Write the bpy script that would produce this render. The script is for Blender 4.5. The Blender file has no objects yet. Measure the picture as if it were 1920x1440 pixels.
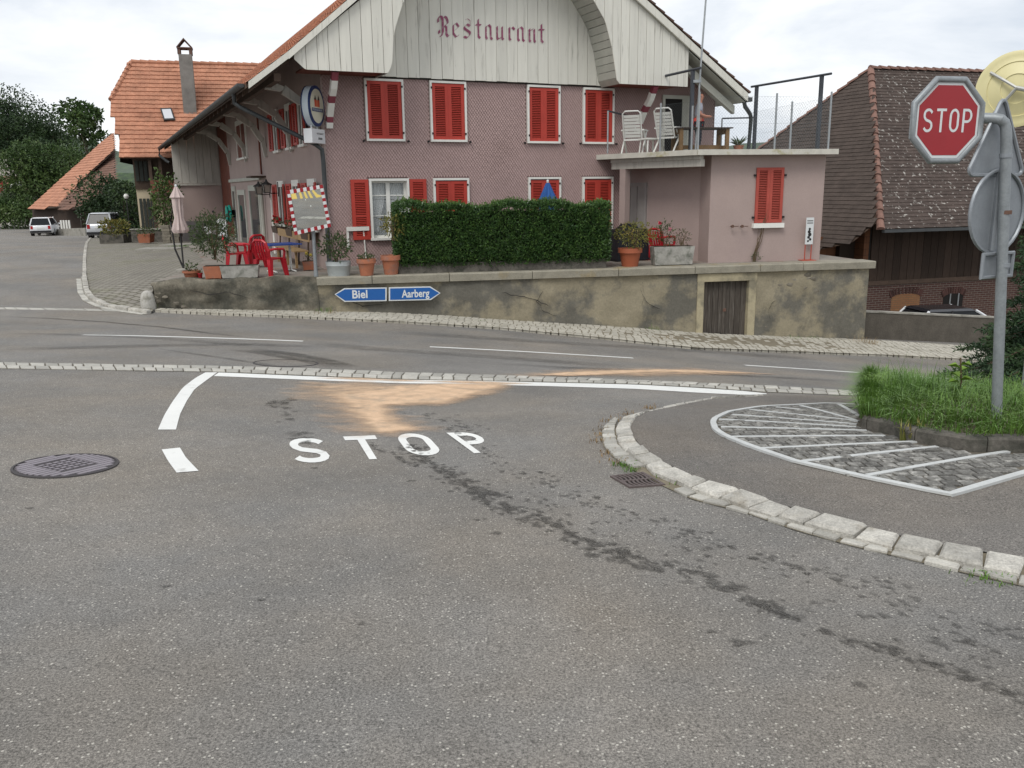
import bpy, bmesh, math, random
import numpy as np
from mathutils import Vector, Matrix
SC = bpy.context.scene
COL = SC.collection
rnd = random.Random(7)
R_ = math.radians

# ------------------------------------------------------------------ camera
FPX, PITCH, ROLL, FAZ, CAMH = 1612.4, R_(12.779), R_(-.7327), R_(65.06), 1.6
_cp, _sp = math.cos(PITCH), math.sin(PITCH)
cD = np.array([0, _cp, -_sp]); _U0 = np.array([0, _sp, _cp]); _R0 = np.array([1., 0, 0])
cR = math.cos(ROLL)*_R0 + math.sin(ROLL)*_U0
cU = -math.sin(ROLL)*_R0 + math.cos(ROLL)*_U0
cC = np.array([0, 0, CAMH])
cam_d = bpy.data.cameras.new('camera'); cam = bpy.data.objects.new('camera', cam_d); COL.objects.link(cam)
cam_d.sensor_fit = 'HORIZONTAL'; cam_d.sensor_width = 36; cam_d.lens = 36*FPX/1920
cam_d.clip_start = .1; cam_d.clip_end = 3000
m = Matrix.Identity(4)
for i in range(3):
    m[i][0] = cR[i]; m[i][1] = cU[i]; m[i][2] = -cD[i]; m[i][3] = cC[i]
cam.matrix_world = m
SC.camera = cam
SC.view_settings.view_transform = 'Standard'; SC.view_settings.look = 'None'
SC.view_settings.exposure = 0.28; SC.view_settings.gamma = 1.0
SC.render.engine = 'CYCLES'

# ------------------------------------------------------------------ overcast sky + soft sun
W = bpy.data.worlds.new('World'); SC.world = W; W.use_nodes = True
SUN_EL, SUN_AZ = 52, 205     # azimuth clockwise from +Y: light comes from behind the camera, to its left
nt = W.node_tree; N = nt.nodes; L = nt.links
bg = N['Background']
sky = N.new('ShaderNodeTexSky'); sky.sky_type = 'NISHITA'; sky.sun_disc = False
sky.sun_elevation = R_(SUN_EL); sky.sun_rotation = R_(SUN_AZ)
tc = N.new('ShaderNodeTexCoord')
mp = N.new('ShaderNodeMapping'); mp.inputs['Scale'].default_value = (1, 1, 3.4)
L.new(tc.outputs['Generated'], mp.inputs['Vector'])
n1 = N.new('ShaderNodeTexNoise'); n1.inputs['Scale'].default_value = 2.3; n1.inputs['Detail'].default_value = 7
n1.inputs['Roughness'].default_value = .55; n1.inputs['Distortion'].default_value = .35
L.new(mp.outputs['Vector'], n1.inputs['Vector'])
rp = N.new('ShaderNodeValToRGB')
rp.color_ramp.elements[0].position = .38; rp.color_ramp.elements[0].color = (6.0, 6.5, 7.2, 1)
rp.color_ramp.elements[1].position = .60; rp.color_ramp.elements[1].color = (9.4, 9.5, 9.6, 1)
L.new(n1.outputs['Fac'], rp.inputs['Fac'])
mx = N.new('ShaderNodeMixRGB'); mx.inputs['Fac'].default_value = .93
L.new(sky.outputs['Color'], mx.inputs['Color1']); L.new(rp.outputs['Color'], mx.inputs['Color2'])
L.new(mx.outputs['Color'], bg.inputs['Color']); bg.inputs['Strength'].default_value = .1
sd = bpy.data.lights.new('sun', 'SUN'); so = bpy.data.objects.new('sun', sd); COL.objects.link(so)
sd.energy = 1.5; sd.angle = R_(24); sd.color = (1, .97, .92)
az, el = R_(SUN_AZ), R_(SUN_EL)
sdir = Vector((math.sin(az)*math.cos(el), math.cos(az)*math.cos(el), math.sin(el)))
so.rotation_euler = sdir.to_track_quat('Z', 'Y').to_euler()

# ------------------------------------------------------------------ pixel rays
def ray(x, y): return (x-960)/FPX*cR - (y-720)/FPX*cU + cD
def at(x, y, Y):
    d = ray(x, y); return cC + d*(Y/d[1])
def onz(x, y, z):
    d = ray(x, y); return cC + d*((z-CAMH)/d[2])
def onplane(x, y, p, n):
    d = ray(x, y); return cC + d*(np.dot(np.asarray(p)-cC, n)/np.dot(d, n))

# ------------------------------------------------------------------ mesh helpers
class MB:
    def __init__(s): s.v = []; s.f = []; s.m = []
    def add(s, vs, fs, mi=0):
        o = len(s.v); s.v += [tuple(float(c) for c in p) for p in vs]
        s.f += [tuple(i+o for i in f) for f in fs]; s.m += [mi]*len(fs); return s
    def box(s, x0, x1, y0, y1, z0, z1, mi=0):
        vs = [(x, y, z) for z in (z0, z1) for y in (y0, y1) for x in (x0, x1)]
        return s.add(vs, [(0,2,3,1),(4,5,7,6),(0,1,5,4),(2,6,7,3),(0,4,6,2),(1,3,7,5)], mi)
    def hexa(s, b, t, mi=0):      # b,t: 4 points each (same winding seen from above: ccw)
        return s.add(list(b)+list(t), [(3,2,1,0),(4,5,6,7),(0,1,5,4),(1,2,6,5),(2,3,7,6),(3,0,4,7)], mi)
    def quad(s, a, b, c, d, mi=0): return s.add([a, b, c, d], [(0,1,2,3)], mi)
    def prism(s, poly, vec, mi=0):   # poly planar 3D points, extruded by vec
        n = len(poly); vec = np.asarray(vec, float)
        vs = [np.asarray(p, float) for p in poly]; vs = vs+[p+vec for p in vs]
        fs = [tuple(range(n-1, -1, -1)), tuple(range(n, 2*n))]+[(i, (i+1) % n, n+(i+1) % n, n+i) for i in range(n)]
        return s.add(vs, fs, mi)
    def tube(s, pts, r, n=8, mi=0, cap=True):
        pts = [np.asarray(p, float) for p in pts]; k = len(pts)
        rs = r if isinstance(r, (list, tuple)) else [r]*k
        o = len(s.v); up = np.array([0.0131, .0212, 1.]); vs = []
        for i in range(k):
            t = pts[min(i+1, k-1)]-pts[max(i-1, 0)]; t = t/(np.linalg.norm(t)+1e-9)
            a = np.cross(t, up)
            if np.linalg.norm(a) < .08: a = np.cross(t, np.array([1., .1, 0]))
            a /= np.linalg.norm(a); b = np.cross(t, a)
            for j in range(n):
                th = 2*math.pi*j/n; vs.append(pts[i]+rs[i]*(math.cos(th)*a+math.sin(th)*b))
        fs = [(i*n+j, i*n+(j+1) % n, (i+1)*n+(j+1) % n, (i+1)*n+j) for i in range(k-1) for j in range(n)]
        if cap: fs += [tuple(range(n-1, -1, -1)), tuple(range((k-1)*n, k*n))]
        return s.add(vs, fs, mi)
    def lathe(s, prof, c=(0, 0, 0), n=20, mi=0, sx=1, sy=1, ax='z', cap=True):
        vs = []
        for r, h in prof:
            for j in range(n):
                th = 2*math.pi*j/n; x, y = r*math.cos(th)*sx, r*math.sin(th)*sy
                if ax == 'z': p = (x, y, h)
                elif ax == 'y': p = (x, h, y)
                else: p = (h, x, y)
                vs.append((p[0]+c[0], p[1]+c[1], p[2]+c[2]))
        k = len(prof)
        fs = [(i*n+j, i*n+(j+1) % n, (i+1)*n+(j+1) % n, (i+1)*n+j) for i in range(k-1) for j in range(n)]
        if cap: fs += [tuple(range(n-1, -1, -1)), tuple(range((k-1)*n, k*n))]
        return s.add(vs, fs, mi)
    def build(s, name, mat, parent=None, smooth=False, kind=None, off=None, fix=True):
        me = bpy.data.meshes.new(name)
        v = s.v
        if off is not None: v = [(p[0]-off[0], p[1]-off[1], p[2]-off[2]) for p in v]
        me.from_pydata(v, [], s.f)
        mats = mat if isinstance(mat, (list, tuple)) else [mat]
        for q in mats: me.materials.append(q)
        if len(mats) > 1: me.polygons.foreach_set('material_index', s.m)
        if fix and len(s.f) < 40000:
            b = bmesh.new(); b.from_mesh(me); bmesh.ops.recalc_face_normals(b, faces=b.faces); b.to_mesh(me); b.free()
        if smooth:
            me.polygons.foreach_set('use_smooth', [True]*len(me.polygons))
            try: me.set_sharp_from_angle(angle=R_(40))
            except Exception: pass
        me.update()
        o = bpy.data.objects.new(name, me); COL.objects.link(o)
        if parent is not None: o.parent = parent
        if off is not None: o.location = off
        if kind: o['kind'] = kind
        return o
def thing(name, label, cat, loc=(0, 0, 0), rz=0, group=None):
    o = bpy.data.objects.new(name, None); COL.objects.link(o)
    o.location = [float(c) for c in loc]; o.rotation_euler = (0, 0, rz); o.empty_display_size = .2
    return tag(o, label, cat, group)
def tag(o, label, cat, group=None):
    o['label'] = label; o['category'] = cat
    if group: o['group'] = group
    return o
def struct(o): o['kind'] = 'structure'; return o
def dup(root, loc=None, rz=None, label=None, group=None):
    def cp(o, par):
        c = o.copy(); COL.objects.link(c)
        if par is not None: c.parent = par
        for ch in [q for q in o.children]: cp(ch, c)
        return c
    r = cp(root, None)
    if loc is not None: r.location = [float(c) for c in loc]
    if rz is not None: r.rotation_euler = (0, 0, rz)
    if label: r['label'] = label
    if group: r['group'] = group
    return r
def xf(mb, f):        # map every vertex
    mb.v = [tuple(float(c) for c in f(p)) for p in mb.v]; return mb

# ------------------------------------------------------------------ materials
MATS = {}
def M(name, col, rough=.8, spec=.3, metal=0, var=.12, vscale=3., fine=.0, fscale=60., bump=0., bscale=40., rand=0., col2=None, c2scale=2., c2thr=(.5, .65), emit=None, sss=0, alpha=None, trans=0, coat=0, stretch=None, c2detail=5, world=True):
    if name in MATS: return MATS[name]
    mt = bpy.data.materials.new(name); mt.use_nodes = True; MATS[name] = mt
    nt = mt.node_tree; n = nt.nodes; l = nt.links; b = n['Principled BSDF']
    b.inputs['Roughness'].default_value = rough; b.inputs['Metallic'].default_value = metal
    b.inputs['Specular IOR Level'].default_value = spec
    if coat: b.inputs['Coat Weight'].default_value = coat; b.inputs['Coat Roughness'].default_value = .08
    if trans: b.inputs['Transmission Weight'].default_value = trans
    if world: g = n.new('ShaderNodeNewGeometry'); src = g.outputs['Position']
    else: g = n.new('ShaderNodeTexCoord'); src = g.outputs['Object']
    if stretch:
        mpn = n.new('ShaderNodeMapping'); mpn.inputs['Scale'].default_value = stretch; l.new(src, mpn.inputs['Vector']); src = mpn.outputs['Vector']
    def noise(sc, det=4, ro=.55):
        t = n.new('ShaderNodeTexNoise'); t.inputs['Scale'].default_value = sc; t.inputs['Detail'].default_value = det; t.inputs['Roughness'].default_value = ro
        l.new(src, t.inputs['Vector']); return t.outputs['Fac']
    rgb = n.new('ShaderNodeRGB'); rgb.outputs[0].default_value = (*col, 1); cur = rgb.outputs[0]
    if col2 is not None:
        r = n.new('ShaderNodeMapRange'); r.inputs['From Min'].default_value = c2thr[0]; r.inputs['From Max'].default_value = c2thr[1]
        l.new(noise(c2scale, c2detail, .62), r.inputs['Value'])
        x = n.new('ShaderNodeMixRGB'); x.inputs['Color2'].default_value = (*col2, 1); l.new(r.outputs[0], x.inputs['Fac']); l.new(cur, x.inputs['Color1']); cur = x.outputs[0]
    def scale_by(f, lo, hi, cur):
        r = n.new('ShaderNodeMapRange'); r.inputs['From Min'].default_value = .25; r.inputs['From Max'].default_value = .75
        r.inputs['To Min'].default_value = lo; r.inputs['To Max'].default_value = hi; l.new(f, r.inputs['Value'])
        v = n.new('ShaderNodeVectorMath'); v.operation = 'SCALE'; l.new(cur, v.inputs[0]); l.new(r.outputs[0], v.inputs['Scale']); return v.outputs[0]
    if var: cur = scale_by(noise(vscale, 6, .6), 1-var, 1+var, cur)
    if fine: cur = scale_by(noise(fscale, 3, .7), 1-fine, 1+fine, cur)
    if rand:
        oi = n.new('ShaderNodeObjectInfo')
        r = n.new('ShaderNodeMapRange'); r.inputs['To Min'].default_value = 1-rand; r.inputs['To Max'].default_value = 1+rand; l.new(oi.outputs['Random'], r.inputs['Value'])
        v = n.new('ShaderNodeVectorMath'); v.operation = 'SCALE'; l.new(cur, v.inputs[0]); l.new(r.outputs[0], v.inputs['Scale']); cur = v.outputs[0]
    l.new(cur, b.inputs['Base Color'])
    if bump:
        bp = n.new('ShaderNodeBump'); bp.inputs['Strength'].default_value = bump; bp.inputs['Distance'].default_value = .02
        l.new(noise(bscale, 6, .65), bp.inputs['Height']); l.new(bp.outputs[0], b.inputs['Normal'])
    if emit: b.inputs['Emission Color'].default_value = (*emit[0], 1); b.inputs['Emission Strength'].default_value = emit[1]
    if alpha is not None: b.inputs['Alpha'].default_value = alpha
    mt['_cur'] = 0
    return mt
def nodes_of(mt): return mt.node_tree.nodes, mt.node_tree.links, mt.node_tree.nodes['Principled BSDF']

# ------------------------------------------------------------------ ground height: thin plate through measured spots
GC = []
def gcp(px, py, Y): GC.append(tuple(at(px, py, Y)))
GC += [(0, 0, 0), (-1.5, 2.2, -.03), (1.5, 2.2, -.05), (0, 3.3, -.07), (-4, 2, .0), (4, 1.5, -.06), (0, -6, .25), (-8, 3, .05), (8, 2, -.25), (-8, -6, .3), (8, -6, .15)]
for q in ((1880,1050,3.78), (1915,855,5.4), (1720,838,5.75), (1160,830,6.0), (1195,905,5.0), (122,873,5.4), (585,866,5.8), (875,830,6.4),
          (405,703,9.8), (800,714,9.8), (1440,738,9.9), (0,686,10.0),
          (155,628,14.6), (568,640,14.6), (806,650,14.75), (1187,672,15.0), (1397,685,15.2), (1795,712,15.7),
          (290,583,20.0), (600,588,20.42), (760,593,20.65), (1000,609,21.15), (1160,618,21.5), (1316,630,21.9), (1607,641,22.7),
          (0,578,19.4), (170,555,21.0), (163,470,36), (190,447,57), (82,440,78), (0,425,105)): gcp(*q)
GC += [(14, 24.5, -3.0), (22, 27, -3.5), (14, 15, -2.5), (24, 10, -2.6), (40, 40, -4.2), (40, 0, -1.5), (-40, 0, .3), (-30, 18, -.6), (-60, 40, -.8), (0, -40, 1), (10, 60, -3), (60, 120, -5), (-110, 150, -2.4), (-70, 105, -2.2)]
GC = np.array(GC)
_mx, _my = GC[:, 0].mean(), GC[:, 1].mean()
def _phi(r2): return np.where(r2 > 1e-12, .5*r2*np.log(np.maximum(r2, 1e-12)), 0.)
_n = len(GC); _K = _phi((GC[:, None, 0]-GC[None, :, 0])**2+(GC[:, None, 1]-GC[None, :, 1])**2)+np.eye(_n)*.6
_Pm = np.c_[np.ones(_n), GC[:, 0], GC[:, 1]]
_A = np.block([[_K, _Pm], [_Pm.T, np.zeros((3, 3))]])
_w = np.linalg.solve(_A, np.r_[GC[:, 2], 0, 0, 0])
def gzv(x, y):
    x = np.asarray(x, float); y = np.asarray(y, float); out = _w[_n]+_w[_n+1]*x+_w[_n+2]*y
    for i in range(_n): out = out+_w[i]*_phi((x-GC[i, 0])**2+(y-GC[i, 1])**2)
    return out
_gs, _gx0, _gy0, _gnx, _gny = .1, -16., -3., 341, 321
_gg = gzv(*[q.ravel() for q in np.meshgrid(_gx0+_gs*np.arange(_gnx), _gy0+_gs*np.arange(_gny))]).reshape(_gny, _gnx).tolist()
def gz(x, y):
    a, c = (x-_gx0)/_gs, (y-_gy0)/_gs; i, j = int(a), int(c)
    if a < 0 or c < 0 or i >= _gnx-1 or j >= _gny-1: return float(gzv(np.array([x]), np.array([y]))[0])
    a -= i; c -= j; r0, r1 = _gg[j], _gg[j+1]
    return (r0[i]*(1-a)+r0[i+1]*a)*(1-c)+(r1[i]*(1-a)+r1[i+1]*a)*c
def G(px, py, dz=0., lift=0.):
    """pixel -> point on the ground surface (raised by lift)"""
    d = ray(px, py); lo, hi = .5, 400.
    ts = np.geomspace(.8, 400, 160); p = cC[None]+d[None]*ts[:, None]
    below = p[:, 2] < gzv(p[:, 0], p[:, 1])+lift
    i = int(np.argmax(below)) if below.any() else len(ts)-1
    lo, hi = ts[max(i-1, 0)], ts[i]
    for _ in range(22):
        mid = (lo+hi)/2; q = cC+d*mid
        if q[2] < gz(q[0], q[1])+lift: hi = mid
        else: lo = mid
    q = cC+d*hi; q[2] = gz(q[0], q[1])+lift+dz
    return q
def onG(x, y, dz=0.): return (x, y, gz(x, y)+dz)
def resample(poly, n):
    p = np.asarray(poly, float); d = np.r_[0, np.cumsum(np.linalg.norm(np.diff(p[:, :2], axis=0), axis=1))]
    t = np.linspace(0, d[-1], n); return np.c_[[np.interp(t, d, p[:, k]) for k in range(p.shape[1])]].T
def plen(poly): p = np.asarray(poly, float); return float(np.linalg.norm(np.diff(p[:, :2], axis=0), axis=1).sum())
# ================================================================== GROUND, ROADS, MARKINGS
def asphalt(name, base, k=1.0, speck=1.0, alpha_attr=False, anoise=None):
    mt = bpy.data.materials.new(name); mt.use_nodes = True; MATS[name] = mt
    n, l, b = nodes_of(mt); b.inputs['Roughness'].default_value = .85; b.inputs['Specular IOR Level'].default_value = .35
    g = n.new('ShaderNodeNewGeometry'); src = g.outputs['Position']
    def noise(sc, det=3, ro=.6):
        t = n.new('ShaderNodeTexNoise'); t.inputs['Scale'].default_value = sc; t.inputs['Detail'].default_value = det; t.inputs['Roughness'].default_value = ro; l.new(src, t.inputs['Vector']); return t.outputs['Fac']
    def mr(v, a, b_, c, d):
        r = n.new('ShaderNodeMapRange'); r.inputs[1].default_value = a; r.inputs[2].default_value = b_; r.inputs[3].default_value = c; r.inputs[4].default_value = d; l.new(v, r.inputs[0]); return r.outputs[0]
    def mul(a, c):
        v = n.new('ShaderNodeVectorMath'); v.operation = 'SCALE'; l.new(a, v.inputs[0]); l.new(c, v.inputs['Scale']); return v.outputs[0]
    c = n.new('ShaderNodeRGB'); c.outputs[0].default_value = (*[q*k for q in base], 1); cur = c.outputs[0]
    w = n.new('ShaderNodeMixRGB'); w.inputs[2].default_value = (base[0]*k*1.16, base[1]*k*1.08, base[2]*k*.98, 1); l.new(mr(noise(.45, 4), .4, .65, 0, 1), w.inputs[0]); l.new(cur, w.inputs[1]); cur = w.outputs[0]
    cur = mul(cur, mr(noise(.6, 6), .3, .7, .80, 1.16)); cur = mul(cur, mr(noise(9, 4), .3, .7, .93, 1.07))
    cur = mul(cur, mr(noise(115, 3, .75), .32, .68, .38, 1.6)); cur = mul(cur, mr(noise(330, 1, .5), .3, .7, .65, 1.35))
    vo = n.new('ShaderNodeTexVoronoi'); vo.inputs['Scale'].default_value = 82; l.new(src, vo.inputs['Vector'])
    sx = n.new('ShaderNodeSeparateColor'); l.new(vo.outputs['Color'], sx.inputs[0])
    a1 = mr(sx.outputs[0], .90, .94, 0, 1); a2 = mr(vo.outputs['Distance'], .30, .42, 1, 0)
    mm = n.new('ShaderNodeMath'); mm.operation = 'MULTIPLY'; l.new(a1, mm.inputs[0]); l.new(a2, mm.inputs[1])
    m3 = n.new('ShaderNodeMath'); m3.operation = 'MULTIPLY'; l.new(mm.outputs[0], m3.inputs[0]); m3.inputs[1].default_value = .62*speck
    x = n.new('ShaderNodeMixRGB'); x.inputs[2].default_value = (.62*k, .59*k, .52*k, 1); l.new(m3.outputs[0], x.inputs[0]); l.new(cur, x.inputs[1]); cur = x.outputs[0]
    l.new(cur, b.inputs['Base Color'])
    bp = n.new('ShaderNodeBump'); bp.inputs['Strength'].default_value = .55; bp.inputs['Distance'].default_value = .006; l.new(noise(150, 3, .7), bp.inputs['Height']); l.new(bp.outputs[0], b.inputs['Normal'])
    if alpha_attr:
        at_ = n.new('ShaderNodeAttribute'); at_.attribute_name = 'a'
        f = at_.outputs['Fac']
        if anoise:
            m4 = n.new('ShaderNodeMath'); m4.operation = 'MULTIPLY'; l.new(f, m4.inputs[0]); l.new(mr(noise(anoise, 5, .65), .3, .6, .25, 1), m4.inputs[1]); f = m4.outputs[0]
        l.new(f, b.inputs['Alpha'])
    return mt
ASPH = (.178, .170, .158)
m_asph = asphalt('asphalt', ASPH)
m_asph2 = asphalt('asphalt_island', (.150, .139, .126), 1.0, .5)
m_stain = asphalt('asphalt_stained', ASPH, .60, .5, True, 24)
m_tyre = asphalt('asphalt_tyre_rubbed', ASPH, .52, .2, True, 4)
m_sand = M('absorbent_sand', (.62, .435, .29), rough=1, spec=.1, var=.2, vscale=6, fine=.16, fscale=120, col2=(.44, .33, .235), c2scale=4, c2thr=(.5, .66), bump=.2, bscale=160)
n, l, b = nodes_of(m_sand)
_a = n.new('ShaderNodeAttribute'); _a.attribute_name = 'a'
_g = n.new('ShaderNodeNewGeometry'); _mp = n.new('ShaderNodeMapping'); _mp.inputs['Rotation'].default_value = (0, 0, -.25); _mp.inputs['Scale'].default_value = (2.6, 5.5, 4); l.new(_g.outputs['Position'], _mp.inputs['Vector'])
_t = n.new('ShaderNodeTexNoise'); _t.inputs['Scale'].default_value = 1; _t.inputs['Detail'].default_value = 7; _t.inputs['Roughness'].default_value = .7; l.new(_mp.outputs[0], _t.inputs['Vector'])
_m = n.new('ShaderNodeMath'); _m.operation = 'MULTIPLY_ADD'; l.new(_t.outputs['Fac'], _m.inputs[0]); _m.inputs[1].default_value = 1.5; _m.inputs[2].default_value = -.88
_m2 = n.new('ShaderNodeMath'); _m2.operation = 'MULTIPLY_ADD'; l.new(_a.outputs['Fac'], _m2.inputs[0]); _m2.inputs[1].default_value = 1.5; l.new(_m.outputs[0], _m2.inputs[2]); _m2.use_clamp = True
_m3 = n.new('ShaderNodeMath'); _m3.operation = 'MULTIPLY'; l.new(_m2.outputs[0], _m3.inputs[0]); _m3.inputs[1].default_value = .96
l.new(_m3.outputs[0], b.inputs['Alpha'])
m_paint = M('road_paint', (.74, .74, .71), rough=.6, var=.06, vscale=2, fine=.06, fscale=90, col2=(.50, .49, .46), c2scale=7, c2thr=(.60, .74), bump=.15, bscale=140)
m_gran = M('granite', (.45, .43, .385), rough=.85, var=.25, vscale=11, fine=.3, fscale=75, rand=.16, bump=1., bscale=28, col2=(.33, .30, .25), c2scale=5, c2thr=(.55, .7))
m_sett = M('granite_sett', (.40, .385, .345), rough=.85, var=.18, vscale=8, fine=.2, fscale=90, rand=.2, bump=.4, bscale=60)
m_settd = M('dark_sett', (.145, .14, .128), rough=.85, var=.3, vscale=14, fine=.35, fscale=90, rand=.3, bump=.6, bscale=70, col2=(.33, .32, .295), c2scale=18, c2thr=(.46, .66))
m_joint = M('sandy_joint', (.13, .115, .09), rough=1, var=.25, vscale=12, fine=.2)
m_jointp = M('pale_mortar_joint', (.185, .16, .115), rough=1, var=.2, vscale=9, fine=.25, fscale=70, bump=.3, bscale=50)
m_conc = M('weathered_concrete', (.30, .285, .25), rough=.9, var=.22, vscale=2.5, fine=.12, fscale=40, col2=(.14, .13, .105), c2scale=2.2, c2thr=(.52, .72), bump=.3, bscale=30)
m_cdark = M('dark_old_concrete', (.115, .105, .09), rough=.95, var=.3, vscale=5, fine=.2, fscale=40, bump=.4, bscale=30, col2=(.05, .05, .04), c2scale=4)

def axis(lo, d0, d1, hi, step, g=1.16):
    c = list(np.arange(d0, d1+1e-6, step)); a = d0; s = step
    lowv = []
    while a > lo: s *= g; a -= s; lowv.append(a)
    a = d1; s = step; hv = []
    while a < hi: s *= g; a += s; hv.append(a)
    return np.array(lowv[::-1]+c+hv)
xs = axis(-300, -14, 14, 300, .25); ys = axis(-60, -2, 26, 400, .25)
X, Y = np.meshgrid(xs, ys); Z = gzv(X.ravel(), Y.ravel())
nx, ny = len(xs), len(ys)
g = MB(); g.v = list(zip(X.ravel().tolist(), Y.ravel().tolist(), Z.tolist()))
g.f = [(j*nx+i, j*nx+i+1, (j+1)*nx+i+1, (j+1)*nx+i) for j in range(ny-1) for i in range(nx-1)]; g.m = [0]*len(g.f)
struct(g.build('road', m_asph, smooth=True, fix=False))

def ground_poly(name, rows, mat, dz):
    """rows: two world polylines of equal count (left/right edges) -> draped ribbon"""
    a, b_ = rows; mb = MB()
    for p, q in zip(a, b_):
        for t in (0, .5, 1):
            x = p[0]*(1-t)+q[0]*t; y = p[1]*(1-t)+q[1]*t; mb.v.append((x, y, gz(x, y)+dz))
    for i in range(len(a)-1):
        for k in range(2): mb.f.append((i*3+k, i*3+k+1, i*3+k+4, i*3+k+3)); mb.m.append(0)
    return struct(mb.build(name, mat, fix=False))
def pxline(pts, lift=0.): return np.array([G(x, y, lift=lift) for x, y in pts])
def band(name, top, bot, mat, dz=.004, n=24):
    return ground_poly(name, (resample(pxline(top), n), resample(pxline(bot), n)), mat, dz)
# stop line and other paint
band('stop_line', [(410,699),(440,700),(740,712.5),(1040,718.2),(1200,722),(1320,728.6),(1400,734),(1437,738.4)], [(401,705.7),(440,707),(740,718.9),(1040,724.9),(1200,730),(1320,737.5),(1400,741),(1438,739.6)], m_paint, n=40)
band('guide_line', [(296.2,806.2),(307.5,780),(322.5,755),(342.5,727.5),(365,710),(385,698.7)], [(330,806.2),(337.5,777.5),(350,752.5),(365,730),(385,715),(407.5,698.7)], m_paint, n=16)
band('guide_line', [(303.2,843.7),(315,865),(331.2,887)], [(337.5,840),(348.7,858.7),(372.5,883.7)], m_paint, n=8)
def dashline(p0, p1, w):
    a, b_ = G(*p0), G(*p1); d = (b_-a)[:2]; d /= np.linalg.norm(d); nn = np.array([-d[1], d[0]])*w/2
    t = np.linspace(0, 1, 14)[:, None]; c = a[None, :2]*(1-t)+b_[None, :2]*t
    return ground_poly('centre_line_dash', (c+nn, c-nn), m_paint, .004)
dashline((155,628.2), (568,640), .15); dashline((806,650.5), (1187,671.6), .15); dashline((1397,685), (1800,712.3), .15)
# --- letters
def arc(cx, cy, rx, ry, a0, a1, n=10): return [(cx+rx*math.cos(R_(a0+(a1-a0)*i/n)), cy+ry*math.sin(R_(a0+(a1-a0)*i/n))) for i in range(n+1)]
def stroke(path, tx, ty=None, closed=False):
    """2D pen path -> list of quads, tx/ty = stroke thickness for steep/flat strokes"""
    ty = ty or tx; p = [np.array(q, float) for q in path]; k = len(p); Lp, Rp = [], []
    for i in range(k):
        if closed: a, c = p[(i-1) % k], p[(i+1) % k]
        else: a, c = p[max(i-1, 0)], p[min(i+1, k-1)]
        t = c-a; t /= np.linalg.norm(t)+1e-9; nn = np.array([-t[1], t[0]])
        o = np.array([nn[0]*tx/2, nn[1]*ty/2]); Lp.append(p[i]+o); Rp.append(p[i]-o)
    r = range(k if closed else k-1)
    return [(Lp[i], Lp[(i+1) % k], Rp[(i+1) % k], Rp[i]) for i in r]
def glyph(ch, t=.2, s=.14):
    h, q = t/2, s/2
    if ch == 'S':
        return stroke(arc(.5, .74, .5-h, .26-q, 20, 180, 8)+[(h, .70)]+[(h+.03, .62), (.3, .52), (.7, .45), (1-h-.03, .37)]+arc(.5, .26, .5-h, .26-q, 0, -160, 8), t, s)
    if ch == 'T': return [((0, 1), (1, 1), (1, 1-s), (0, 1-s)), ((.5-h, 1-s), (.5+h, 1-s), (.5+h, 0), (.5-h, 0))]
    if ch == 'O': return stroke(arc(.5, .68, .5-h, .32-q, 0, 180, 10)+arc(.5, .32, .5-h, .32-q, 180, 360, 10), t, s, True)
    if ch == 'P': return [((0, 1), (t, 1), (t, 0), (0, 0))]+stroke([(t*.8, 1-q), (.45, 1-q)]+arc(.5, .70, .5-h, .30-q, 90, -90, 10)+[(t*.8, .40+q)], t, s)
def lc(x, y): return (440+x/3.2, 660+y/3.2)
for ch, qd in (('S', ((322,519),(540,519),(582,665),(348,666))), ('T', ((650,510),(842,502),(927,641),(735,650))), ('O', ((955,492),(1145,490),(1262,618),(1056,626))), ('P', ((1270,487),(1440,482),(1602,597),(1437,610)))):
    C4 = [G(*lc(*q))[:2] for q in qd]
    mb = MB()
    for fc in glyph(ch, .24, .17):
        # subdivide so that the letter drapes
        qq = [np.array(f_) for f_ in fc]; idx = []
        for i in range(4):
            for j in range(2):
                u = qq[0]*(1-i/3)+qq[1]*(i/3); w = qq[3]*(1-i/3)+qq[2]*(i/3); s_ = u*(1-j)+w*j
                p = (C4[3]*(1-s_[0])+C4[2]*s_[0])*(1-s_[1])+(C4[0]*(1-s_[0])+C4[1]*s_[0])*s_[1]
                idx.append((p[0], p[1], gz(p[0], p[1])+.004))
        mb.add(idx, [(i*2, i*2+1, i*2+3, i*2+2) for i in range(3)])
    bm = bmesh.new(); o = mb.build('road_letter_'+ch.lower(), m_paint, fix=False); bm.from_mesh(o.data); bmesh.ops.remove_doubles(bm, verts=bm.verts, dist=.0008); bm.to_mesh(o.data); bm.free(); struct(o)

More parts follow.
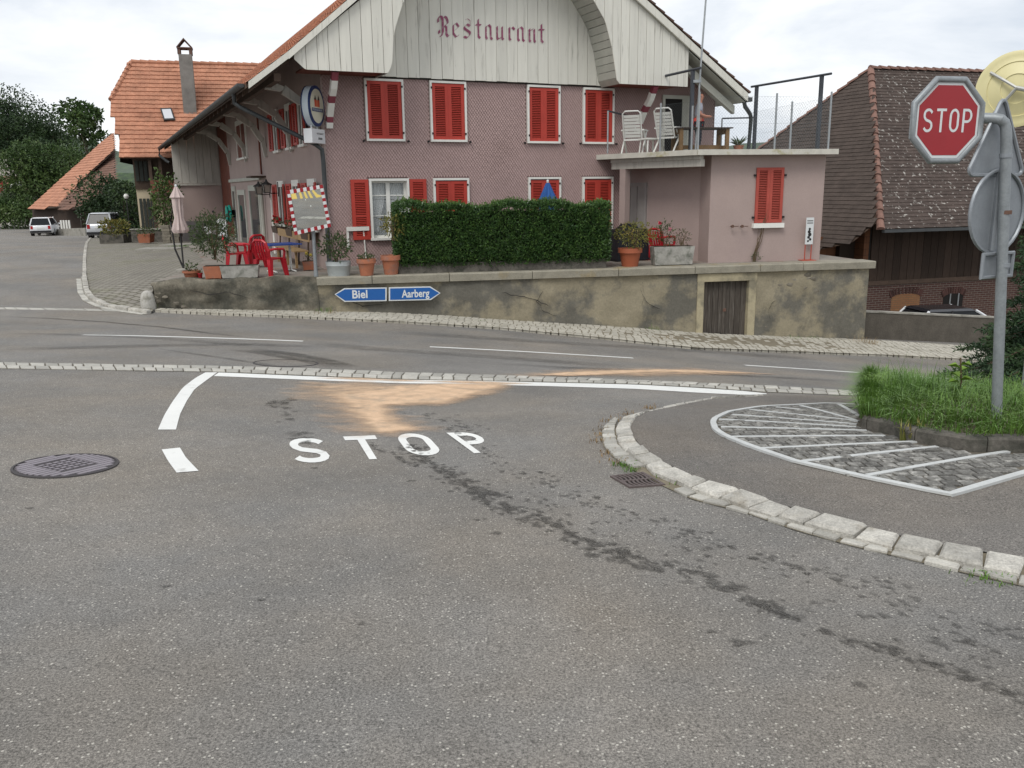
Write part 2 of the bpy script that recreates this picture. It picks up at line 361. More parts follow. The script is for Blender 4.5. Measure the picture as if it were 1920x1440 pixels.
# --- soft stains: draped patches whose edge fades through a vertex value
def soft_mesh(name, mat, vs, fs, av):
    me = bpy.data.meshes.new(name); me.from_pydata([tuple(map(float, v)) for v in vs], [], fs); me.materials.append(mat)
    at_ = me.attributes.new('a', 'FLOAT', 'POINT'); at_.data.foreach_set('value', [float(q) for q in av])
    o = bpy.data.objects.new(name, me); COL.objects.link(o); o['kind'] = 'stuff'; return o
bv, bf, ba = [], [], []
def blob(x, y, r, el, ang, a, dz):
    o = len(bv); k = 11; ph = rnd.random()*6
    ca, sa = math.cos(ang), math.sin(ang); rr = [1+.3*math.sin(ph+3*2*math.pi*j/k)+rnd.uniform(-.22, .22) for j in range(k)]
    bv.append((x, y, gz(x, y)+dz)); ba.append(a)
    for ring, al in ((.72, a), (1.25, 0)):
        for j in range(k):
            th = 2*math.pi*j/k; lx, ly = r*el*ring*rr[j]*math.cos(th), r*ring*rr[j]*math.sin(th)
            px, py = x+lx*ca-ly*sa, y+lx*sa+ly*ca; bv.append((px, py, gz(px, py)+dz)); ba.append(al)
    for j in range(k):
        j2 = (j+1) % k; bf.append((o, o+1+j, o+1+j2)); bf.append((o+1+j, o+1+k+j, o+1+k+j2, o+1+j2))
def trail(px, n, width, r0, r1, a=.85, dens=None):
    p = pxline(px); q = resample(p, 400)
    for i in range(n):
        t = rnd.random() if dens is None else dens(rnd.random()); k = min(398, int(t*399)); d = q[k+1]-q[k]; an = math.atan2(d[1], d[0])
        w = rnd.gauss(0, width); s = rnd.uniform(r0, r1)*(1.25 if rnd.random() < .2 else 1)
        blob(q[k][0]-math.sin(an)*w, q[k][1]+math.cos(an)*w, s, rnd.uniform(1, 1.9), an+rnd.uniform(-.3, .3), a*rnd.uniform(.55, 1), rnd.uniform(.002, .005))
trail([(765,835),(800,868),(870,905),(960,955),(1040,985),(1100,1020),(1180,1045),(1290,1080),(1390,1105)], 420, .05, .008, .024)
trail([(1385,1120),(1440,1140),(1500,1163)], 30, .02, .009, .02, .85)
trail([(1537,1180),(1600,1205),(1660,1217),(1760,1250),(1850,1285),(1930,1315)], 60, .02, .006, .016, .85)
trail([(850,795),(905,850),(960,885),(1040,905),(1130,950),(1300,1005),(1450,1050),(1620,1092),(1750,1150),(1930,1195)], 260, .06, .006, .017, .8)
trail([(900,900),(1100,985),(1300,1050),(1500,1110),(1700,1170),(1900,1240)], 130, .17, .006, .017, .75)
trail([(690,830),(730,850),(780,876)], 34, .022, .01, .022, .8)
trail([(520,750),(540,775),(550,800),(560,835)], 30, .05, .02, .05, .55)
trail([(535,750),(535,765)], 14, .05, .014, .03, .7)
trail([(790,770),(850,795),(880,815)], 30, .1, .012, .03, .7)
for px_, py_, r in ((930,1000,.02),(770,902,.018),(1390,1205,.03),(1335,1185,.012),(590,878,.018),(680,1170,.012),(490,1125,.011),(310,1100,.014),(55,953,.015),(1610,1285,.018),(895,975,.012),(1060,930,.02)):
    q = G(px_, py_); blob(q[0], q[1], r, 1.5, 0, .85, .003)
soft_mesh('fuel_drips', m_stain, bv, bf, ba)
bv, bf, ba = [], [], []
def softstrip(px, w, a, ends=.2, n=40, dz=.003):
    p = resample(pxline(px), n); o = len(bv)
    for i in range(n):
        d = p[min(i+1, n-1)]-p[max(i-1, 0)]; d = d[:2]/np.linalg.norm(d[:2]); nn = np.array([-d[1], d[0]]); t = i/(n-1); e = min(1, t/ends, (1-t)/ends)
        for s, al in ((-1, 0), (-.45, 1), (.45, 1), (1, 0)):
            x, y = p[i][:2]+nn*w/2*s; bv.append((x, y, gz(x, y)+dz)); ba.append(a*al*e)
    for i in range(n-1):
        for k in range(3): bf.append((o+i*4+k, o+i*4+k+1, o+i*4+k+5, o+i*4+k+4))
softstrip([(0,594),(90,597),(200,604),(300,613),(400,626),(480,634)], .22, .6)
softstrip([(0,655),(150,652),(300,648),(480,646),(640,652)], .6, .33)
softstrip([(470,655),(540,663),(600,674),(660,690)], .4, .75, dz=.0045)
softstrip([(430,655),(500,664),(570,676),(630,690)], .3, .55, dz=.006)
softstrip([(560,640),(700,655),(900,668),(1200,690)], .8, .3, dz=.0045)
softstrip([(300,655),(420,672),(540,690)], .16, .4, dz=.0065)
softstrip([(900,680),(1060,690),(1200,695),(1400,705),(1600,716)], .5, .36, dz=.0045)
softstrip([(700,622),(1000,640),(1300,658),(1600,678)], .9, .3)
softstrip([(0,625),(250,632),(500,650)], .5, .25, dz=.0065)
soft_mesh('tyre_marks', m_tyre, bv, bf, ba)
# --- absorbent sand scattered on the spill
def psdf(P, poly):
    """signed distance (+inside) of points P to polygon"""
    P = np.asarray(P); poly = np.asarray(poly); d = np.full(len(P), 1e9); ins = np.zeros(len(P), bool)
    for i in range(len(poly)):
        a, b_ = poly[i], poly[(i+1) % len(poly)]; e = b_-a; t = np.clip(((P-a)@e)/(e@e+1e-12), 0, 1)
        d = np.minimum(d, np.linalg.norm(P-a-t[:, None]*e, axis=1))
        c = ((a[1] > P[:, 1]) != (b_[1] > P[:, 1])); xi = a[0]+(P[:, 1]-a[1])/(b_[1]-a[1]+1e-12)*e[0]; ins ^= c & (P[:, 0] < xi)
    return np.where(ins, d, -d)
def sandpatch(polys, step, dz):
    W_ = [(np.array([G(*q)[:2] for q in pl]), soft, amp) for pl, soft, amp in polys]
    allp = np.vstack([w[0] for w in W_]); x0, y0 = allp.min(0)-.5; x1, y1 = allp.max(0)+.5
    gx = np.arange(x0, x1, step); gy = np.arange(y0, y1, step); A, B = np.meshgrid(gx, gy); P = np.c_[A.ravel(), B.ravel()]
    a = np.zeros(len(P))
    for w, soft, amp in W_:
        s = psdf(P, w); a = np.maximum(a, amp*np.clip((s+soft)/(2*soft), 0, 1))
    z = gzv(P[:, 0], P[:, 1])+dz; nx_ = len(gx)
    fs = [(j*nx_+i, j*nx_+i+1, (j+1)*nx_+i+1, (j+1)*nx_+i) for j in range(len(gy)-1) for i in range(nx_-1)]
    fs = [f for f in fs if max(a[f[0]], a[f[1]], a[f[2]], a[f[3]]) > .03]
    soft_mesh('sand_spill', m_sand, np.c_[P, z], fs, a)
q2 = lambda L_: [lc(*q) for q in L_]
sandpatch([(q2([(1600,192),(1300,194),(1000,206),(760,240),(610,270),(660,305),(830,325),(1000,318),(1220,312),(1350,285),(1500,245),(1620,215)]), .2, 1.0),
           (q2([(640,285),(900,300),(920,370),(960,425),(1075,468),(930,488),(830,484),(790,440),(720,370)]), .18, 1.0),
           (q2([(420,190),(800,190),(1100,210),(900,330),(1000,420),(1150,470),(800,490),(690,440),(600,330),(440,250)]), .3, .55),
           (q2([(500,158),(760,160),(1500,195),(1760,192),(1500,180),(1000,178)]), .08, .75)], .045, .0085)
sandpatch([([(1010,704),(1060,699),(1120,697),(1235,693.5),(1330,696),(1440,702),(1330,699.5),(1235,698),(1120,704),(1060,706)], .1, .95), ([(960,706),(1100,694),(1300,692),(1440,702),(1200,706)], .25, .5)], .06, .011)

# ------------------------------------------------------------------ setts and kerbs
def cell_stone(A, B, Cc, Dd, h, gap, jit, name, mat, parent, up=None, inset=.12, extra=0.):
    """stone on quad A,B (near edge) C,D (far edge); points are at the level of its foot"""
    P = [np.asarray(q, float) for q in (A, B, Cc, Dd)]; c = sum(P)/4
    L_ = np.linalg.norm(P[1]-P[0])+1e-6
    P = [c+(q-c)*(1-gap/L_)+np.array([rnd.uniform(-jit, jit), rnd.uniform(-jit, jit), 0]) for q in P]
    hh = h+rnd.uniform(-.2, .2)*h; mid = [np.array([*(c+(q-c)*1.0)[:2], q[2]+hh*.72]) for q in P]
    top = [np.array([*(c+(q-c)*(1-inset))[:2], q[2]+hh+rnd.uniform(-.06, .06)*h]) for q in P]
    base = [np.array([q[0], q[1], q[2]-.06]) for q in P]
    cc = c.copy(); cc[2] = sum(q[2] for q in top)/4+h*.06
    mb = MB(); v = base+mid+top+[cc]
    f = []
    for i in range(4):
        j = (i+1) % 4; f += [(i, j, 4+j, 4+i), (4+i, 4+j, 8+j, 8+i), (8+i, 8+j, 12)]
    mb.add(v, f)
    if parent is None: return mb
    return mb.build(name, mat, parent, smooth=False, off=c)
def stone_row(outer, inner, length, h, name, mat, parent, gap=.015, jit=.006, joined=None, inset=.12, skip=None, match=False):
    n = max(2, int(round((plen(outer)+plen(inner))/2/length)))
    ts = np.linspace(0, 1, n+1); ts[1:-1] += np.array([rnd.uniform(-.18, .18)/n for _ in range(n-1)])
    def samp(pl):
        p = np.asarray(pl, float); d = np.r_[0, np.cumsum(np.linalg.norm(np.diff(p[:, :2], axis=0), axis=1))]; t = ts*d[-1]; return np.c_[[np.interp(t, d, p[:, k]) for k in range(3)]].T
    o_, i_ = samp(outer), samp(inner)
    if match:
        dn = resample(np.asarray(inner, float), 1500); lo = 0
        for k in range(len(o_)):
            j = lo+int(np.argmin(np.linalg.norm(dn[lo:, :2]-o_[k, :2], axis=1))); i_[k] = dn[j]; lo = j
    for k in range(n):
        if skip and skip((o_[k]+i_[k])/2): continue
        r = cell_stone(o_[k], o_[k+1], i_[k+1], i_[k], h, gap, jit, name, mat, None if joined is not None else parent, inset=inset)
        if joined is not None: joined.add(r.v, r.f)
def sheet(name, a, b_, mat, dz, n=60, k=3):
    a, b_ = resample(a, n), resample(b_, n); mb = MB()
    for p, q in zip(a, b_):
        for t in np.linspace(0, 1, k+1): mb.v.append(tuple(p*(1-t)+q*t+np.array([0, 0, dz])))
    mb.f = [(i*(k+1)+j, i*(k+1)+j+1, (i+1)*(k+1)+j+1, (i+1)*(k+1)+j) for i in range(n-1) for j in range(k)]; mb.m = [0]*len(mb.f)
    return mb.build(name, mat, fix=False)
def lerp(a, b_, t, n=80):
    a, b_ = resample(a, n), resample(b_, n); return a*(1-t)+b_*t
# granite strip between the two roads
st = pxline([(-60,679.5),(0,681),(250,685),(480,689),(600,693),(740,699),(1040,708),(1200,714),(1320,719),(1435,724),(1560,731),(1640,736)])
sb = pxline([(-60,691),(0,692),(250,696),(395,698),(440,699.5),(740,711.5),(1040,717.5),(1200,721),(1320,727.5),(1435,736),(1560,741),(1640,744)])
base = struct(sheet('granite_strip', st, sb, m_joint, .004, 70, 2))
mid = lerp(st, sb, .5)
stone_row(st, mid, .155, .016, 'sett', m_sett, base, gap=.016, jit=.006, inset=.08); stone_row(mid, sb, .155, .016, 'sett', m_sett, base, gap=.016, jit=.006, inset=.08)
# thin granite line across the side street on the left
la = pxline([(-160,575),(0,577),(150,579.5),(270,582)]); lb = pxline([(-160,578.5),(0,580.5),(150,583),(280,586)])
base = struct(sheet('granite_line', la, lb, m_joint, .004, 40, 1)); stone_row(la, lb, .3, .014, 'sett', m_sett, base, gap=.02, inset=.05)
# island
KL = .04
big_o = [(1430,744.5),(1335,752),(1265,766),(1215,776),(1167.5,786),(1153.7,800),(1155,817.5),(1160,837.5),(1180,852.5),(1210,872.5),(1225,887.5),(1260,901),(1287.5,916),(1330,930),(1393,953.5),(1455,972.6),(1500,985.5),(1552,998.4),(1600,1011),(1648.7,1025.9),(1716.5,1040),(1778,1053),(1845.7,1069),(1913.5,1083),(2100,1125),(2500,1217),(3000,1335)]
big_i = [(1432,742.3),(1335,747.8),(1260,761),(1210,772.5),(1190,785),(1182.5,800),(1185,815),(1200,835),(1225,855),(1250,868.7),(1280,883.7),(1300,894),(1348.4,908),(1409.8,927.4),(1474,948.4),(1564.8,972.6),(1655,996.8),(1719.8,1011),(1784,1024),(1920,1047),(2120,1085),(2520,1163),(3030,1265)]
set_o = [(1152,786),(1142.5,792.5),(1130,805),(1127.5,820),(1131,837.5),(1145,855),(1165,870),(1190,884),(1247.5,915),(1300,938.7),(1397,963),(1493.7,996.8),(1590.6,1024),(1687.5,1047),(1784.4,1071),(1913.5,1100),(2100,1146),(2500,1243),(3000,1367)]
wo = pxline(big_o, .02); wi = pxline(big_i, KL)
wo0 = wo.copy(); wo0[:, 2] -= .02; wi0 = wi.copy(); wi0[:, 2] -= KL
so_ = pxline(set_o); si_ = pxline([(1160,788)]+big_o[5:], .0)
islb = pxline([(1450,741),(1560,741.5),(1640,744),(1800,752),(2000,762),(2400,790),(3000,840),(4200,950)], KL)
isl = struct(sheet('traffic_island', wi, islb, m_asph2, 0, 120, 24))
for v in isl.data.vertices: v.co.z = gz(v.co.x, v.co.y)+KL
wo1, wi1 = wo0.copy(), wi0.copy(); wo1[:, 2] += .008; wi1[:, 2] += KL-.006
kb = struct(sheet('island_kerb', wo1, wi1, m_jointp, 0, 90, 2))
wi2 = wi0.copy(); wi2[:, 2] += .012
stone_row(wo0, wi2, .195, .046, 'kerb_stone', m_gran, kb, gap=.013, jit=.007, inset=.15, match=True)
gut = struct(sheet('kerb_gutter', so_, si_, m_jointp, .006, 90, 2))
gq = G(1195, 900)
stone_row(so_, si_, .13, .02, 'gutter_sett', m_sett, gut, gap=.014, jit=.007, inset=.1, match=True, skip=lambda p: abs(p[0]-gq[0]) < .2 and abs(p[1]-gq[1]) < .3)
# hatched sett field on the island
def c4(x, y): return (1300+x/3.097, 640+y/3.097)
hp = [c4(*q) for q in [(100,470),(120,520),(180,562),(330,622),(590,712),(960,797),(1490,906),(2060,735),(2060,640),(1600,645),(1400,610),(1230,580),(1150,545),(975,515),(985,455),(1000,372),(800,361),(620,370),(400,381),(200,412),(120,450)]]
hw = pxline(hp, KL); HP = hw[:, :2]
mb = MB(); mb.add([tuple(q+np.array([0, 0, .003])) for q in hw], [tuple(range(len(hw)))])
bmh = bmesh.new(); hob = mb.build('sett_field', m_joint, fix=False); bmh.from_mesh(hob.data); bmesh.ops.triangulate(bmh, faces=bmh.faces); bmh.to_mesh(hob.data); bmh.free(); struct(hob)
x0, y0 = HP.min(0); x1, y1 = HP.max(0); cells = []
s_ = .098
for j in range(int((y1-y0)/s_)+2):
    for i in range(int((x1-x0)/s_)+4):
        cx = x0-.1+(i+(j % 2)*.5)*s_; cy = y0-.05+j*s_+.03*math.sin(i*.35+j*.2); cells.append((cx, cy))
sd_ = psdf(np.array(cells), HP)
cells = [c for c, d in zip(cells, sd_) if d > .045]; cells.sort(key=lambda c: c[1])
rest = MB()
for k, (cx, cy) in enumerate(cells):
    h = s_/2; q = [(cx-h, cy-h), (cx+h, cy-h), (cx+h, cy+h), (cx-h, cy+h)]; q = [(x, y, gz(x, y)+KL) for x, y in q]
    if k < 300: cell_stone(*q, .012, .012, .004, 'sett', m_settd, hob, inset=.1)
    else:
        r = cell_stone(*q, .012, .012, .004, 'sett', m_settd, None, inset=.1); rest.add(r.v, r.f)
if rest.v: rest.build('far_setts', m_settd, hob, kind='stuff')
m_barw = M('pale_edge_strip', (.50, .51, .50), rough=.65, var=.1, vscale=5, fine=.08, fscale=60, col2=(.36, .36, .35), c2scale=9, c2thr=(.58, .72))
def bar(pts, w, closed=False, h=.03):
    p = pxline(pts, KL); q = resample(p, max(3, int(plen(p)/.12)+2)); mb = MB(); n = len(q)
    for i in range(n):
        d = q[min(i+1, n-1)]-q[max(i-1, 0)]; d = d[:2]/np.linalg.norm(d[:2]); nn = np.array([-d[1], d[0]])*w/2
        for s in (-1, 1):
            for zz in (0, h): x, y = q[i][:2]+nn*s; mb.v.append((x, y, gz(x, y)+KL+zz))
    for i in range(n-1):
        o = i*4; mb.f += [(o+1, o+5, o+7, o+3), (o, o+4, o+5, o+1), (o+2, o+3, o+7, o+6)]; mb.m += [0]*3
    mb.f += [(0, 1, 3, 2), (n*4-4, n*4-2, n*4-1, n*4-3)]; mb.m += [0, 0]
    return mb.build('stripe', m_barw, hob)
bar([c4(*q) for q in [(1990,752),(1490,897),(960,788),(590,703),(330,615),(185,556),(128,518),(112,474),(128,452),(205,415),(400,384),(620,374),(800,365),(1000,376)]], .045, h=.017)
for i, q in enumerate(([(395,630),(1290,590)], [(620,707),(1415,620)], [(1010,787),(1825,648)], [(225,562),(1110,556)], [(160,505),(1005,525)], [(150,460),(945,505)], [(225,432),(950,488)], [(330,404),(960,470)], [(625,380),(940,465)], [(845,372),(960,440)], [(480,388),(620,402)])):
    bar([c4(*p) for p in q], .038, h=.0145)
# raised planting bed of the island
bed_px = [c4(*q) for q in [(975,515),(1150,547),(1230,580),(1400,612),(1600,646),(1920,648),(2300,640),(3300,690),(4600,790)]]
bw = pxline(bed_px, KL); bw = np.r_[[G(*c4(1000,400), lift=KL)], bw]
bedk = struct(MB().add([tuple(q+np.array([0, 0, -.05])) for q in bw]+[tuple(q+np.array([.1, .15, -.05])) for q in bw], [(i, i+1, len(bw)+i+1, len(bw)+i) for i in range(len(bw)-1)]).build('bed_kerb', m_cdark))
rs = resample(bw, 120); ns = 12
for k in range(ns):
    seg = rs[int(k*119/ns):int((k+1)*119/ns)+1]; mb = MB(); n = len(seg)
    for i, q in enumerate(seg):
        d = seg[min(i+1, n-1)]-seg[max(i-1, 0)]; d = d[:2]/np.linalg.norm(d[:2]); nn = np.array([-d[1], d[0]])
        e = 0 if 0 < i < n-1 else .004
        for off, zz in ((0, -.05), (0, .085), (.012, .1), (.1, .1), (.1, -.05)):
            mb.v.append((q[0]+nn[0]*off+(d[0]*e if i == 0 else -d[0]*e), q[1]+nn[1]*off+(d[1]*e if i == 0 else -d[1]*e), q[2]+zz))
    for i in range(n-1):
        for j in range(4): mb.f.append((i*5+j, i*5+j+1, (i+1)*5+j+1, (i+1)*5+j)); mb.m.append(0)
    mb.f += [(0, 1, 2, 3, 4), tuple((n-1)*5+j for j in (4, 3, 2, 1, 0))]; mb.m += [0, 0]
    mb.build('kerb_stone', m_cdark, bedk)
m_soil = M('soil', (.075, .06, .04), rough=1, var=.3, vscale=8, fine=.3, fscale=40, bump=.6, bscale=30, col2=(.06, .08, .025), c2scale=5)
back = pxline([(1626,757),(1640,747),(1700,745),(1800,752),(2000,762),(2300,780),(2700,800),(3300,860)], KL); back[:, 2] += .02
fr = bw.copy(); fr[:, 2] += .09; fr[:, 1] += .06
def bedz(p, t): return p+np.array([0, 0, .16*math.sin(math.pi*min(1, t*1.0))])
A_, B_ = resample(fr, 50), resample(back, 50); mb = MB(); BED = []
for p, q in zip(A_, B_):
    for t in np.linspace(0, 1, 13):
        v = bedz(p*(1-t)+q*t, t); mb.v.append(tuple(v)); BED.append(v)
mb.f = [(i*13+j, i*13+j+1, (i+1)*13+j+1, (i+1)*13+j) for i in range(49) for j in range(12)]; mb.m = [0]*len(mb.f)
struct(mb.build('planting_bed', m_soil, smooth=True, fix=False))
BED = np.array(BED).reshape(50, 13, 3)
def bedp(s, t):
    i = min(48, int(s*49)); j = min(11, int(t*12)); a, c = s*49-i, t*12-j
    return (BED[i, j]*(1-a)+BED[i+1, j]*a)*(1-c)+(BED[i, j+1]*(1-a)+BED[i+1, j+1]*a)*c
# --- manholes and gully grate
m_iron = M('cast_iron', (.25, .225, .245), rough=.6, metal=.3, var=.15, vscale=8, fine=.15, fscale=80, bump=.2, bscale=70)
m_irond = M('cast_iron_dark', (.06, .055, .056), rough=.8, var=.2)
m_rust = M('rusty_iron', (.13, .075, .055), rough=.8, var=.25, vscale=10, fine=.2, fscale=60)
def manhole(px, py, r, label, mat, bars=True, rimmat=None):
    c = G(px, py); e = .2
    nx_ = (gz(c[0]+e, c[1])-gz(c[0]-e, c[1]))/(2*e); ny_ = (gz(c[0], c[1]+e)-gz(c[0], c[1]-e))/(2*e)
    t = thing('manhole_cover', label, 'manhole cover', c)
    tilt = lambda mb: xf(mb, lambda p: (p[0], p[1], p[2]+p[0]*nx_+p[1]*ny_))
    mb = MB(); mb.lathe([(r, -.03), (r, .006), (r*.95, .008), (r*.95, -.02)], n=40, cap=False); tilt(mb).build('frame', rimmat or m_irond, t)
    mb = MB(); mb.lathe([(r*.945, -.02), (r*.945, .003)], n=40); lid = tilt(mb).build('lid', m_irond if bars else mat, t)
    if bars:
        a = R_(62); ca, sa = math.cos(a), math.sin(a); k = 13
        for i in range(k):
            o = (i-(k-1)/2)/(k/2)*r*.9; hl = math.sqrt(max(0, (r*.89)**2-o*o))
            for s0, s1 in (((-hl, hl),) if abs(o) > r*.42 else ((-hl, -r*.42), (r*.42, hl))):
                if s1-s0 < .03: continue
                mb = MB(); mb.box(s0, s1, o-r*.054, o+r*.054, .002, .009); xf(mb, lambda p: (p[0]*ca-p[1]*sa, p[0]*sa+p[1]*ca, p[2])); tilt(mb).build('rib', mat, lid)
        for i in range(5):
            for j in range(5):
                mb = MB(); cx, cy = (i-2)*r*.16, (j-2)*r*.16; mb.box(cx-r*.055, cx+r*.055, cy-r*.04, cy+r*.04, .002, .009); xf(mb, lambda p: (p[0]*ca-p[1]*sa, p[0]*sa+p[1]*ca, p[2])); tilt(mb).build('stud', mat, lid)
    return t
manhole(124, 873, .318, 'round ribbed cast iron manhole cover near the guide line', m_iron)
manhole(536, 681, .42, 'round asphalt-filled manhole cover beside the granite strip', asphalt('asphalt_lid', ASPH, .88), bars=False)
manhole(327, 579, .38, 'rusty round manhole cover at the foot of the wall end', m_rust, bars=False, rimmat=m_rust)
c = G(1195, 901); ct = [G(*q) for q in ((1143.7,895),(1206,887.5),(1247.5,911),(1180,916))]
t = thing('gully_grate', 'brown cast iron drain grate with curved slots beside the kerb', 'drain grate', c)
m_grate = M('brown_grate_iron', (.125, .10, .095), rough=.65, metal=.3, var=.2, vscale=10, fine=.2, fscale=60)
def bil(u, v): return (ct[0]*(1-u)+ct[1]*u)*(1-v)+(ct[3]*(1-u)+ct[2]*u)*v - c
mb = MB(); mb.add([bil(0, 0)+[0, 0, .003], bil(1, 0)+[0, 0, .003], bil(1, 1)+[0, 0, .003], bil(0, 1)+[0, 0, .003]], [(0, 1, 2, 3)]); mb.build('pit', M('black_pit', (.008, .008, .008), var=0), t)
mb = MB()
for a, b_, e, f in ((0, .08, 0, 1), (.92, 1, 0, 1), (.08, .92, 0, .06), (.08, .92, .94, 1), (.08, .92, .46, .53)):
    mb.hexa([bil(a, e), bil(b_, e), bil(b_, f), bil(a, f)], [bil(u, v)+[0, 0, .012] for u, v in ((a, e), (b_, e), (b_, f), (a, f))])
mb.build('frame', m_grate, t)
for row, (e, f) in enumerate(((.06, .46), (.53, .94))):
    for k in range(7):
        mb = MB(); u0 = .08+.84*(k+.1)/7
        for s in range(5):
            v0, v1 = e+(f-e)*s/5, e+(f-e)*(s+1)/5; sh = lambda v: .045*math.sin(math.pi*(v-e)/(f-e))*(1 if row == 0 else -1)
            mb.hexa([bil(u0+sh(v0), v0), bil(u0+.055+sh(v0), v0), bil(u0+.055+sh(v1), v1), bil(u0+sh(v1), v1)], [bil(u, v)+[0, 0, .011] for u, v in ((u0+sh(v0), v0), (u0+.055+sh(v0), v0), (u0+.055+sh(v1), v1), (u0+sh(v1), v1))])
        mb.build('bar', m_grate, t)
# ================================================================== THE RESTAURANT
TZ = -.38                                     # terrace level
hp0 = at(612, 330, 22); hp0[2] = TZ
hdF = np.array([math.sin(FAZ), math.cos(FAZ), 0]); hdS = np.array([-math.cos(FAZ), math.sin(FAZ), 0])
HRZ = math.pi/2-FAZ
def hloc(p): q = np.asarray(p)-hp0; return np.array([q@hdF, q@hdS, q[2]])
def hf(x, y, v=0.): return hloc(onplane(x, y, hp0+v*hdS, hdS))      # pixel on a plane parallel to the front
def hs(x, y, u=0.): return hloc(onplane(x, y, hp0+u*hdF, hdF))      # pixel on a plane parallel to the side
def hw3(u, v, z): return hp0+u*hdF+v*hdS+np.array([0, 0, z])
house = thing('restaurant_building', 'pink shingled restaurant with red shutters and white board gable', 'restaurant', hp0, HRZ)
Z0 = -TZ                                      # local z = world z + Z0
m_shing = M('pink_shingle', (.395, .28, .262), rough=.8, var=.05, vscale=1.2, fine=.14, fscale=16, col2=(.34, .24, .222), c2scale=.9, c2thr=(.5, .8))
m_under = M('shingle_gap_shade_dirt', (.21, .137, .128), rough=.95, var=.15)  # dark wall colour paints in the shade and dirt between shingles
m_pinkw = M('pink_render', (.375, .293, .268), rough=.9, var=.07, vscale=1.2, fine=.06, fscale=35, bump=.12, bscale=60, col2=(.31, .24, .228), c2scale=.7, c2thr=(.52, .8))
m_red = M('red_shutter_paint', (.43, .046, .03), rough=.55, spec=.4, var=.1, vscale=4, fine=.05, fscale=30, rand=.08)
m_reds = M('sunbleached_red_paint', (.38, .07, .05), rough=.6, spec=.35, var=.12, vscale=4, fine=.06, fscale=30)
m_white = M('white_paint', (.74, .73, .68), rough=.55, var=.06, vscale=5)
m_board = M('cream_board', (.67, .655, .585), rough=.7, var=.07, vscale=1.5, rand=.05, col2=(.36, .345, .30), c2scale=2.2, c2thr=(.58, .76), stretch=(6, 6, .5), c2detail=7)
m_boardg = M('greyish_board', (.44, .42, .375), rough=.8, var=.12, vscale=2, rand=.08, col2=(.28, .265, .23), c2scale=2, c2thr=(.5, .7), stretch=(6, 6, .5))
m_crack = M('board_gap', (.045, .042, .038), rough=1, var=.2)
m_soff = M('grey_white_soffit', (.42, .42, .37), rough=.8, var=.12, vscale=3, rand=.06)
m_brown = M('dark_brown_timber', (.075, .05, .036), rough=.8, var=.25, vscale=4, fine=.15, fscale=30, rand=.15)
m_redbr = M('red_brown_timber', (.16, .05, .032), rough=.75, var=.2, vscale=4, rand=.1)
m_tile = M('clay_roof_tile', (.36, .145, .08), rough=.85, var=.25, vscale=2.5, fine=.2, fscale=9, col2=(.22, .11, .075), c2scale=1.6, c2thr=(.48, .68))
m_zinc = M('dark_zinc', (.075, .08, .082), rough=.5, metal=.4, var=.15, vscale=5)
m_glass = M('window_glass', (.03, .035, .04), rough=.06, spec=.6, var=0)
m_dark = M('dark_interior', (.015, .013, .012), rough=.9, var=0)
m_text = M('faded_crimson_lettering', (.27, .075, .135), rough=.8, var=.2, vscale=8, fine=.15, fscale=50, col2=(.38, .22, .26), c2scale=14, c2thr=(.5, .62))
m_text2 = M('pale_pink_edge', (.52, .36, .38), rough=.8, var=.1)
m_curt = M('net_curtain', (.55, .55, .54), rough=.9, var=.08, vscale=10)
def zz(mb): return mb
# ---- solid body
HU, HV = 11.85, 28.3
mb = MB()
win = [(1.06, 2.07, 2.82, 4.32), (2.77, 3.78, 2.82, 4.33), (5.55, 6.56, 2.81, 4.33), (7.28, 8.29, 2.81, 4.32), (1.06, 2.12, .35, 1.9), (2.79, 3.80, .35, 1.9), (5.57, 6.58, .35, 1.91), (7.28, 8.29, .35, 1.91)]
win = [(a, b_, c+Z0, d+Z0) for a, b_, c, d in win]
g1 = win[4]
# front wall in pieces round the one open window
for (u0, u1, z0, z1) in ((0, g1[0], -.6, 8.9), (g1[1], HU, -.6, 8.9), (g1[0], g1[1], -.6, g1[2]), (g1[0], g1[1], g1[3], 8.9)):
    mb.quad((u0, 0, z0), (u1, 0, z0), (u1, 0, z1), (u0, 0, z1))
AP = 8.85+Z0
def rz_l(u): return AP-.045+(u-4.55)*.786 if u > -.98 else 4.5+Z0+(u+.98)*.70
mb2 = MB()
# clip body top to roof: rebuild as polygon prism instead
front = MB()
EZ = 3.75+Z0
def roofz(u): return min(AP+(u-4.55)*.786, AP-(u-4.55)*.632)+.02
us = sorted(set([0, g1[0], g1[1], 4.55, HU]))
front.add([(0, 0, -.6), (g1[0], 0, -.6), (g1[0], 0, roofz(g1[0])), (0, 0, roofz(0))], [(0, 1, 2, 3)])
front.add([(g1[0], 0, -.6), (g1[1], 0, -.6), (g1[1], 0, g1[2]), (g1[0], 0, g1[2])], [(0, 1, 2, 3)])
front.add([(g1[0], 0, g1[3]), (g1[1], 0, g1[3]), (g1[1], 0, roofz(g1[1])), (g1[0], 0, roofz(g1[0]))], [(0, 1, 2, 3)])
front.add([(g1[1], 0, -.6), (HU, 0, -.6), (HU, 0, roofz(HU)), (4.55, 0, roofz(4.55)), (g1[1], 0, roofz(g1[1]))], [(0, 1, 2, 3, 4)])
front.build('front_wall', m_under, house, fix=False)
side = MB()
side.add([(0, 17.7, -.9), (0, 0, -.9), (0, 0, roofz(0)), (0, 17.7, roofz(0))], [(0, 1, 2, 3)])
side.build('side_wall', m_pinkw, house, fix=False)
bk = MB()
bk.quad((HU, 0, -2.5), (HU, HV, -2.5), (HU, HV, roofz(HU)), (HU, 0, roofz(HU))); bk.quad((0, HV, -2), (HU, HV, -2), (HU, HV, roofz(HU)), (0, HV, roofz(0)))
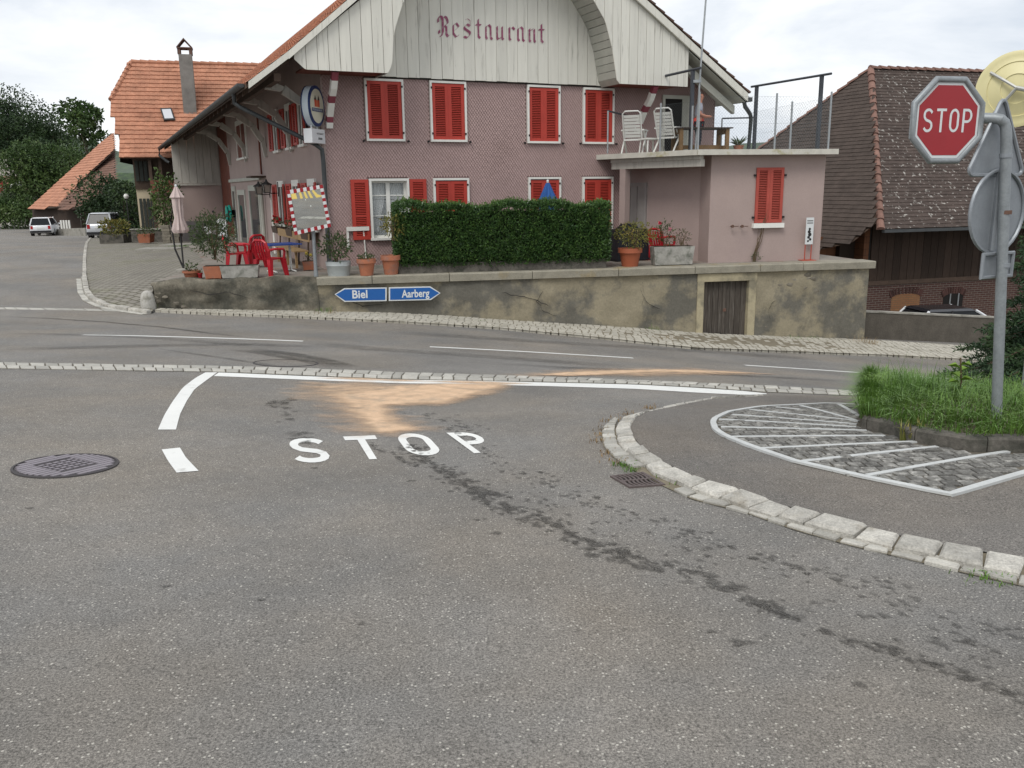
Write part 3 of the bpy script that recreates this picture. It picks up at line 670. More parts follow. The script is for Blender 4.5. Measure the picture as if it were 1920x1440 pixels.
bk.quad((1.4, 17.7, -.9), (0, 17.7, -.9), (0, 17.7, roofz(0)), (1.4, 17.7, roofz(0)))
bk.build('rear_wall', m_pinkw, house, fix=False)
# red-brown timber bay and wing wall at the far end of the side
for k in range(8):
    v0 = 17.72+k*.64; mb = MB(); mb.box(.25, .30, v0, v0+.63, -.9, roofz(0)); mb.build('plank', m_redbr, house)
WV = 22.8; wl = hf(327, 340, WV)[0]
mb = MB(); mb.box(wl, .2, WV, WV+.2, -.9, 1.95+Z0); mb.box(wl, .2, WV-.006, WV, -.9, .15, 0); mb.build('wing_wall', m_pinkw, house)
mb = MB(); mb.box(wl-.02, .2, WV-.03, WV-.007, -.9, .28+Z0); mb.build('wing_plinth', M('grey_plinth', (.16, .15, .15), var=.1), house)
mb = MB(); mb.box(wl-.04, .22, WV-.08, WV-.002, 1.95+Z0, 2.05+Z0); mb.build('wing_ledge', m_boardg, house)
nb = 6
for k in range(nb):
    a = wl+(0.2-wl)*k/nb; c = wl+(.2-wl)*(k+1)/nb; mb = MB(); zt = lambda u: 4.70+(u+.98)*.74-.16+Z0; mb.hexa([(a+.008, WV-.02, 2.06+Z0), (c-.008, WV-.02, 2.06+Z0), (c-.008, WV+.1, 2.06+Z0), (a+.008, WV+.1, 2.06+Z0)], [(a+.008, WV-.02, zt(a)), (c-.008, WV-.02, zt(c)), (c-.008, WV+.1, zt(c)), (a+.008, WV+.1, zt(a))]); mb.build('board', m_boardg, house)
# ---- shingles (about 13 000 of them, joined)
sh = MB(); SW, SH = .078, .052
nr = int((4.42+.35)/SH); nc = int(HU/SW)
for r in range(nr):
    z = -.32+Z0+r*SH+.0
    for c in range(nc):
        u = (c+.5*(r % 2))*SW
        if u+SW > HU: continue
        um, zm = u+SW/2, z+SH*.6
        if any(a-.02 < um < b_+.02 and lo-.02 < zm < hi+.02 for a, b_, lo, hi in win): continue
        j = rnd.uniform(-.003, .003); pr = .022+rnd.uniform(-.003, .004)
        k_ = .91; hw_, hh_ = SW/2*k_, SH*k_; zc = z+SH
        sh.add([(um, -.002, zc+hh_), (um+hw_, -pr*.55, zc+j), (um+j, -pr, zc-hh_), (um-hw_, -pr*.55, zc-j)], [(3, 2, 1, 0)])
sh.build('shingle_cladding', m_shing, house, kind='stuff', fix=False)
mb = MB(); mb.box(-.03, .02, -.035, .0, -.4, 4.3+Z0); mb.build('corner_strip', m_pinkw, house)
mb = MB(); mb.box(-.02, HU, -.06, -.002, -.6, .02+.08); mb.build('plinth', m_conc, house)
# ---- louvred shutters
def shutter_mesh(name, w, h, mat, nl=None, mid=False):
    mb = MB(); t = .04; sw, rl = w*.2, h*.055
    mb.box(0, sw, -t, 0, 0, h); mb.box(w-sw, w, -t, 0, 0, h); mb.box(sw, w-sw, -t*.97, 0, 0, rl); mb.box(sw, w-sw, -t*.97, 0, h-rl, h)
    if mid: mb.box(sw, w-sw, -t*.97, 0, h*.38, h*.38+rl*.7)
    nl = nl or int((h-2*rl)/.043); p = (h-2*rl)/nl
    for i in range(nl):
        z = rl+i*p; mb.add([(sw, -.034, z+.002), (w-sw, -.034, z+.002), (w-sw, -.012, z+p*.62), (sw, -.012, z+p*.62), (sw, -.034, z+.012), (w-sw, -.034, z+.012)], [(0, 1, 2, 3), (4, 5, 1, 0), (3, 2, 5, 4)])
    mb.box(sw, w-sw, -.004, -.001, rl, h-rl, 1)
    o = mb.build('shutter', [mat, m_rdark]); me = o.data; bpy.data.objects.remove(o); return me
def put(me, name, parent, loc=(0, 0, 0), rz=0, rx=0):
    o = bpy.data.objects.new(name, me); COL.objects.link(o); o.parent = parent; o.location = loc; o.rotation_euler = (rx, 0, rz); return o
m_hinge = M('black_hinge', (.02, .018, .018), rough=.5, var=0)
m_rdark = M('shutter_gap_shade', (.13, .016, .012), var=0)  # darker red on the backing paints in the shade between louvres
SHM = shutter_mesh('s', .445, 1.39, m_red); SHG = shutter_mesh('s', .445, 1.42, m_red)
def closed_window(u0, u1, z0, z1, par, sm, fw=.055):
    mb = MB()
    mb.box(u0, u0+fw, -.075, 0, z0, z1); mb.box(u1-fw, u1, -.075, 0, z0, z1); mb.box(u0+fw, u1-fw, -.075, 0, z1-fw, z1); mb.box(u0+fw, u1-fw, -.085, 0, z0, z0+fw)
    fr = mb.build('window', m_white, par)
    put(sm, 'shutter', fr, (u0+fw+.002, -.012, z0+fw)); put(sm, 'shutter', fr, (u0+fw+.004+.445, -.012, z0+fw))
    mb = MB()
    for u in (u0+fw-.03, u1-fw-.01):
        for z in (z0+.18, z1-.2): mb = MB(); mb.box(u, u+.04, -.088, -.074, z, z+.05); mb.build('hinge', m_hinge, fr)
    for s, u in ((-1, u0-.09), (1, u1+.07)): mb = MB(); mb.box(u, u+.03, -.09, -.0, z0-.02, z0+.03); mb.box(u-.02, u+.05, -.09, -.07, z0-.01, z0+.006); mb.build('shutter_catch', m_hinge, fr)
    return fr
for i in (0, 1, 2, 3): closed_window(*win[i], house, SHM)
for i in (5, 6, 7): closed_window(*win[i], house, SHG)
# open casement window with net curtains
u0, u1, z0, z1 = g1; fw = .06; mb = MB()
mb.box(u0, u0+fw, -.08, .14, z0, z1); mb.box(u1-fw, u1, -.08, .14, z0, z1); mb.box(u0+fw, u1-fw, -.08, .14, z1-fw, z1); mb.box(u0-.02, u1+.02, -.11, .14, z0, z0+fw)
ow = mb.build('window', m_white, house); mb = MB(); um = (u0+u1)/2
for a, c in ((u0+fw, um), (um, u1-fw)):
    mb.box(a, a+.05, .07, .12, z0+fw, z1-fw); mb.box(c-.05, c, .07, .12, z0+fw, z1-fw); mb.box(a+.05, c-.05, .07, .12, z0+fw, z0+fw+.06); mb.box(a+.05, c-.05, .07, .12, z1-fw-.05, z1-fw)
    for t in (.35, .68): mb.box(a+.05, c-.05, .08, .11, z0+fw+(z1-z0)*t, z0+fw+(z1-z0)*t+.025)
mb.build('casement', m_white, ow)
for a, c in ((u0+fw, um), (um, u1-fw)):
    for k in range(3):
        h = (z1-z0-2*fw)/3; mb = MB(); mb.box(a+.05, c-.05, .093, .099, z0+fw+k*h+.02, z0+fw+(k+1)*h); 
        gl = M('clear_pane', (.8, .85, .85), rough=.03, spec=.5, var=0, alpha=.18); mb.build('pane', gl, ow)
for s in (0, 1):                # gathered curtains
    mb = MB(); n = 26
    for i in range(n+1):
        t = i/n
        for k, q in enumerate((0, .35, .7, 1)):
            spread = [1, .92, .62, .45][k]
            uu = (u0+.09+t*.40*spread) if s == 0 else (u1-.09-t*.40*spread)
            mb.v.append((uu, .20+.018*math.sin(t*34+k), z1-.1-(z1-z0-.32)*q))
    mb.f = [(i*4+k, i*4+k+1, i*4+k+5, i*4+k+4) for i in range(n) for k in range(3)]; mb.m = [0]*len(mb.f); mb.build('curtain', m_curt, ow, smooth=True, fix=False)
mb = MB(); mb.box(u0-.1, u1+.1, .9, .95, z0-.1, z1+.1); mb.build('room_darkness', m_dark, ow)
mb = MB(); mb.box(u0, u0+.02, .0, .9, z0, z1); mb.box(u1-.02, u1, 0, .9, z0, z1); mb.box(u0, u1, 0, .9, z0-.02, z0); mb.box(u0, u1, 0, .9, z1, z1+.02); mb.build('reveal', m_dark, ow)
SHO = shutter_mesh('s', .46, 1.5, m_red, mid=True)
put(SHO, 'shutter', ow, (u0-.475, -.03, z0+.03)); put(SHO, 'shutter', ow, (u1+.015, -.03, z0+.03))
# small white cable box and pipe left of that window
mb = MB(); mb.box(.42, 1.0, -.09, -.02, .66+Z0-.05, .66+Z0+.05); mb.box(.42, .47, -.07, -.02, .2+Z0, .62+Z0); mb.tube([(.86, -.05, .6+Z0), (.9, -.05, -.25+Z0)], .018, 6); mb.build('cable_duct', m_white, house)
# ---- gable: boards behind the arch, boards in front with the arch cut out
ARL = [(1.35, 4.30), (1.44, 4.47), (1.50, 4.65), (1.50, 5.01), (1.59, 5.37), (1.82, 5.97), (2.25, 6.65), (2.9, 7.25), (3.7, 7.6), (4.5, 7.7), (5.3, 7.6), (6.1, 7.25), (6.65, 6.75), (6.98, 6.35), (7.34, 5.86), (7.56, 5.21), (7.65, 4.75), (7.72, 4.41), (7.82, 4.31)]
ARL = [(u, z+Z0) for u, z in ARL]
def archz(u): return float(np.interp(u, [p[0] for p in ARL], [p[1] for p in ARL])) if 1.35 < u < 7.82 else -1
gb = MB(); gb.add([(1.2, -.05, 4.34+Z0), (8.1, -.05, 4.34+Z0), (8.1, -.05, 6.6+Z0), (4.6, -.05, 8.2+Z0), (1.2, -.05, 6.2+Z0)], [(0, 1, 2, 3, 4)]); gable = gb.build('gable_back', m_crack, house, fix=False)
edges_in = [1.28+.305*i for i in range(23)]
for i in range(22):
    a, c = edges_in[i]+.005, edges_in[i+1]-.005+rnd.uniform(-.003, .003); zt = min(8.2, 6.2+(min(a, 4.6)-1.2)*.58, 8.2-(max(c, 4.6)-4.6)*.45)+Z0
    mb = MB(); zb = 4.37+Z0+rnd.uniform(-.008, .008); d = rnd.uniform(0, .008); mb.box(a, c, -.105-d, -.06, zb, zt); mb.build('gable_board', m_board, gable)
ov = -1.1
ob = MB(); fo = [(-.78, 4.32), (-.98, 4.55)]
def outer_board(a, c):
    zt = lambda u: min(AP+(u-4.55)*.786, AP-(u-4.55)*.632)+.03
    def zb(u):
        q = archz(u)
        if q > 0: return q
        if u < -.6: return 4.32+Z0+(-.6-u)*.9
        return 4.32+Z0
    n = 6; mb = MB(); us_ = np.linspace(a, c, n)
    for u in us_:
        for v in (ov, ov+.028):
            mb.v += [(u, v, zb(u)), (u, v, max(zt(u), zb(u)+.01))]
    for i in range(n-1):
        o = i*4; p = o+4; mb.f += [(o, p, p+1, o+1), (o+2, o+3, p+3, p+2), (o, o+2, p+2, p), (o+1, p+1, p+3, o+3)]
    mb.f += [(0, 1, 3, 2), (n*4-4, n*4-2, n*4-1, n*4-3)]; mb.m = [0]*len(mb.f)
    mb.build('gable_board', m_board, house)
e = -.84
while e < 10.02:
    c = min(e+.262+rnd.uniform(-.01, .01), 10.03); outer_board(e+.006, c-.006); e = c
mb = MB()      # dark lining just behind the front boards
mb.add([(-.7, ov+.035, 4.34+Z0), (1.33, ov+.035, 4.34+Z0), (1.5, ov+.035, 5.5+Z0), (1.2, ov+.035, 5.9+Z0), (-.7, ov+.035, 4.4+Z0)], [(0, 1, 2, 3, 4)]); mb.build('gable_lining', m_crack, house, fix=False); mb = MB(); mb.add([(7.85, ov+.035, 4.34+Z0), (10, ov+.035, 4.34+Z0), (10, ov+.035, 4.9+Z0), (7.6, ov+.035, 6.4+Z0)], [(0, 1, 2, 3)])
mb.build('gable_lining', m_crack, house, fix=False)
# curved soffit of the arch, board by board
ap = resample(np.array([(u, z, 0) for u, z in ARL]), 53)
for i in range(len(ap)-1):
    (a, b_), (c, d) = ap[i][:2], ap[i+1][:2]; nn = np.array([-(d-b_), c-a]); nn = nn/np.linalg.norm(nn); e = .012
    P = lambda u, z, v, k: (u+nn[0]*k, v, z+nn[1]*k)
    t0, t1 = .03, .97; A1 = (a+(c-a)*t0, b_+(d-b_)*t0); A2 = (a+(c-a)*t1, b_+(d-b_)*t1)
    mb = MB(); mb.hexa([P(*A1, ov+.03, e), P(*A2, ov+.03, e), P(*A2, -.11, e), P(*A1, -.11, e)], [P(*A1, ov+.03, e+.02), P(*A2, ov+.03, e+.02), P(*A2, -.11, e+.02), P(*A1, -.11, e+.02)]); mb.build('arch_board', m_soff, house)
# flat soffit under the front boards
for a, c in ((-.6, 1.38), (7.86, 10.0)): mb = MB(); mb.box(a, c, ov+.035, -.02, 4.36+Z0, 4.40+Z0); mb.build('gable_soffit', m_redbr, house)
# lettering, written with a broad nib
def nib(path, w=.2, ang=42):
    nv = np.array([math.cos(R_(ang)), math.sin(R_(ang))])*w/2; out = []
    for a, b_ in zip(path[:-1], path[1:]):
        a, b_ = np.array(a, float), np.array(b_, float); out.append((a-nv, a+nv, b_+nv, b_-nv))
    return out
mini = lambda x: [(x-.10, .84), (x, .94), (x, .10), (x+.10, .0)]
BL = {'R': ([[(.02, 1.0), (.0, 1.2), (.12, 1.42), (.26, 1.40), (.34, 1.2), (.34, .3), (.25, .05), (.1, .0)], [(.06, .42), (.06, .2)], [(.34, 1.3), (.46, 1.42), (.62, 1.36), (.72, 1.1), (.70, .92), (.42, .74)], [(.46, .74), (.60, .70), (.60, .2), (.72, .0), (.86, .14)]], .95),
      'e': ([[(.12, .84), (.10, .25), (.34, .0), (.62, .16)], [(.12, .82), (.38, 1.0), (.62, .74), (.22, .46)]], .75),
      's': ([[(.60, .86), (.34, .98), (.12, .78), (.14, .66), (.56, .42), (.60, .26), (.36, .0), (.08, .08)]], .75),
      't': ([[(.26, 1.36), (.26, .14), (.40, .0), (.52, .10)], [(.02, .96), (.50, .96)]], .6),
      'a': ([[(.02, .80), (.14, .90), (.12, .14), (.24, .0)], [(.12, .86), (.40, 1.04), (.58, .88)], [(.56, .92), (.56, .12), (.70, .0)]], .85),
      'u': ([mini(.14), [(.2, .02), (.5, .16)], mini(.58)], .85), 'n': ([mini(.14), [(.16, .8), (.5, .98)], mini(.58)], .85),
      'r': ([mini(.16), [(.2, .78), (.42, .98), (.60, .80)]], .75)}
pos = [178, 385, 545, 735, 870, 1035, 1215, 1350, 1520, 1680]; wid = [168, 105, 118, 82, 122, 128, 112, 122, 122, 82]
bz = [463, 472, 483, 490, 503, 508, 522, 533, 544, 556]
for ch, x0, w, yb in zip('Restaurant', pos, wid, bz):
    q0 = hf(800+x0/8, 10+yb/8, -.12); q1 = hf(800+(x0+w)/8, 10+yb/8, -.12); uw = q1[0]-q0[0]; xh = .335
    mb = MB(); st_, ad = BL[ch]; k = 0
    for p in st_:
        for qd in nib(p, .21, 40): mb.add([(q0[0]+c[0]/(ad-.1)*uw, -.1195-.0006*(k % 5), q0[2]+c[1]*xh) for c in qd], [(0, 1, 2, 3)]); k += 1
    if ch == 's': 
        for qd in nib([(.60, .9), (.62, 1.25), (.4, 1.38), (.2, 1.28)], .05, 40): mb.add([(q0[0]+c[0]/(ad-.1)*uw, -.122, q0[2]+c[1]*xh) for c in qd], [(0, 1, 2, 3)])
    mb.build('letter_'+ch.lower(), m_text, gable, fix=False)
# ---- roof
LT = [(-1.95, 3.98), (-.98, 4.70), (4.38, 9.15)]; RT = [(4.38, 9.15), (12.12, 4.22)]
LT = [(u, z+Z0) for u, z in LT]; RT = [(u, z+Z0) for u, z in RT]
rv0, rv1 = -1.2, HV+.8
mb = MB()
for (a, c) in ((LT[0], LT[1]), (LT[1], LT[2]), (RT[0], RT[1])):
    mb.hexa([(a[0], rv0+.06, a[1]-.12), (c[0], rv0+.06, c[1]-.12), (c[0], rv1, c[1]-.12), (a[0], rv1, a[1]-.12)], [(a[0], rv0+.06, a[1]-.03), (c[0], rv0+.06, c[1]-.03), (c[0], rv1, c[1]-.03), (a[0], rv1, a[1]-.03)])
roof = mb.build('roof', m_brown, house)
def tiles(mb, org, along, up, nrm, W_, Ls, tw=.2, tl=.3, thick=.028, clip=None, jit=.006, curve=.02):
    org, along, up, nrm = map(lambda q: np.asarray(q, float), (org, along, up, nrm)); nc, nr = int(W_/tw), int(Ls/tl)+1
    for r in range(nr):
        for c in range(nc):
            x = c*tw; y = r*tl
            if clip and not clip(x+tw/2, y+tl/2): continue
            h0 = thick+rnd.uniform(0, jit); h1 = .004
            y1 = min(y+tl*1.12, Ls)
            if y1-y < .05: continue
            prof = ((0, .35), (.18, 1.5), (.5, 1.0), (.85, .85), (1.0, .2))
            dy = rnd.uniform(-jit, jit); o = len(mb.v)
            for t, k in prof: mb.v.append(tuple(org+along*(x+tw*t)+up*(y+dy)+nrm*(h0*.55+k*curve*.7)))
            for t, k in prof: mb.v.append(tuple(org+along*(x+tw*t)+up*y1+nrm*(h1+k*curve*.55)))
            for t, k in ((0, 0), (1, 0)): mb.v.append(tuple(org+along*(x+tw*t)+up*(y+dy)-nrm*.004))
            mb.f += [(o+i, o+i+1, o+6+i, o+5+i) for i in range(4)]+[(o+10, o+11, o+4, o+3, o+2, o+1, o)]; mb.m += [0]*5
mb = MB()
for (a, c) in ((LT[0], LT[1]), (LT[1], LT[2])):
    d = np.array([c[0]-a[0], 0, c[1]-a[1]]); Ls = np.linalg.norm(d); d /= Ls; nn = np.array([-d[2], 0, d[0]])
    tiles(mb, (a[0], rv0, a[1]-.03), (0, 1, 0), d, nn, rv1-rv0, Ls, .26, .34, .04)
mb.build('roof_tiles', m_tile, roof, kind='stuff', fix=False)
a, c = RT[1], RT[0]; d = np.array([c[0]-a[0], 0, c[1]-a[1]]); Ls = np.linalg.norm(d); d /= Ls; nn = np.array([-d[2], 0, d[0]]); nn = nn if nn[2] > 0 else -nn
m_tiled = M('weathered_dark_tile', (.12, .075, .06), rough=.9, var=.3, vscale=3)
for k in range(int(Ls/.36)):
    p0 = np.array([a[0], 0, a[1]])+d*(k*.36); mb = MB()
    q = [p0+nn*.0+d*-.03, p0+d*.4, ]; mb.hexa([(p0-d*.03)+[0, rv0-.02, 0], (p0-d*.03)+[0, rv1, 0], (p0+d*.40)+[0, rv1, 0], (p0+d*.40)+[0, rv0-.02, 0]], [(p0-d*.03)+nn*.055+[0, rv0-.02, 0], (p0-d*.03)+nn*.055+[0, rv1, 0], (p0+d*.40)+nn*.012+[0, rv1, 0], (p0+d*.40)+nn*.012+[0, rv0-.02, 0]]); mb.build('tile_course', m_tiled, roof)
# verge boards
for nm, seg, th in (('verge_board', ((-.98, 4.70), (4.38, 9.15)), .19), ('verge_board', ((-1.9, 4.02), (-.98, 4.70)), .17), ('verge_board', ((12.08, 4.22), (4.38, 9.12)), .24)):
    (a, c) = [(u, z+Z0) for u, z in seg]; mb = MB(); mb.hexa([(a[0], rv0-.01, a[1]-th), (c[0], rv0-.01, c[1]-th), (c[0], rv0+.05, c[1]-th), (a[0], rv0+.05, a[1]-th)], [(a[0], rv0-.01, a[1]-.02), (c[0], rv0-.01, c[1]-.02), (c[0], rv0+.05, c[1]-.02), (a[0], rv0+.05, a[1]-.02)]); mb.build(nm, m_board, house)
# right-hand soffit boards and beam under the overhang
mb = MB(); a, c = (9.6, 5.58+Z0), (12.05, 4.02+Z0); mb.hexa([(a[0], ov+.0, a[1]-.06), (c[0], ov+.0, c[1]-.06), (c[0], 1.5, c[1]-.06), (a[0], 1.5, a[1]-.06)], [(a[0], ov, a[1]-.03), (c[0], ov, c[1]-.03), (c[0], 1.5, c[1]-.03), (a[0], 1.5, a[1]-.03)]); mb.build('soffit', m_soff, house)
mb = MB(); a, c = (9.9, 5.12+Z0), (11.9, 3.86+Z0); mb.hexa([(a[0], ov+.25, a[1]-.2), (c[0], ov+.25, c[1]-.2), (c[0], ov+.4, c[1]-.2), (a[0], ov+.4, a[1]-.2)], [(a[0], ov+.25, a[1]+.02), (c[0], ov+.25, c[1]+.02), (c[0], ov+.4, c[1]+.02), (a[0], ov+.4, a[1]+.02)]); mb.build('rafter_end', m_soff, house)
# left eave: rafters, curved braces, gutter, downpipe
for k in range(30):
    v = -.9+k*.98; mb = MB(); mb.hexa([(-1.85, v, 3.80+Z0), (.05, v, 5.22+Z0), (.05, v+.12, 5.22+Z0), (-1.85, v+.12, 3.80+Z0)], [(-1.85, v, 3.94+Z0), (.05, v, 5.4+Z0), (.05, v+.12, 5.4+Z0), (-1.85, v+.12, 3.94+Z0)]); mb.build('rafter', m_brown, house)
mb = MB(); mb.box(-1.3, -1.15, -1, HV, 4.05+Z0, 4.22+Z0); mb.build('purlin', m_brown, house)
for v in (.35, 3.9, 8.2, 12.5, 17.0):
    mb = MB(); pts = [(-.02, v, 2.75+Z0), (-.12, v, 3.25+Z0), (-.42, v, 3.72+Z0), (-.85, v, 4.02+Z0), (-1.25, v, 4.12+Z0)]
    for p, q in zip(pts[:-1], pts[1:]):
        mb.hexa([(p[0]-.07, v-.07, p[2]-.05), (q[0]-.04, v-.07, q[2]-.1), (q[0]-.04, v+.07, q[2]-.1), (p[0]-.07, v+.07, p[2]-.05)], [(p[0]+.07, v-.07, p[2]+.05), (q[0]+.04, v-.07, q[2]+.1), (q[0]+.04, v+.07, q[2]+.1), (p[0]+.07, v+.07, p[2]+.05)])
    mb.build('eave_brace', m_boardg, house)
mb = MB(); pr = [(-.09*math.cos(R_(t)), -.09*math.sin(R_(t))) for t in range(0, 181, 20)]
for i, (a, c) in enumerate(pr): mb.v += [(-2.02+a, rv0+.25, 3.98+Z0+c), (-2.02+a, rv1, 3.98+Z0+c)]
mb.f = [(2*i, 2*i+1, 2*i+3, 2*i+2) for i in range(len(pr)-1)]; mb.f.append(tuple(range(0, 2*len(pr), 2))); mb.m = [0]*len(mb.f); mb.build('gutter', m_zinc, house, fix=False)
mb = MB(); mb.tube([(-2.0, .55, 3.92+Z0), (-1.98, .6, 3.70+Z0), (-1.85, .55, 3.60+Z0), (-.25, -.12, 2.72+Z0), (-.1, -.12, 2.6+Z0), (-.08, -.1, 2.3+Z0), (-.08, -.1, -.3+Z0)], .055, 10); mb.build('downpipe', m_zinc, house, smooth=True)
mb = MB(); mb.tube([(-2.02, rv1-.1, 3.9+Z0), (-2.05, rv1-.1, 3.6+Z0), (-1.75, rv1-.2, 3.3+Z0), (-1.6, rv1-.3, 3.2+Z0)], .07, 8); mb.build('gutter_elbow', m_zinc, house, smooth=True)
e = hf(1398, 190, -1.1)
mb = MB(); mb.box(12.05, 12.25, -1.2, HV, 3.98+Z0, 4.1+Z0); mb.build('gutter', m_zinc, house)
g = [hf(1395, 190, -1.05), hf(1397, 200, -1.0), hf(1402, 207, -.8), hf(1407, 215, -.6), hf(1408, 225, -.55), hf(1403, 282, -.5)]
g[-1][2] = 2.55+Z0
mb = MB(); mb.tube(g, .06, 10); mb.lathe([(.06, 0), (.13, .14)], c=tuple(g[0]), n=10); mb.build('downpipe', m_zinc, house, smooth=True)
# painted corbels at both ends of the gable
m_corb = [m_white, M('dull_crimson', (.24, .06, .08), var=.15)]
for u, top in ((.12, 4.3), (9.05, 4.3)):
    pts = [(u, -.95, 4.30), (u, -.72, 3.95), (u, -.42, 3.66), (u, -.2, 3.36), (u, -.1, 3.1)]; mb = MB()
    for i in range(len(pts)-1):
        a, c = np.array(pts[i]), np.array(pts[i+1])
        for s in range(2):
            p = a+(c-a)*s/2; q = a+(c-a)*(s+1)/2; w = .075
            mb.hexa([(p[0]-w, p[1]-.06, p[2]+Z0), (p[0]+w, p[1]-.06, p[2]+Z0), (p[0]+w, p[1]+.07, p[2]+Z0+.06), (p[0]-w, p[1]+.07, p[2]+Z0+.06)], [(q[0]-w, q[1]-.06, q[2]+Z0), (q[0]+w, q[1]-.06, q[2]+Z0), (q[0]+w, q[1]+.07, q[2]+Z0+.06), (q[0]-w, q[1]+.07, q[2]+Z0+.06)], (i*2+s) % 3 == 0 and 1 or 0)
    mb.build('corbel', m_corb, house)
mb = MB(); mb.box(-.0, 0.03, -.05, 0, 4, 4.3); 
# ---- side wall openings
def side_window(v0, v1, z0, z1, shut=True, flowers=False, glass=m_glass):
    z0 += Z0; z1 += Z0; mb = MB(); fw = .09
    mb.box(-.06, 0, v0, v0+fw, z0, z1); mb.box(-.06, 0, v1-fw, v1, z0, z1); mb.box(-.06, 0, v0+fw, v1-fw, z1-fw*2, z1); mb.box(-.1, 0, v0-.05, v1+.05, z0-.07, z0); mb.box(-.045, -.005, (v0+v1)/2-.03, (v0+v1)/2+.03, z0, z1-fw*2)
    fr = mb.build('window', m_white, house); mb = MB(); mb.box(-.03, -.004, v0+fw, v1-fw, z0, z1-fw*2); mb.build('pane', glass, fr)
    if shut:
        h = z1-z0-.1; w = (v1-v0)/2; me = shutter_mesh('s', w, h, m_red)
        put(me, 'shutter', fr, (-.05, v0-.02, z0), -math.pi/2+R_(-8)); put(me, 'shutter', fr, (-.05-.05, v1+w+.02, z0), -math.pi/2+R_(5))
    return fr
side_window(1.15, 2.05, .62, 1.93); side_window(3.2, 4.2, .62, 1.93); side_window(5.5, 6.5, .62, 1.93)
side_window(2.0, 2.7, 2.85, 4.05); side_window(3.7, 4.5, 2.85, 4.05); side_window(5.7, 6.5, 2.85, 4.05)
fr = side_window(12.2, 14.6, 2.9, 4.3, shut=False, glass=m_redbr)
mb = MB(); mb.box(-.08, 0, 9.65, 17.65, 2.02+Z0, 2.14+Z0); mb.build('lintel', m_soff, house)
for v0, v1, z1, gm in ((16.2, 17.3, 1.85, m_glass), (13.6, 15.6, 1.7, m_glass), (10.2, 12.6, 1.85, m_glass)):
    mb = MB(); mb.box(-.05, 0, v0, v0+.18, -.5+Z0, z1+Z0); mb.box(-.05, 0, v1-.18, v1, -.5+Z0, z1+Z0); mb.box(-.05, 0, v0+.18, v1-.18, z1-.2+Z0, z1+Z0)
    dr = mb.build('door', m_soff, house); mb = MB(); mb.box(-.02, -.002, v0+.18, v1-.18, -.5+Z0, z1-.2+Z0); mb.build('pane', gm, dr); mb = MB(); mb.box(-.09, -.05, v0+.24, v0+.27, .45+Z0, .6+Z0); mb.build('handle', m_zinc, dr)
mb = MB(); mb.tube([(-.1, 7.4, -.4+Z0), (-.1, 7.4, 1.35+Z0)], .04, 8); mb.build('white_pipe', m_white, house, smooth=True)
mb = MB(); mb.tube([(-.12, 9.2, -.4+Z0), (-.12, 9.2, 1.95+Z0)], .07, 8); mb.build('porch_post', m_soff, house, smooth=True)
mb = MB(); mb.tube([(-.03, 9.4, 2.2+Z0), (-.03, 9.4, 4.2+Z0)], .03, 6); mb.build('red_conduit', m_redbr, house)
mb = MB(); mb.box(-.5, 0, 8.7, 9.7, 2.08+Z0, 2.14+Z0); mb.build('porch_canopy', m_brown, house)

# door from the upper floor to the roof terrace
q0, q1 = hf(1241, 178), hf(1292, 178); mb = MB(); u0, u1, z1 = q0[0], q1[0], q0[2]; zb_ = 2.52+Z0
mb.box(u0, u0+.09, -.06, .0, zb_, z1); mb.box(u1-.09, u1, -.06, 0, zb_, z1); mb.box(u0+.09, u1-.09, -.06, 0, z1-.1, z1); td = mb.build('door', m_soff, house)
mb = MB(); mb.box(u0+.09, u1-.09, -.03, -.024, zb_, z1-.1); mb.build('opening', m_dark, td)
mb = MB(); mb.box(u1-.26, u1-.09, -.05, -.031, zb_, z1-.1); mb.build('door_leaf', m_soff, td)
# ================================================================== TERRACE, RETAINING WALL, ANNEX
W0, W1, W2 = np.array([-8.3, 20.0, 0]), np.array([-4.6, 20.42, 0]), np.array([9.52, 22.9, 0])
wd = (W2-W1)/np.linalg.norm(W2-W1); wn = np.array([-wd[1], wd[0], 0]); WL = float(np.linalg.norm(W2-W1))
def wl_(px, py, off=0.):
    q = onplane(px, py, W1+wn*off, wn)-W1; return q@wd, q[2]
def wp(s, z, off=0.): q = W1+wd*s+wn*off; return np.array([q[0], q[1], z])
m_wall = M('old_plaster', (.265, .233, .165), rough=.95, var=.2, vscale=2.2, fine=.16, fscale=22, bump=.6, bscale=14, col2=(.135, .127, .106), c2scale=.8, c2thr=(.47, .56), c2detail=10)
m_wall2 = M('rubble_plaster', (.20, .18, .14), rough=.95, var=.35, vscale=4, fine=.25, fscale=25, bump=1., bscale=9, col2=(.07, .068, .055), c2scale=1.4, c2thr=(.42, .62), c2detail=9)
m_slab = M('lichen_slab', (.27, .25, .20), rough=.92, var=.22, vscale=3, fine=.15, fscale=30, bump=.4, bscale=25, col2=(.30, .225, .10), c2scale=.9, c2thr=(.56, .72))
m_stone = M('rubble_stone', (.19, .17, .135), rough=.95, var=.3, vscale=8, fine=.2, fscale=40, rand=.3, bump=.6, bscale=30)
m_jamb = M('ochre_jamb', (.40, .35, .235), rough=.9, var=.18, vscale=4, fine=.12, fscale=30, bump=.3, bscale=20, col2=(.2, .18, .13), c2scale=2)
m_oldwood = M('grey_old_wood', (.085, .072, .06), rough=.9, var=.3, vscale=4, rand=.25, stretch=(12, 12, .8), col2=(.17, .155, .135), c2scale=2.4, c2thr=(.5, .72))
nz = np.random.RandomState(3)
_lat = nz.rand(64, 64)
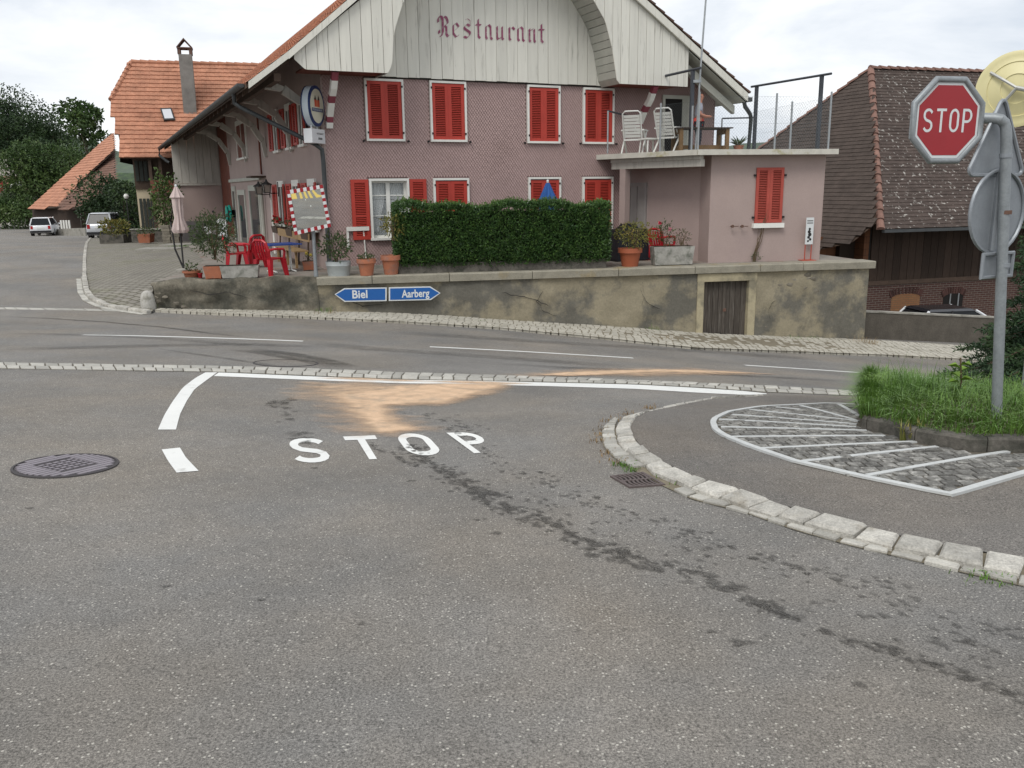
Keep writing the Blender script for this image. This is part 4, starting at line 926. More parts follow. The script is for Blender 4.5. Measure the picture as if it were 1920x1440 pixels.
def vn(x, y):
    i, j = int(math.floor(x)), int(math.floor(y)); a, c = x-i, y-j; a = a*a*(3-2*a); c = c*c*(3-2*c); g = lambda p, q: _lat[p % 64, q % 64]
    return (g(i, j)*(1-a)+g(i+1, j)*a)*(1-c)+(g(i, j+1)*(1-a)+g(i+1, j+1)*a)*c
d0 = wl_(1320, 530); d1 = wl_(1404, 530); dj0 = wl_(1308, 520)[0]; dj1 = wl_(1418, 520)[0]; dtop = wl_(1360, 527)[1]; ltop = wl_(1360, 513)[1]
wall = thing('retaining_wall', 'stained old plaster retaining wall below the terrace with cellar door', 'wall', (W1[0], W1[1], gz(W1[0], W1[1])))
wo_ = np.array(wall.location)
def wall_face(name, sfun, zlo, zhi, s0, s1, mat, amp, n=None, closed_end=False, th=.35):
    n = n or max(4, int((s1-s0)/.09)); mb = MB(); k = 14
    for i in range(n+1):
        s = s0+(s1-s0)*i/n; zb, zt = zlo(s), zhi(s)
        for j in range(k+1):
            z = zb+(zt-zb)*j/k; d = (vn(s*2.1+5, z*2.1)-.5)*amp+(vn(s*7, z*7+3)-.5)*amp*.35
            if i in (0, n) or j in (0, k): d *= .3
            mb.v.append(tuple(sfun(s, z, -d)))
    mb.f = [(i*(k+1)+j, (i+1)*(k+1)+j, (i+1)*(k+1)+j+1, i*(k+1)+j+1) for i in range(n) for j in range(k)]
    o = len(mb.v); mb.v += [tuple(sfun(s0+(s1-s0)*i/n, zhi(s0+(s1-s0)*i/n), th)) for i in range(n+1)]
    mb.f += [(i*(k+1)+k, (i+1)*(k+1)+k, o+i+1, o+i) for i in range(n)]
    mb.m = [0]*len(mb.f); mb.v = [tuple(np.array(p)-wo_) for p in mb.v]
    return mb.build(name, mat, wall, smooth=True, fix=False)
gl = lambda s: gz(*wp(s, 0)[:2])-.1
top = lambda s: TZ-.18
wall_face('plaster_face', wp, gl, top, 0, dj0, m_wall, .07)
wall_face('plaster_face', wp, gl, top, dj1, WL, m_wall, .06)
wall_face('plaster_face', wp, lambda s: ltop, top, dj0, dj1, m_wall, .01)
mb = MB(); a, c = wp(WL, 0), wp(WL, 0, 4); mb.quad(*[np.array(q)-wo_ for q in (wp(WL, gl(WL)-.3), wp(WL, gl(WL)-.3, 5), wp(WL, TZ-.18, 5), wp(WL, TZ-.18))]); mb.build('wall_end', m_wall, wall, fix=False)
def wbox(s0, s1, z0, z1, o0, o1): return [np.array(wp(s, z, o))-wo_ for s, z, o in ((s0, z0, o0), (s1, z0, o0), (s1, z0, o1), (s0, z0, o1))], [np.array(wp(s, z, o))-wo_ for s, z, o in ((s0, z1, o0), (s1, z1, o0), (s1, z1, o1), (s0, z1, o1))]
for a, c in ((dj0, d0[0]), (d1[0], dj1)):
    mb = MB(); mb.hexa(*wbox(a, c, gl(a), ltop, -.03, .25)); mb.build('door_jamb', m_jamb, wall)
mb = MB(); mb.hexa(*wbox(dj0-.01, dj1+.01, dtop, ltop+.01, -.034, .25)); mb.build('door_lintel', m_jamb, wall)
npk = 8
cd = MB(); cd.hexa(*wbox(d0[0], d1[0], gl(d0[0]), dtop, .15, .19)); cdo = cd.build('cellar_door', m_crack, wall)
for k in range(npk):
    a = d0[0]+(d1[0]-d0[0])*k/npk; c = d0[0]+(d1[0]-d0[0])*(k+1)/npk; mb = MB(); mb.hexa(*wbox(a+.006, c-.006, gl(a)+.12+rnd.uniform(0, .05), dtop-.01, .115+rnd.uniform(0, .012), .15)); mb.build('plank', m_oldwood, cdo)
mb = MB(); mid_ = (d0[0]+d1[0])/2; mb.hexa(*wbox(mid_-.04, mid_+.03, gl(mid_)+.15, dtop-.05, .09, .115)); mb.build('batten', m_oldwood, cdo)
mb = MB(); zc = (gl(mid_)+dtop)/2; mb.hexa(*wbox(mid_-.03, mid_+.05, zc-.03, zc+.05, .07, .09)); mb.build('lock_plate', m_rust, cdo)
# slab stones along the top
cuts = [0, 1.3, 3.15, 5.2, 7.4, 9.42, 11.2, 12.4, WL+.12]
for a, c in zip(cuts[:-1], cuts[1:]):
    mb = MB(); n = 8; k = []
    for i in range(n+1):
        s = a+.008+(c-a-.016)*i/n; j = (vn(s*3, 1)-.5)*.03; zj = (vn(s*2, 7)-.5)*.02
        for o, z in ((-.09+j, TZ-.185), (-.1+j, TZ-.02+zj), (-.07+j, TZ+zj*.5+.004), (.55, TZ+.004), (.55, TZ-.185)): mb.v.append(tuple(np.array(wp(s, z, o))-wo_))
    mb.f = [(i*5+q, (i+1)*5+q, (i+1)*5+(q+1) % 5, i*5+(q+1) % 5) for i in range(n) for q in range(5)]+[(4, 3, 2, 1, 0), tuple(n*5+q for q in range(5))]; mb.m = [0]*len(mb.f); mb.build('coping_slab', m_slab, wall)
# left stretch without slab
ld = (W1-W0)/np.linalg.norm(W1-W0); ln = np.array([-ld[1], ld[0], 0]); LL = float(np.linalg.norm(W1-W0))
def lp(s, z, o=0.): q = W0+ld*s+ln*o; return np.array([q[0], q[1], z])
wall_face('rubble_face', lp, lambda s: gz(*lp(s, 0)[:2])-.1, lambda s: TZ+.015+(vn(s*2.5, 9)-.3)*.06-max(0, .4-s)*.2, 0, LL+.02, m_wall2, .16)
mb = MB(); mb.v = []; 
for j in range(8):
    z = gz(W0[0], W0[1])-.1+(TZ-.1-gz(W0[0], W0[1])+.1)*j/7
    for k in range(6): q = lp(-.02-(vn(k*1.3, j*1.1+20)-.3)*.14, z, k*.45); mb.v.append(tuple(q-wo_))
mb.f = [(j*6+k, j*6+k+1, (j+1)*6+k+1, (j+1)*6+k) for j in range(7) for k in range(5)]; mb.m = [0]*len(mb.f); mb.build('rubble_end', m_wall2, wall, smooth=True, fix=False)
def rough_stone(c, r, sq=(1, 1, 1), n=(6, 5), par=None, name='stone', mat=None, off=None, jag=.22):
    mb = MB(); A, B = n; ph = rnd.random()*9
    for i in range(B+1):
        th = math.pi*i/B
        for j in range(A):
            p = 2*math.pi*j/A; k = 1+rnd.uniform(-jag, jag)*(0 < i < B)
            mb.v.append((c[0]+r*sq[0]*k*math.sin(th)*math.cos(p), c[1]+r*sq[1]*k*math.sin(th)*math.sin(p), c[2]+r*sq[2]*math.cos(th)*k))
    mb.f = [(i*A+j, i*A+(j+1) % A, (i+1)*A+(j+1) % A, (i+1)*A+j) for i in range(B) for j in range(A)]; mb.m = [0]*len(mb.f)
    return mb.build(name, mat or m_stone, par, smooth=False)
# places where the plaster has fallen off
for (px, py, w, h, nst) in ((1497, 530, 38, 18, 9), (1443, 620, 16, 15, 6), (300, 550, 12, 18, 6), (345, 575, 20, 6, 2)):
    for k in range(nst):
        x = px+rnd.uniform(-w, w); y = py+rnd.uniform(-h, h)
        if px > 600: s, z = wl_(x, y); q = wp(s, z, rnd.uniform(-.0, .03))
        else: q0 = onplane(x, y, W0, ln); q = q0+ln*.0
        rough_stone(np.array(q)-wo_, rnd.uniform(.05, .10), (1.2, .35, .6), par=wall, jag=.3)
def crack(px, w=.012):
    mb = MB(); P2 = []
    for (xa, ya), (xb, yb) in zip(px[:-1], px[1:]):
        for t in np.linspace(0, 1, 5)[:-1]: P2.append((xa+(xb-xa)*t+rnd.uniform(-1.5, 1.5), ya+(yb-ya)*t+rnd.uniform(-1.5, 1.5)))
    P2.append(px[-1]); n = len(P2)
    for i, (x, y) in enumerate(P2):
        if px[0][0] > 605: s, z = wl_(x, y, -.045); q = wp(s, z, -.045)
        else: q = onplane(x, y, W0-ln*.07, ln)
        ww = w*rnd.uniform(.4, 1)*(1 if 0 < i < n-1 else .2); mb.v += [tuple(q-wo_+[0, 0, ww]), tuple(q-wo_-[0, 0, ww])]
    mb.f = [(2*i, 2*i+1, 2*i+3, 2*i+2) for i in range(n-1)]; mb.m = [0]*(n-1); mb.build('plaster_crack', m_crack, wall, fix=False)
for c_ in ([(355,545),(395,552),(430,548),(470,560)], [(940,548),(975,556),(1000,560),(1030,575)], [(1200,540),(1210,565),(1240,580)], [(1205,528),(1208,548),(1203,580)], [(1455,562),(1440,580),(1445,600)], [(800,545),(815,570),(812,595)], [(1020,545),(1005,565),(1020,585),(1045,592)], [(650,560),(680,575),(720,570)]): crack(c_)
# ---- terrace floor and yard
m_floor = M('terrace_concrete', (.24, .215, .185), rough=.92, var=.2, vscale=1.5, fine=.12, fscale=30, col2=(.2, .12, .09), c2scale=1, c2thr=(.55, .7))
pl = [lp(.05, 0, .1), lp(LL, 0, .3), wp(WL-.02, 0, .3), wp(WL-.02, 0, 5), hw3(11.8, 3, 0), hw3(.2, 3, 0), hw3(.2, 21, 0), np.array([-12.4, 33.5, 0]), np.array([-10.9, 30, 0]), np.array([-9.2, 26, 0]), np.array([-8.42, 23.0, 0])]
struct(MB().add([(p[0], p[1], TZ) for p in pl], [tuple(range(len(pl)))]).build('terrace', m_floor, fix=False))
m_cob = M('yard_setts', (.27, .25, .215), rough=.92, var=.2, vscale=.8, fine=.12, fscale=25, col2=(.18, .175, .12), c2scale=.8, c2thr=(.5, .7))
n, l, b = nodes_of(m_cob); br = n.new('ShaderNodeTexBrick'); br.inputs['Scale'].default_value = 1; br.inputs['Brick Width'].default_value = .26; br.inputs['Row Height'].default_value = .2; br.inputs['Mortar Size'].default_value = .022
br.inputs['Color1'].default_value = (1, 1, 1, 1); br.inputs['Color2'].default_value = (.82, .82, .82, 1); br.inputs['Mortar'].default_value = (.42, .42, .36, 1)
g_ = n.new('ShaderNodeNewGeometry'); mp_ = n.new('ShaderNodeMapping'); mp_.inputs['Rotation'].default_value = (0, 0, .5); l.new(g_.outputs['Position'], mp_.inputs['Vector']); l.new(mp_.outputs[0], br.inputs['Vector'])
src = b.inputs['Base Color'].links[0].from_socket; mm = n.new('ShaderNodeMixRGB'); mm.blend_type = 'MULTIPLY'; mm.inputs['Fac'].default_value = 1; l.new(src, mm.inputs['Color1']); l.new(br.outputs['Color'], mm.inputs['Color2']); l.new(mm.outputs[0], b.inputs['Base Color'])
K = pxline([(284,584.5),(240,578),(205,571),(180,560),(168,545),(163,520),(162,490),(163,470),(165,455),(172,446)], .05)
T = np.array([(-8.35, 20.1, gz(-8.35, 20.1)+.06), (-8.4, 20.7, -.85), (-8.42, 21.6, -.6), (-8.4, 23, -.43), (-9.2, 26, TZ+.005), (-10.9, 30, TZ+.005), (-13.2, 36, -.5), (-16.5, 45, -.75), (-19, 52, -.95)])
yard = struct(sheet('yard', K, T, m_cob, 0, 60, 16))
# yard kerb: bigger stones at the corner, low stones along the side street
Kw = K.copy(); Kw[:, 2] -= .05; cen = np.array([-8., 24.])
def offs(P, d):
    out = P.copy()
    for i in range(len(P)):
        t = P[min(i+1, len(P)-1)]-P[max(i-1, 0)]; t = t[:2]/np.linalg.norm(t[:2]); out[i, :2] += np.array([-t[1], t[0]])*d
    for i in range(len(P)): out[i, 2] = gz(out[i, 0], out[i, 1])
    return out
Ko = offs(Kw, .28)
kk = struct(sheet('yard_kerb', Ko[:6], Kw[:6], m_jointp, .004, 40, 1)); stone_row(offs(Kw, .14)[:6], Kw[:6], .3, .09, 'kerb_stone', m_gran, kk, gap=.02, inset=.08)
stone_row(Ko[:6], offs(Kw, .14)[:6], .26, .02, 'gutter_sett', m_sett, kk, gap=.02, inset=.08)
Kf = resample(Kw[5:], 40); stone_row(offs(Kf, .12), Kf, .34, .07, 'kerb_stone', m_gran, kk, gap=.03, inset=.08)
# dark asphalt corner in front of the wall end
# pavement of small setts along the foot of the wall (too many to take one by one)
pin = np.array([wp(s, gz(*wp(s, 0)[:2])) for s in np.linspace(-.0, WL+3.2, 30)]); pin = np.vstack([[lp(s, gz(*lp(s, 0)[:2])) for s in np.linspace(.1, LL, 8)[:-1]], pin])
pout = pxline([(290,585.5),(400,591),(500,595),(610,600),(761,607.5),(930,618),(1100,634),(1304,656),(1500,663),(1660,669),(1790,676),(1900,684)])
pv = struct(sheet('wall_pavement', pout, pin, m_jointp, .05, 90, 4))
rows = 9; js = MB()
for r in range(rows):
    a, c = lerp(pout, pin, r/rows, 120), lerp(pout, pin, (r+1)/rows, 120)
    for q in (a, c):
        for i in range(len(q)): q[i, 2] = gz(q[i, 0], q[i, 1])+.035
    stone_row(a, c, .17, .03, 'sett', m_sett, None, gap=.02, jit=.006, joined=js, inset=.08)
m_settp = M('pale_pavement_sett', (.42, .395, .335), rough=.9, var=.16, vscale=3, fine=.2, fscale=30, col2=(.28, .26, .21), c2scale=2, c2thr=(.5, .7))
js.build('pavement_setts', m_settp, pv, kind='stuff', fix=False)
# ---- annex with roof terrace
a0 = onz(1327, 493, TZ); b0 = onz(1536, 487, TZ); xd = (b0-a0)/np.linalg.norm(b0-a0); xn = np.array([-xd[1], xd[0], 0]); XW = float(np.linalg.norm(b0-a0))+.0
XRZ = math.atan2(xd[1], xd[0]); SZ = 2.50
annex = thing('annex', 'flat-roofed pink annex with one red shutter and a roof terrace', 'annex', a0, XRZ)
def xl(p): q = np.asarray(p)-a0; return np.array([q@xd, q@xn, q[2]])
def xf_(px, py, v=0.): return xl(onplane(px, py, a0+xn*v, xn))
HT = SZ-TZ-.1
mb = MB(); mb.box(0, XW, 0, 5, -1.2, HT); mb.build('wall', m_pinkw, annex)
A_s, B_s, C_s = xl(hw3(7.78, 0, SZ-TZ)), xf_(1308, 288, -.35), xf_(1571, 286, -.3)
sl = [(A_s[0], A_s[1]), (B_s[0], B_s[1]), (C_s[0], C_s[1]), (C_s[0], 5.2), tuple(xl(hw3(12.2, 1.5, 0))[:2]), tuple(xl(hw3(11.9, .02, 0))[:2])]
mb = MB(); mb.prism([(x, y, SZ-TZ-.105) for x, y in sl], (0, 0, .10)); mb.build('roof_slab', m_soff, annex)
m_lip = M('lichen_slab_edge', (.52, .50, .44), rough=.9, var=.15, vscale=4, fine=.1, col2=(.30, .27, .12), c2scale=1.4, c2thr=(.58, .7))
for p, q in ((A_s, B_s), (B_s, C_s)):
    d = (q-p)[:2]; d /= np.linalg.norm(d); nn = np.array([d[1], -d[0]])*.04; pp, qq = p[:2], q[:2]
    mb = MB(); z0, z1 = SZ-TZ-.12, SZ-TZ+.015; mb.hexa([(*pp, z0), (*(pp+nn), z0), (*(qq+nn), z0), (*qq, z0)], [(*pp, z1), (*(pp+nn), z1), (*(qq+nn), z1), (*qq, z1)]); mb.build('slab_edge', m_lip, annex)
def along(p, q, t, o=0.):
    d = (q-p)[:2]; L_ = np.linalg.norm(d); d = d/L_; nn = np.array([-d[1], d[0]]); r = p[:2]+d*t*L_+nn*o; return r
mb = MB()
for (z0, z1, o0, o1) in ((HT-.12, HT-.0, .10, .25), (HT-.3, HT-.12, .14, .3)):
    mb = MB(); c4_ = [along(A_s, B_s, .12, o0), along(A_s, B_s, 1.0, o0), along(A_s, B_s, 1.0, o1), along(A_s, B_s, .12, o1)]; mb.hexa([(*q, z0) for q in c4_], [(*q, z1) for q in c4_]); mb.build('beam', m_boardg, annex)
mb = MB(); c4_ = [along(A_s, B_s, .21, .14), along(A_s, B_s, .27, .14), along(A_s, B_s, .27, .34), along(A_s, B_s, .21, .34)]; mb.hexa([(*q, -.0) for q in c4_], [(*q, HT-.3) for q in c4_]); mb.build('post', m_pinkw, annex)
R1 = np.array([0.02, .66]); R2 = xl(hw3(8.75, .05, 0))[:2]; rd = (R2-R1)/np.linalg.norm(R2-R1)
mb = MB(); mb.hexa([(*R1, 0), (*(R1+rd*3.2), 0), (*(R1+rd*3.2+[0, .2]), 0), (*(R1+[0, .2]), 0)], [(*R1, HT-.02), (*(R1+rd*3.2), HT-.02), (*(R1+rd*3.2+[0, .2]), HT-.02), (*(R1+[0, .2]), HT-.02)]); mb.build('recess_wall', m_pinkw, annex)
rn = np.array([rd[1], -rd[0]]); rn = rn if rn[1] < 0 else -rn
rwn = np.array([*rn, 0]); rp0 = np.array([*R1, 0])
def rec(px, py):
    w = onplane(px, py, a0+xd*R1[0]+xn*R1[1], xd*rn[0]+xn*rn[1]); q = xl(w); return np.dot(q[:2]-R1, rd), q[2]
da, db = rec(1181, 345), rec(1212, 345)
m_greyd = M('grey_door_paint', (.30, .285, .27), rough=.7, var=.1)
def rbox(t0, t1, z0, z1, o0, o1): c = [R1+rd*t+rn*o for t, o in ((t0, o0), (t1, o0), (t1, o1), (t0, o1))]; return [(*q, z0) for q in c], [(*q, z1) for q in c]
t0, t1 = sorted((da[0], db[0])); zt = da[1]
mb = MB()
mb.hexa(*rbox(t0-.04, t0+.04, 0, zt+.03, 0, .05)); mb.hexa(*rbox(t1-.04, t1+.04, 0, zt+.03, 0, .05)); mb.hexa(*rbox(t0, t1, zt-.06, zt+.03, 0, .045)); dr = mb.build('door', m_greyd, annex)
for k in range(2): a, c = t0+.05+(t1-t0-.1)*k/2, t0+.05+(t1-t0-.1)*(k+1)/2; mb = MB(); mb.hexa(*rbox(a+.01, c-.01, 0.02, zt-.07, .005, .03)); mb.build('panel', m_greyd, dr)
# annex window
sa, sb2 = xf_(1418.5, 314.4), xf_(1464.8, 417); u0, u1, z1, z0 = sa[0], xf_(1470, 314)[0], sa[2], sb2[2]
w = (u1-u0)/2; me = shutter_mesh('s', w-.004, z1-z0, m_reds)
mb = MB(); mb.box(u0-.06, u1+.04, -.12, 0, z0-.13, z0-.01); sill = mb.build('window', m_white, annex)
put(me, 'shutter', sill, (u0, -.006, z0)); put(me, 'shutter', sill, (u0+w, -.006, z0))
for u in (u0-.07, u1+.01):
    for z in (z0+.12, z1-.22): mb = MB(); mb.box(u, u+.06, -.05, 0, z, z+.05); mb.build('hinge', m_hinge, sill)
for px, py in ((1370, 424), (1388, 424)):
    q = xf_(px, py); mb = MB(); mb.tube([(q[0], 0, q[2]), (q[0], -.12, q[2]), (q[0]+.16, -.13, q[2])], .012, 6); mb.lathe([(.04, -.14), (.04, -.11)], c=(q[0], 0, q[2]), n=10, ax='y'); mb.build('shutter_hook', m_rust, annex)
# ---- pergola frame and chain-link fence on the roof terrace
m_steel = M('dark_steel', (.06, .065, .075), rough=.6, metal=.2, var=.2, vscale=6)
m_galv = M('galvanised_steel', (.34, .36, .37), rough=.5, metal=.5, var=.12, vscale=9, fine=.08, fscale=60)
perg = thing('pergola_frame', 'dark steel awning frame standing on the annex roof terrace', 'steel frame', a0+np.array([0, 0, SZ-TZ]), XRZ)
def pl_(w): q = xl(w); return np.array([q[0], q[1], q[2]-(SZ-TZ)])
zb = 4.55
f1 = xl(onz(1299, 133, zb)); f2 = xl(onz(1541, 143, zb)); k1 = xl(onz(1191, 157, zb)); k2 = xl(onz(1419, 163, zb))
for q in (f1, f2, k1, k2):
    mb = MB(); x, y = q[0], q[1]; mb.box(x-.045, x+.045, y-.045, y+.045, 0, zb-SZ); mb.build('post', m_steel, perg)
for p, q in ((k1, f1), (k2, f2)):
    d = (q-p)[:2]; d /= np.linalg.norm(d); a, c = p[:2]-d*.25, q[:2]+d*.35; mb = MB(); mb.tube([(*a, zb-SZ+.03), (*c, zb-SZ+.03)], .035, 6); mb.build('beam', m_steel, perg)
for (p, q, z) in ((xl(onz(1354, 222, 3.65)), k2, 3.65), (xl(onz(1140, 208, 3.6)), k1, 3.6)):
    mb = MB(); mb.tube([(p[0], p[1], z-SZ), (q[0], q[1], z-SZ)], .025, 6); mb.build('brace_rail', m_steel, perg); mb = MB(); mb.tube([(p[0], p[1], 0), (p[0], p[1], z-SZ)], .022, 6); mb.build('rail_post', m_galv, perg)
fence = thing('chain_link_fence', 'chain-link fence with thin galvanised posts round the annex roof terrace', 'fence', a0+np.array([0, 0, SZ-TZ]), XRZ)
Bf, Cf = np.array([B_s[0]+.05, B_s[1]+.12]), np.array([C_s[0]-.22, C_s[1]+.12]); Ef = np.array([Cf[0], 4.6]); Af = along(A_s, B_s, .62, .12)
hB = 1.35
for p, h in ((Bf, 1.42), (Cf, 1.45), (Bf+(Cf-Bf)*.58, 1.4), (Bf+(Cf-Bf)*.70, 1.2), (Af, 1.25), (along(A_s, B_s, .92, .1), 1.1)):
    mb = MB(); mb.tube([(*p, -.02), (*p, h)], .026, 8); mb.build('post', m_galv, fence, smooth=True)
m_wire = M('fence_wire', (.16, .18, .19), rough=.6, metal=.3, var=0)
def chain(p, q, h, nm='wire_mesh', s=.085, r=.0015):
    mb = MB(); d = q-p; L_ = np.linalg.norm(d); d = d/L_; n = int((L_+h)/s)
    for i in range(n):
        for sg in (1, -1):
            x0 = i*s-h; pts = []
            xa, za, xb, zb_ = x0, 0, x0+h, h
            if xa < 0: za -= xa; xa = 0
            if xb > L_: zb_ -= (xb-L_); xb = L_
            if xb-xa < .02: continue
            if sg < 0: xa, xb = L_-xa, L_-xb
            mb.tube([(*(p+d*xa), za), (*(p+d*xb), zb_)], r, 3, cap=False)
    for z in (.02, h*.5, h): mb.tube([(*p, z), (*q, z)], r*1.3, 3, cap=False)
    return mb.build(nm, m_wire, fence, kind='stuff', fix=False)
chain(Bf, Cf, 1.32); chain(Cf, Ef, 1.32, s=.12); chain(Af, Bf, 1.2)
# flag pole / aerial mast fixed to the frame
pz = onz(1300, 180, 4.0); mast = thing('aerial_mast', 'slim pale mast rising above the roof terrace beside the gable end', 'mast', (f1[0], 0, 0))
fb = a0+xd*(f1[0]+.12)+xn*(f1[1]-.06); mast.location = (fb[0], fb[1], SZ)
mb = MB(); mb.tube([(0, 0, 0), (0.06, 0, 2.0), (.25, 0, 6.2)], [.026, .025, .022], 8); mb.build('pole', m_galv, mast, smooth=True); mb = MB(); mb.box(-.12, .09, -.05, .05, 1.75, 1.82); mb.build('clamp', m_galv, mast)
# ================================================================== SIGNS, PLANTS, FURNITURE
def P_(q): return np.asarray(q, float)
def text_mesh(txt, size, xs=1., name='lettering', mat=None, parent=None, loc=(0, 0, 0), rot=(math.pi/2, 0, 0), center=True, bold=0.):
    cu = bpy.data.curves.new('t', 'FONT'); cu.body = txt; cu.size = size; cu.offset = bold; cu.resolution_u = 3
    if center: cu.align_x = 'CENTER'; cu.align_y = 'CENTER'
    o = bpy.data.objects.new('t', cu); COL.objects.link(o); dg = bpy.context.evaluated_depsgraph_get(); me = bpy.data.meshes.new_from_object(o.evaluated_get(dg)); bpy.data.objects.remove(o)
    me.transform(Matrix.Diagonal((xs, 1, 1, 1))); me.materials.clear(); me.materials.append(mat)
    r = bpy.data.objects.new(name, me); COL.objects.link(r); r.parent = parent; r.location = loc; r.rotation_euler = rot; return r
m_sred = M('sign_red', (.30, .012, .018), rough=.35, spec=.5, var=.06, vscale=5)
m_swht = M('sign_white', (.62, .64, .64), rough=.4, var=.05, vscale=6, col2=(.45, .46, .45), c2scale=6, c2thr=(.6, .75))
m_sblue = M('sign_blue', (.012, .10, .34), rough=.35, spec=.5, var=.05)
m_alu = M('grey_sign_back', (.27, .29, .31), rough=.45, metal=.35, var=.12, vscale=7, fine=.06)
m_galvd = M('weathered_galvanised', (.27, .29, .30), rough=.5, metal=.4, var=.16, vscale=12, fine=.12, fscale=50)
def ring(mb, pts, nrm, r, n=8):
    pts = [P_(p) for p in pts]; c = sum(pts)/len(pts); k = len(pts); o = len(mb.v)
    for i, p in enumerate(pts):
        a, b_ = pts[i-1], pts[(i+1) % k]; e0 = (p-a)/np.linalg.norm(p-a); e1 = (b_-p)/np.linalg.norm(b_-p); t = e0+e1; t /= np.linalg.norm(t); rd_ = np.cross(t, nrm); rd_ /= np.linalg.norm(rd_)
        if rd_@(p-c) < 0: rd_ = -rd_
        f = 1/max(.5, math.sqrt((1+e0@e1)/2))
        for j in range(n): th = 2*math.pi*j/n; mb.v.append(tuple(p+rd_*r*f*math.cos(th)+P_(nrm)*r*math.sin(th)))
    mb.f += [(o+i*n+j, o+i*n+(j+1) % n, o+((i+1) % k)*n+(j+1) % n, o+((i+1) % k)*n+j) for i in range(k) for j in range(n)]; mb.m = [0]*len(mb.f)
# ---- stop sign post
PY = 6.35; pb = at(1873, 742, PY); pt = at(1887, 262, PY); pb2 = pb+(pb-pt)*.12
sp = thing('stop_sign_post', 'grey post with red stop sign and backs of other signs in the grass', 'sign post', pb2)
def sl_(w): return P_(w)-pb2
arm0, arm1 = at(1880, 226, PY-.03), at(1838, 222, PY-.05)
mb = MB(); bend = [sl_(pb2)-[0, 0, .2], sl_(pt)]; up = (pt-pb)/np.linalg.norm(pt-pb)
e1 = at(1886, 240, PY); bend += [sl_(e1), sl_(at(1883, 230, PY)), sl_(at(1876, 224, PY-.01)), sl_(at(1866, 222, PY+.02)), sl_(at(1815, 221, PY+.1))]
mb.tube(bend, .0375, 14); mb.build('pole', m_galvd, sp, smooth=True)
oc = at(1776, 226, PY-.12); ry = R_(13)        # face turned a little to the right of -Y
n_oct = np.array([math.sin(ry), -math.cos(ry), 0]); t_oct = np.array([math.cos(ry), math.sin(ry), 0])
def octp(r, d=0.): return [sl_(oc+t_oct*r*math.cos(R_(22.5+45*k))+np.array([0, 0, 1])*r*math.sin(R_(22.5+45*k))+n_oct*d) for k in range(8)]
OR = .281/math.cos(R_(22.5))
mb = MB(); mb.prism(octp(OR*.955, -.02), n_oct*.022); face = mb.build('sign_plate', m_swht, sp)
mb = MB(); mb.prism(octp(OR*.83, .0026), n_oct*.0015); mb.build('red_field', m_sred, face)
mb = MB(); ring(mb, octp(OR*.965, .0), n_oct, .021, 10); mb.build('rim', m_galvd, sp, smooth=True)
mb = MB(); wS, hS, gp = .078, .158, .027; x = -(4*wS+3*gp)/2
for ch in 'STOP':
    for k, q in enumerate(glyph(ch, .22, .11)): mb.add([sl_(oc+t_oct*(x+c[0]*wS)+np.array([0, 0, (c[1]-.5)*hS])+n_oct*(.0048+.0002*(k % 3))) for c in q], [(0, 1, 2, 3)])
    x += wS+gp
mb.build('stop_lettering', m_swht, face, fix=False)
# backs of the other signs
rb = R_(26.5); n_b = np.array([math.sin(rb), -math.cos(rb), 0]); t_b = np.array([math.cos(rb), math.sin(rb), 0]); zz_ = np.array([0, 0, 1.])
def back_sign(name, c, outline, flange=.03):
    mb = MB(); pts = [sl_(c+t_b*x+zz_*z) for x, z in outline]; mb.prism([p-n_b*.004 for p in pts], n_b*.004); o = mb.build(name, m_alu, sp)
    mb = MB(); ring(mb, [p+n_b*.008 for p in pts], n_b, .014, 6); mb.build('flange', m_alu, o, smooth=True); return o
cc_ = at(1868, 397, PY+.09); co = back_sign('round_sign', cc_, [(.3*math.cos(R_(k*12)), .3*math.sin(R_(k*12))) for k in range(30)])
mb = MB(); a = sl_(cc_+n_b*.02+t_b*-.04); mb.box(a[0]-.015, a[0]+.015, a[1]-.02, a[1]+.01, a[2]-.28, a[2]+.28); mb.build('stiffener', m_alu, co)
ct_ = at(1871, 268, PY+.08); tri = []
for k, (cx, cz) in enumerate(((0, .30), (-.30, -.22), (.30, -.22))):
    for a in (-60, -20, 20, 60): ang = R_([90, 210, 330][k]+a); tri.append((cx*.86+.035*math.cos(ang), cz*.86+.035*math.sin(ang)))
to = back_sign('triangle_sign', ct_, tri)
cp_ = at(1868, 497, PY+.07); po = back_sign('supplementary_plate', cp_, [(-.17, -.085), (.17, -.085), (.17, .085), (-.17, .085)])
for (px, py, w) in ((1885, 398, .055), (1882, 497, .05), (1886, 292, .05)):
    q = sl_(at(px, py, PY)); mb = MB(); mb.lathe([(.043, -.014), (.043, .014)], c=tuple(q), n=14); mb.build('clamp', m_rust if py == 398 else m_alu, sp)
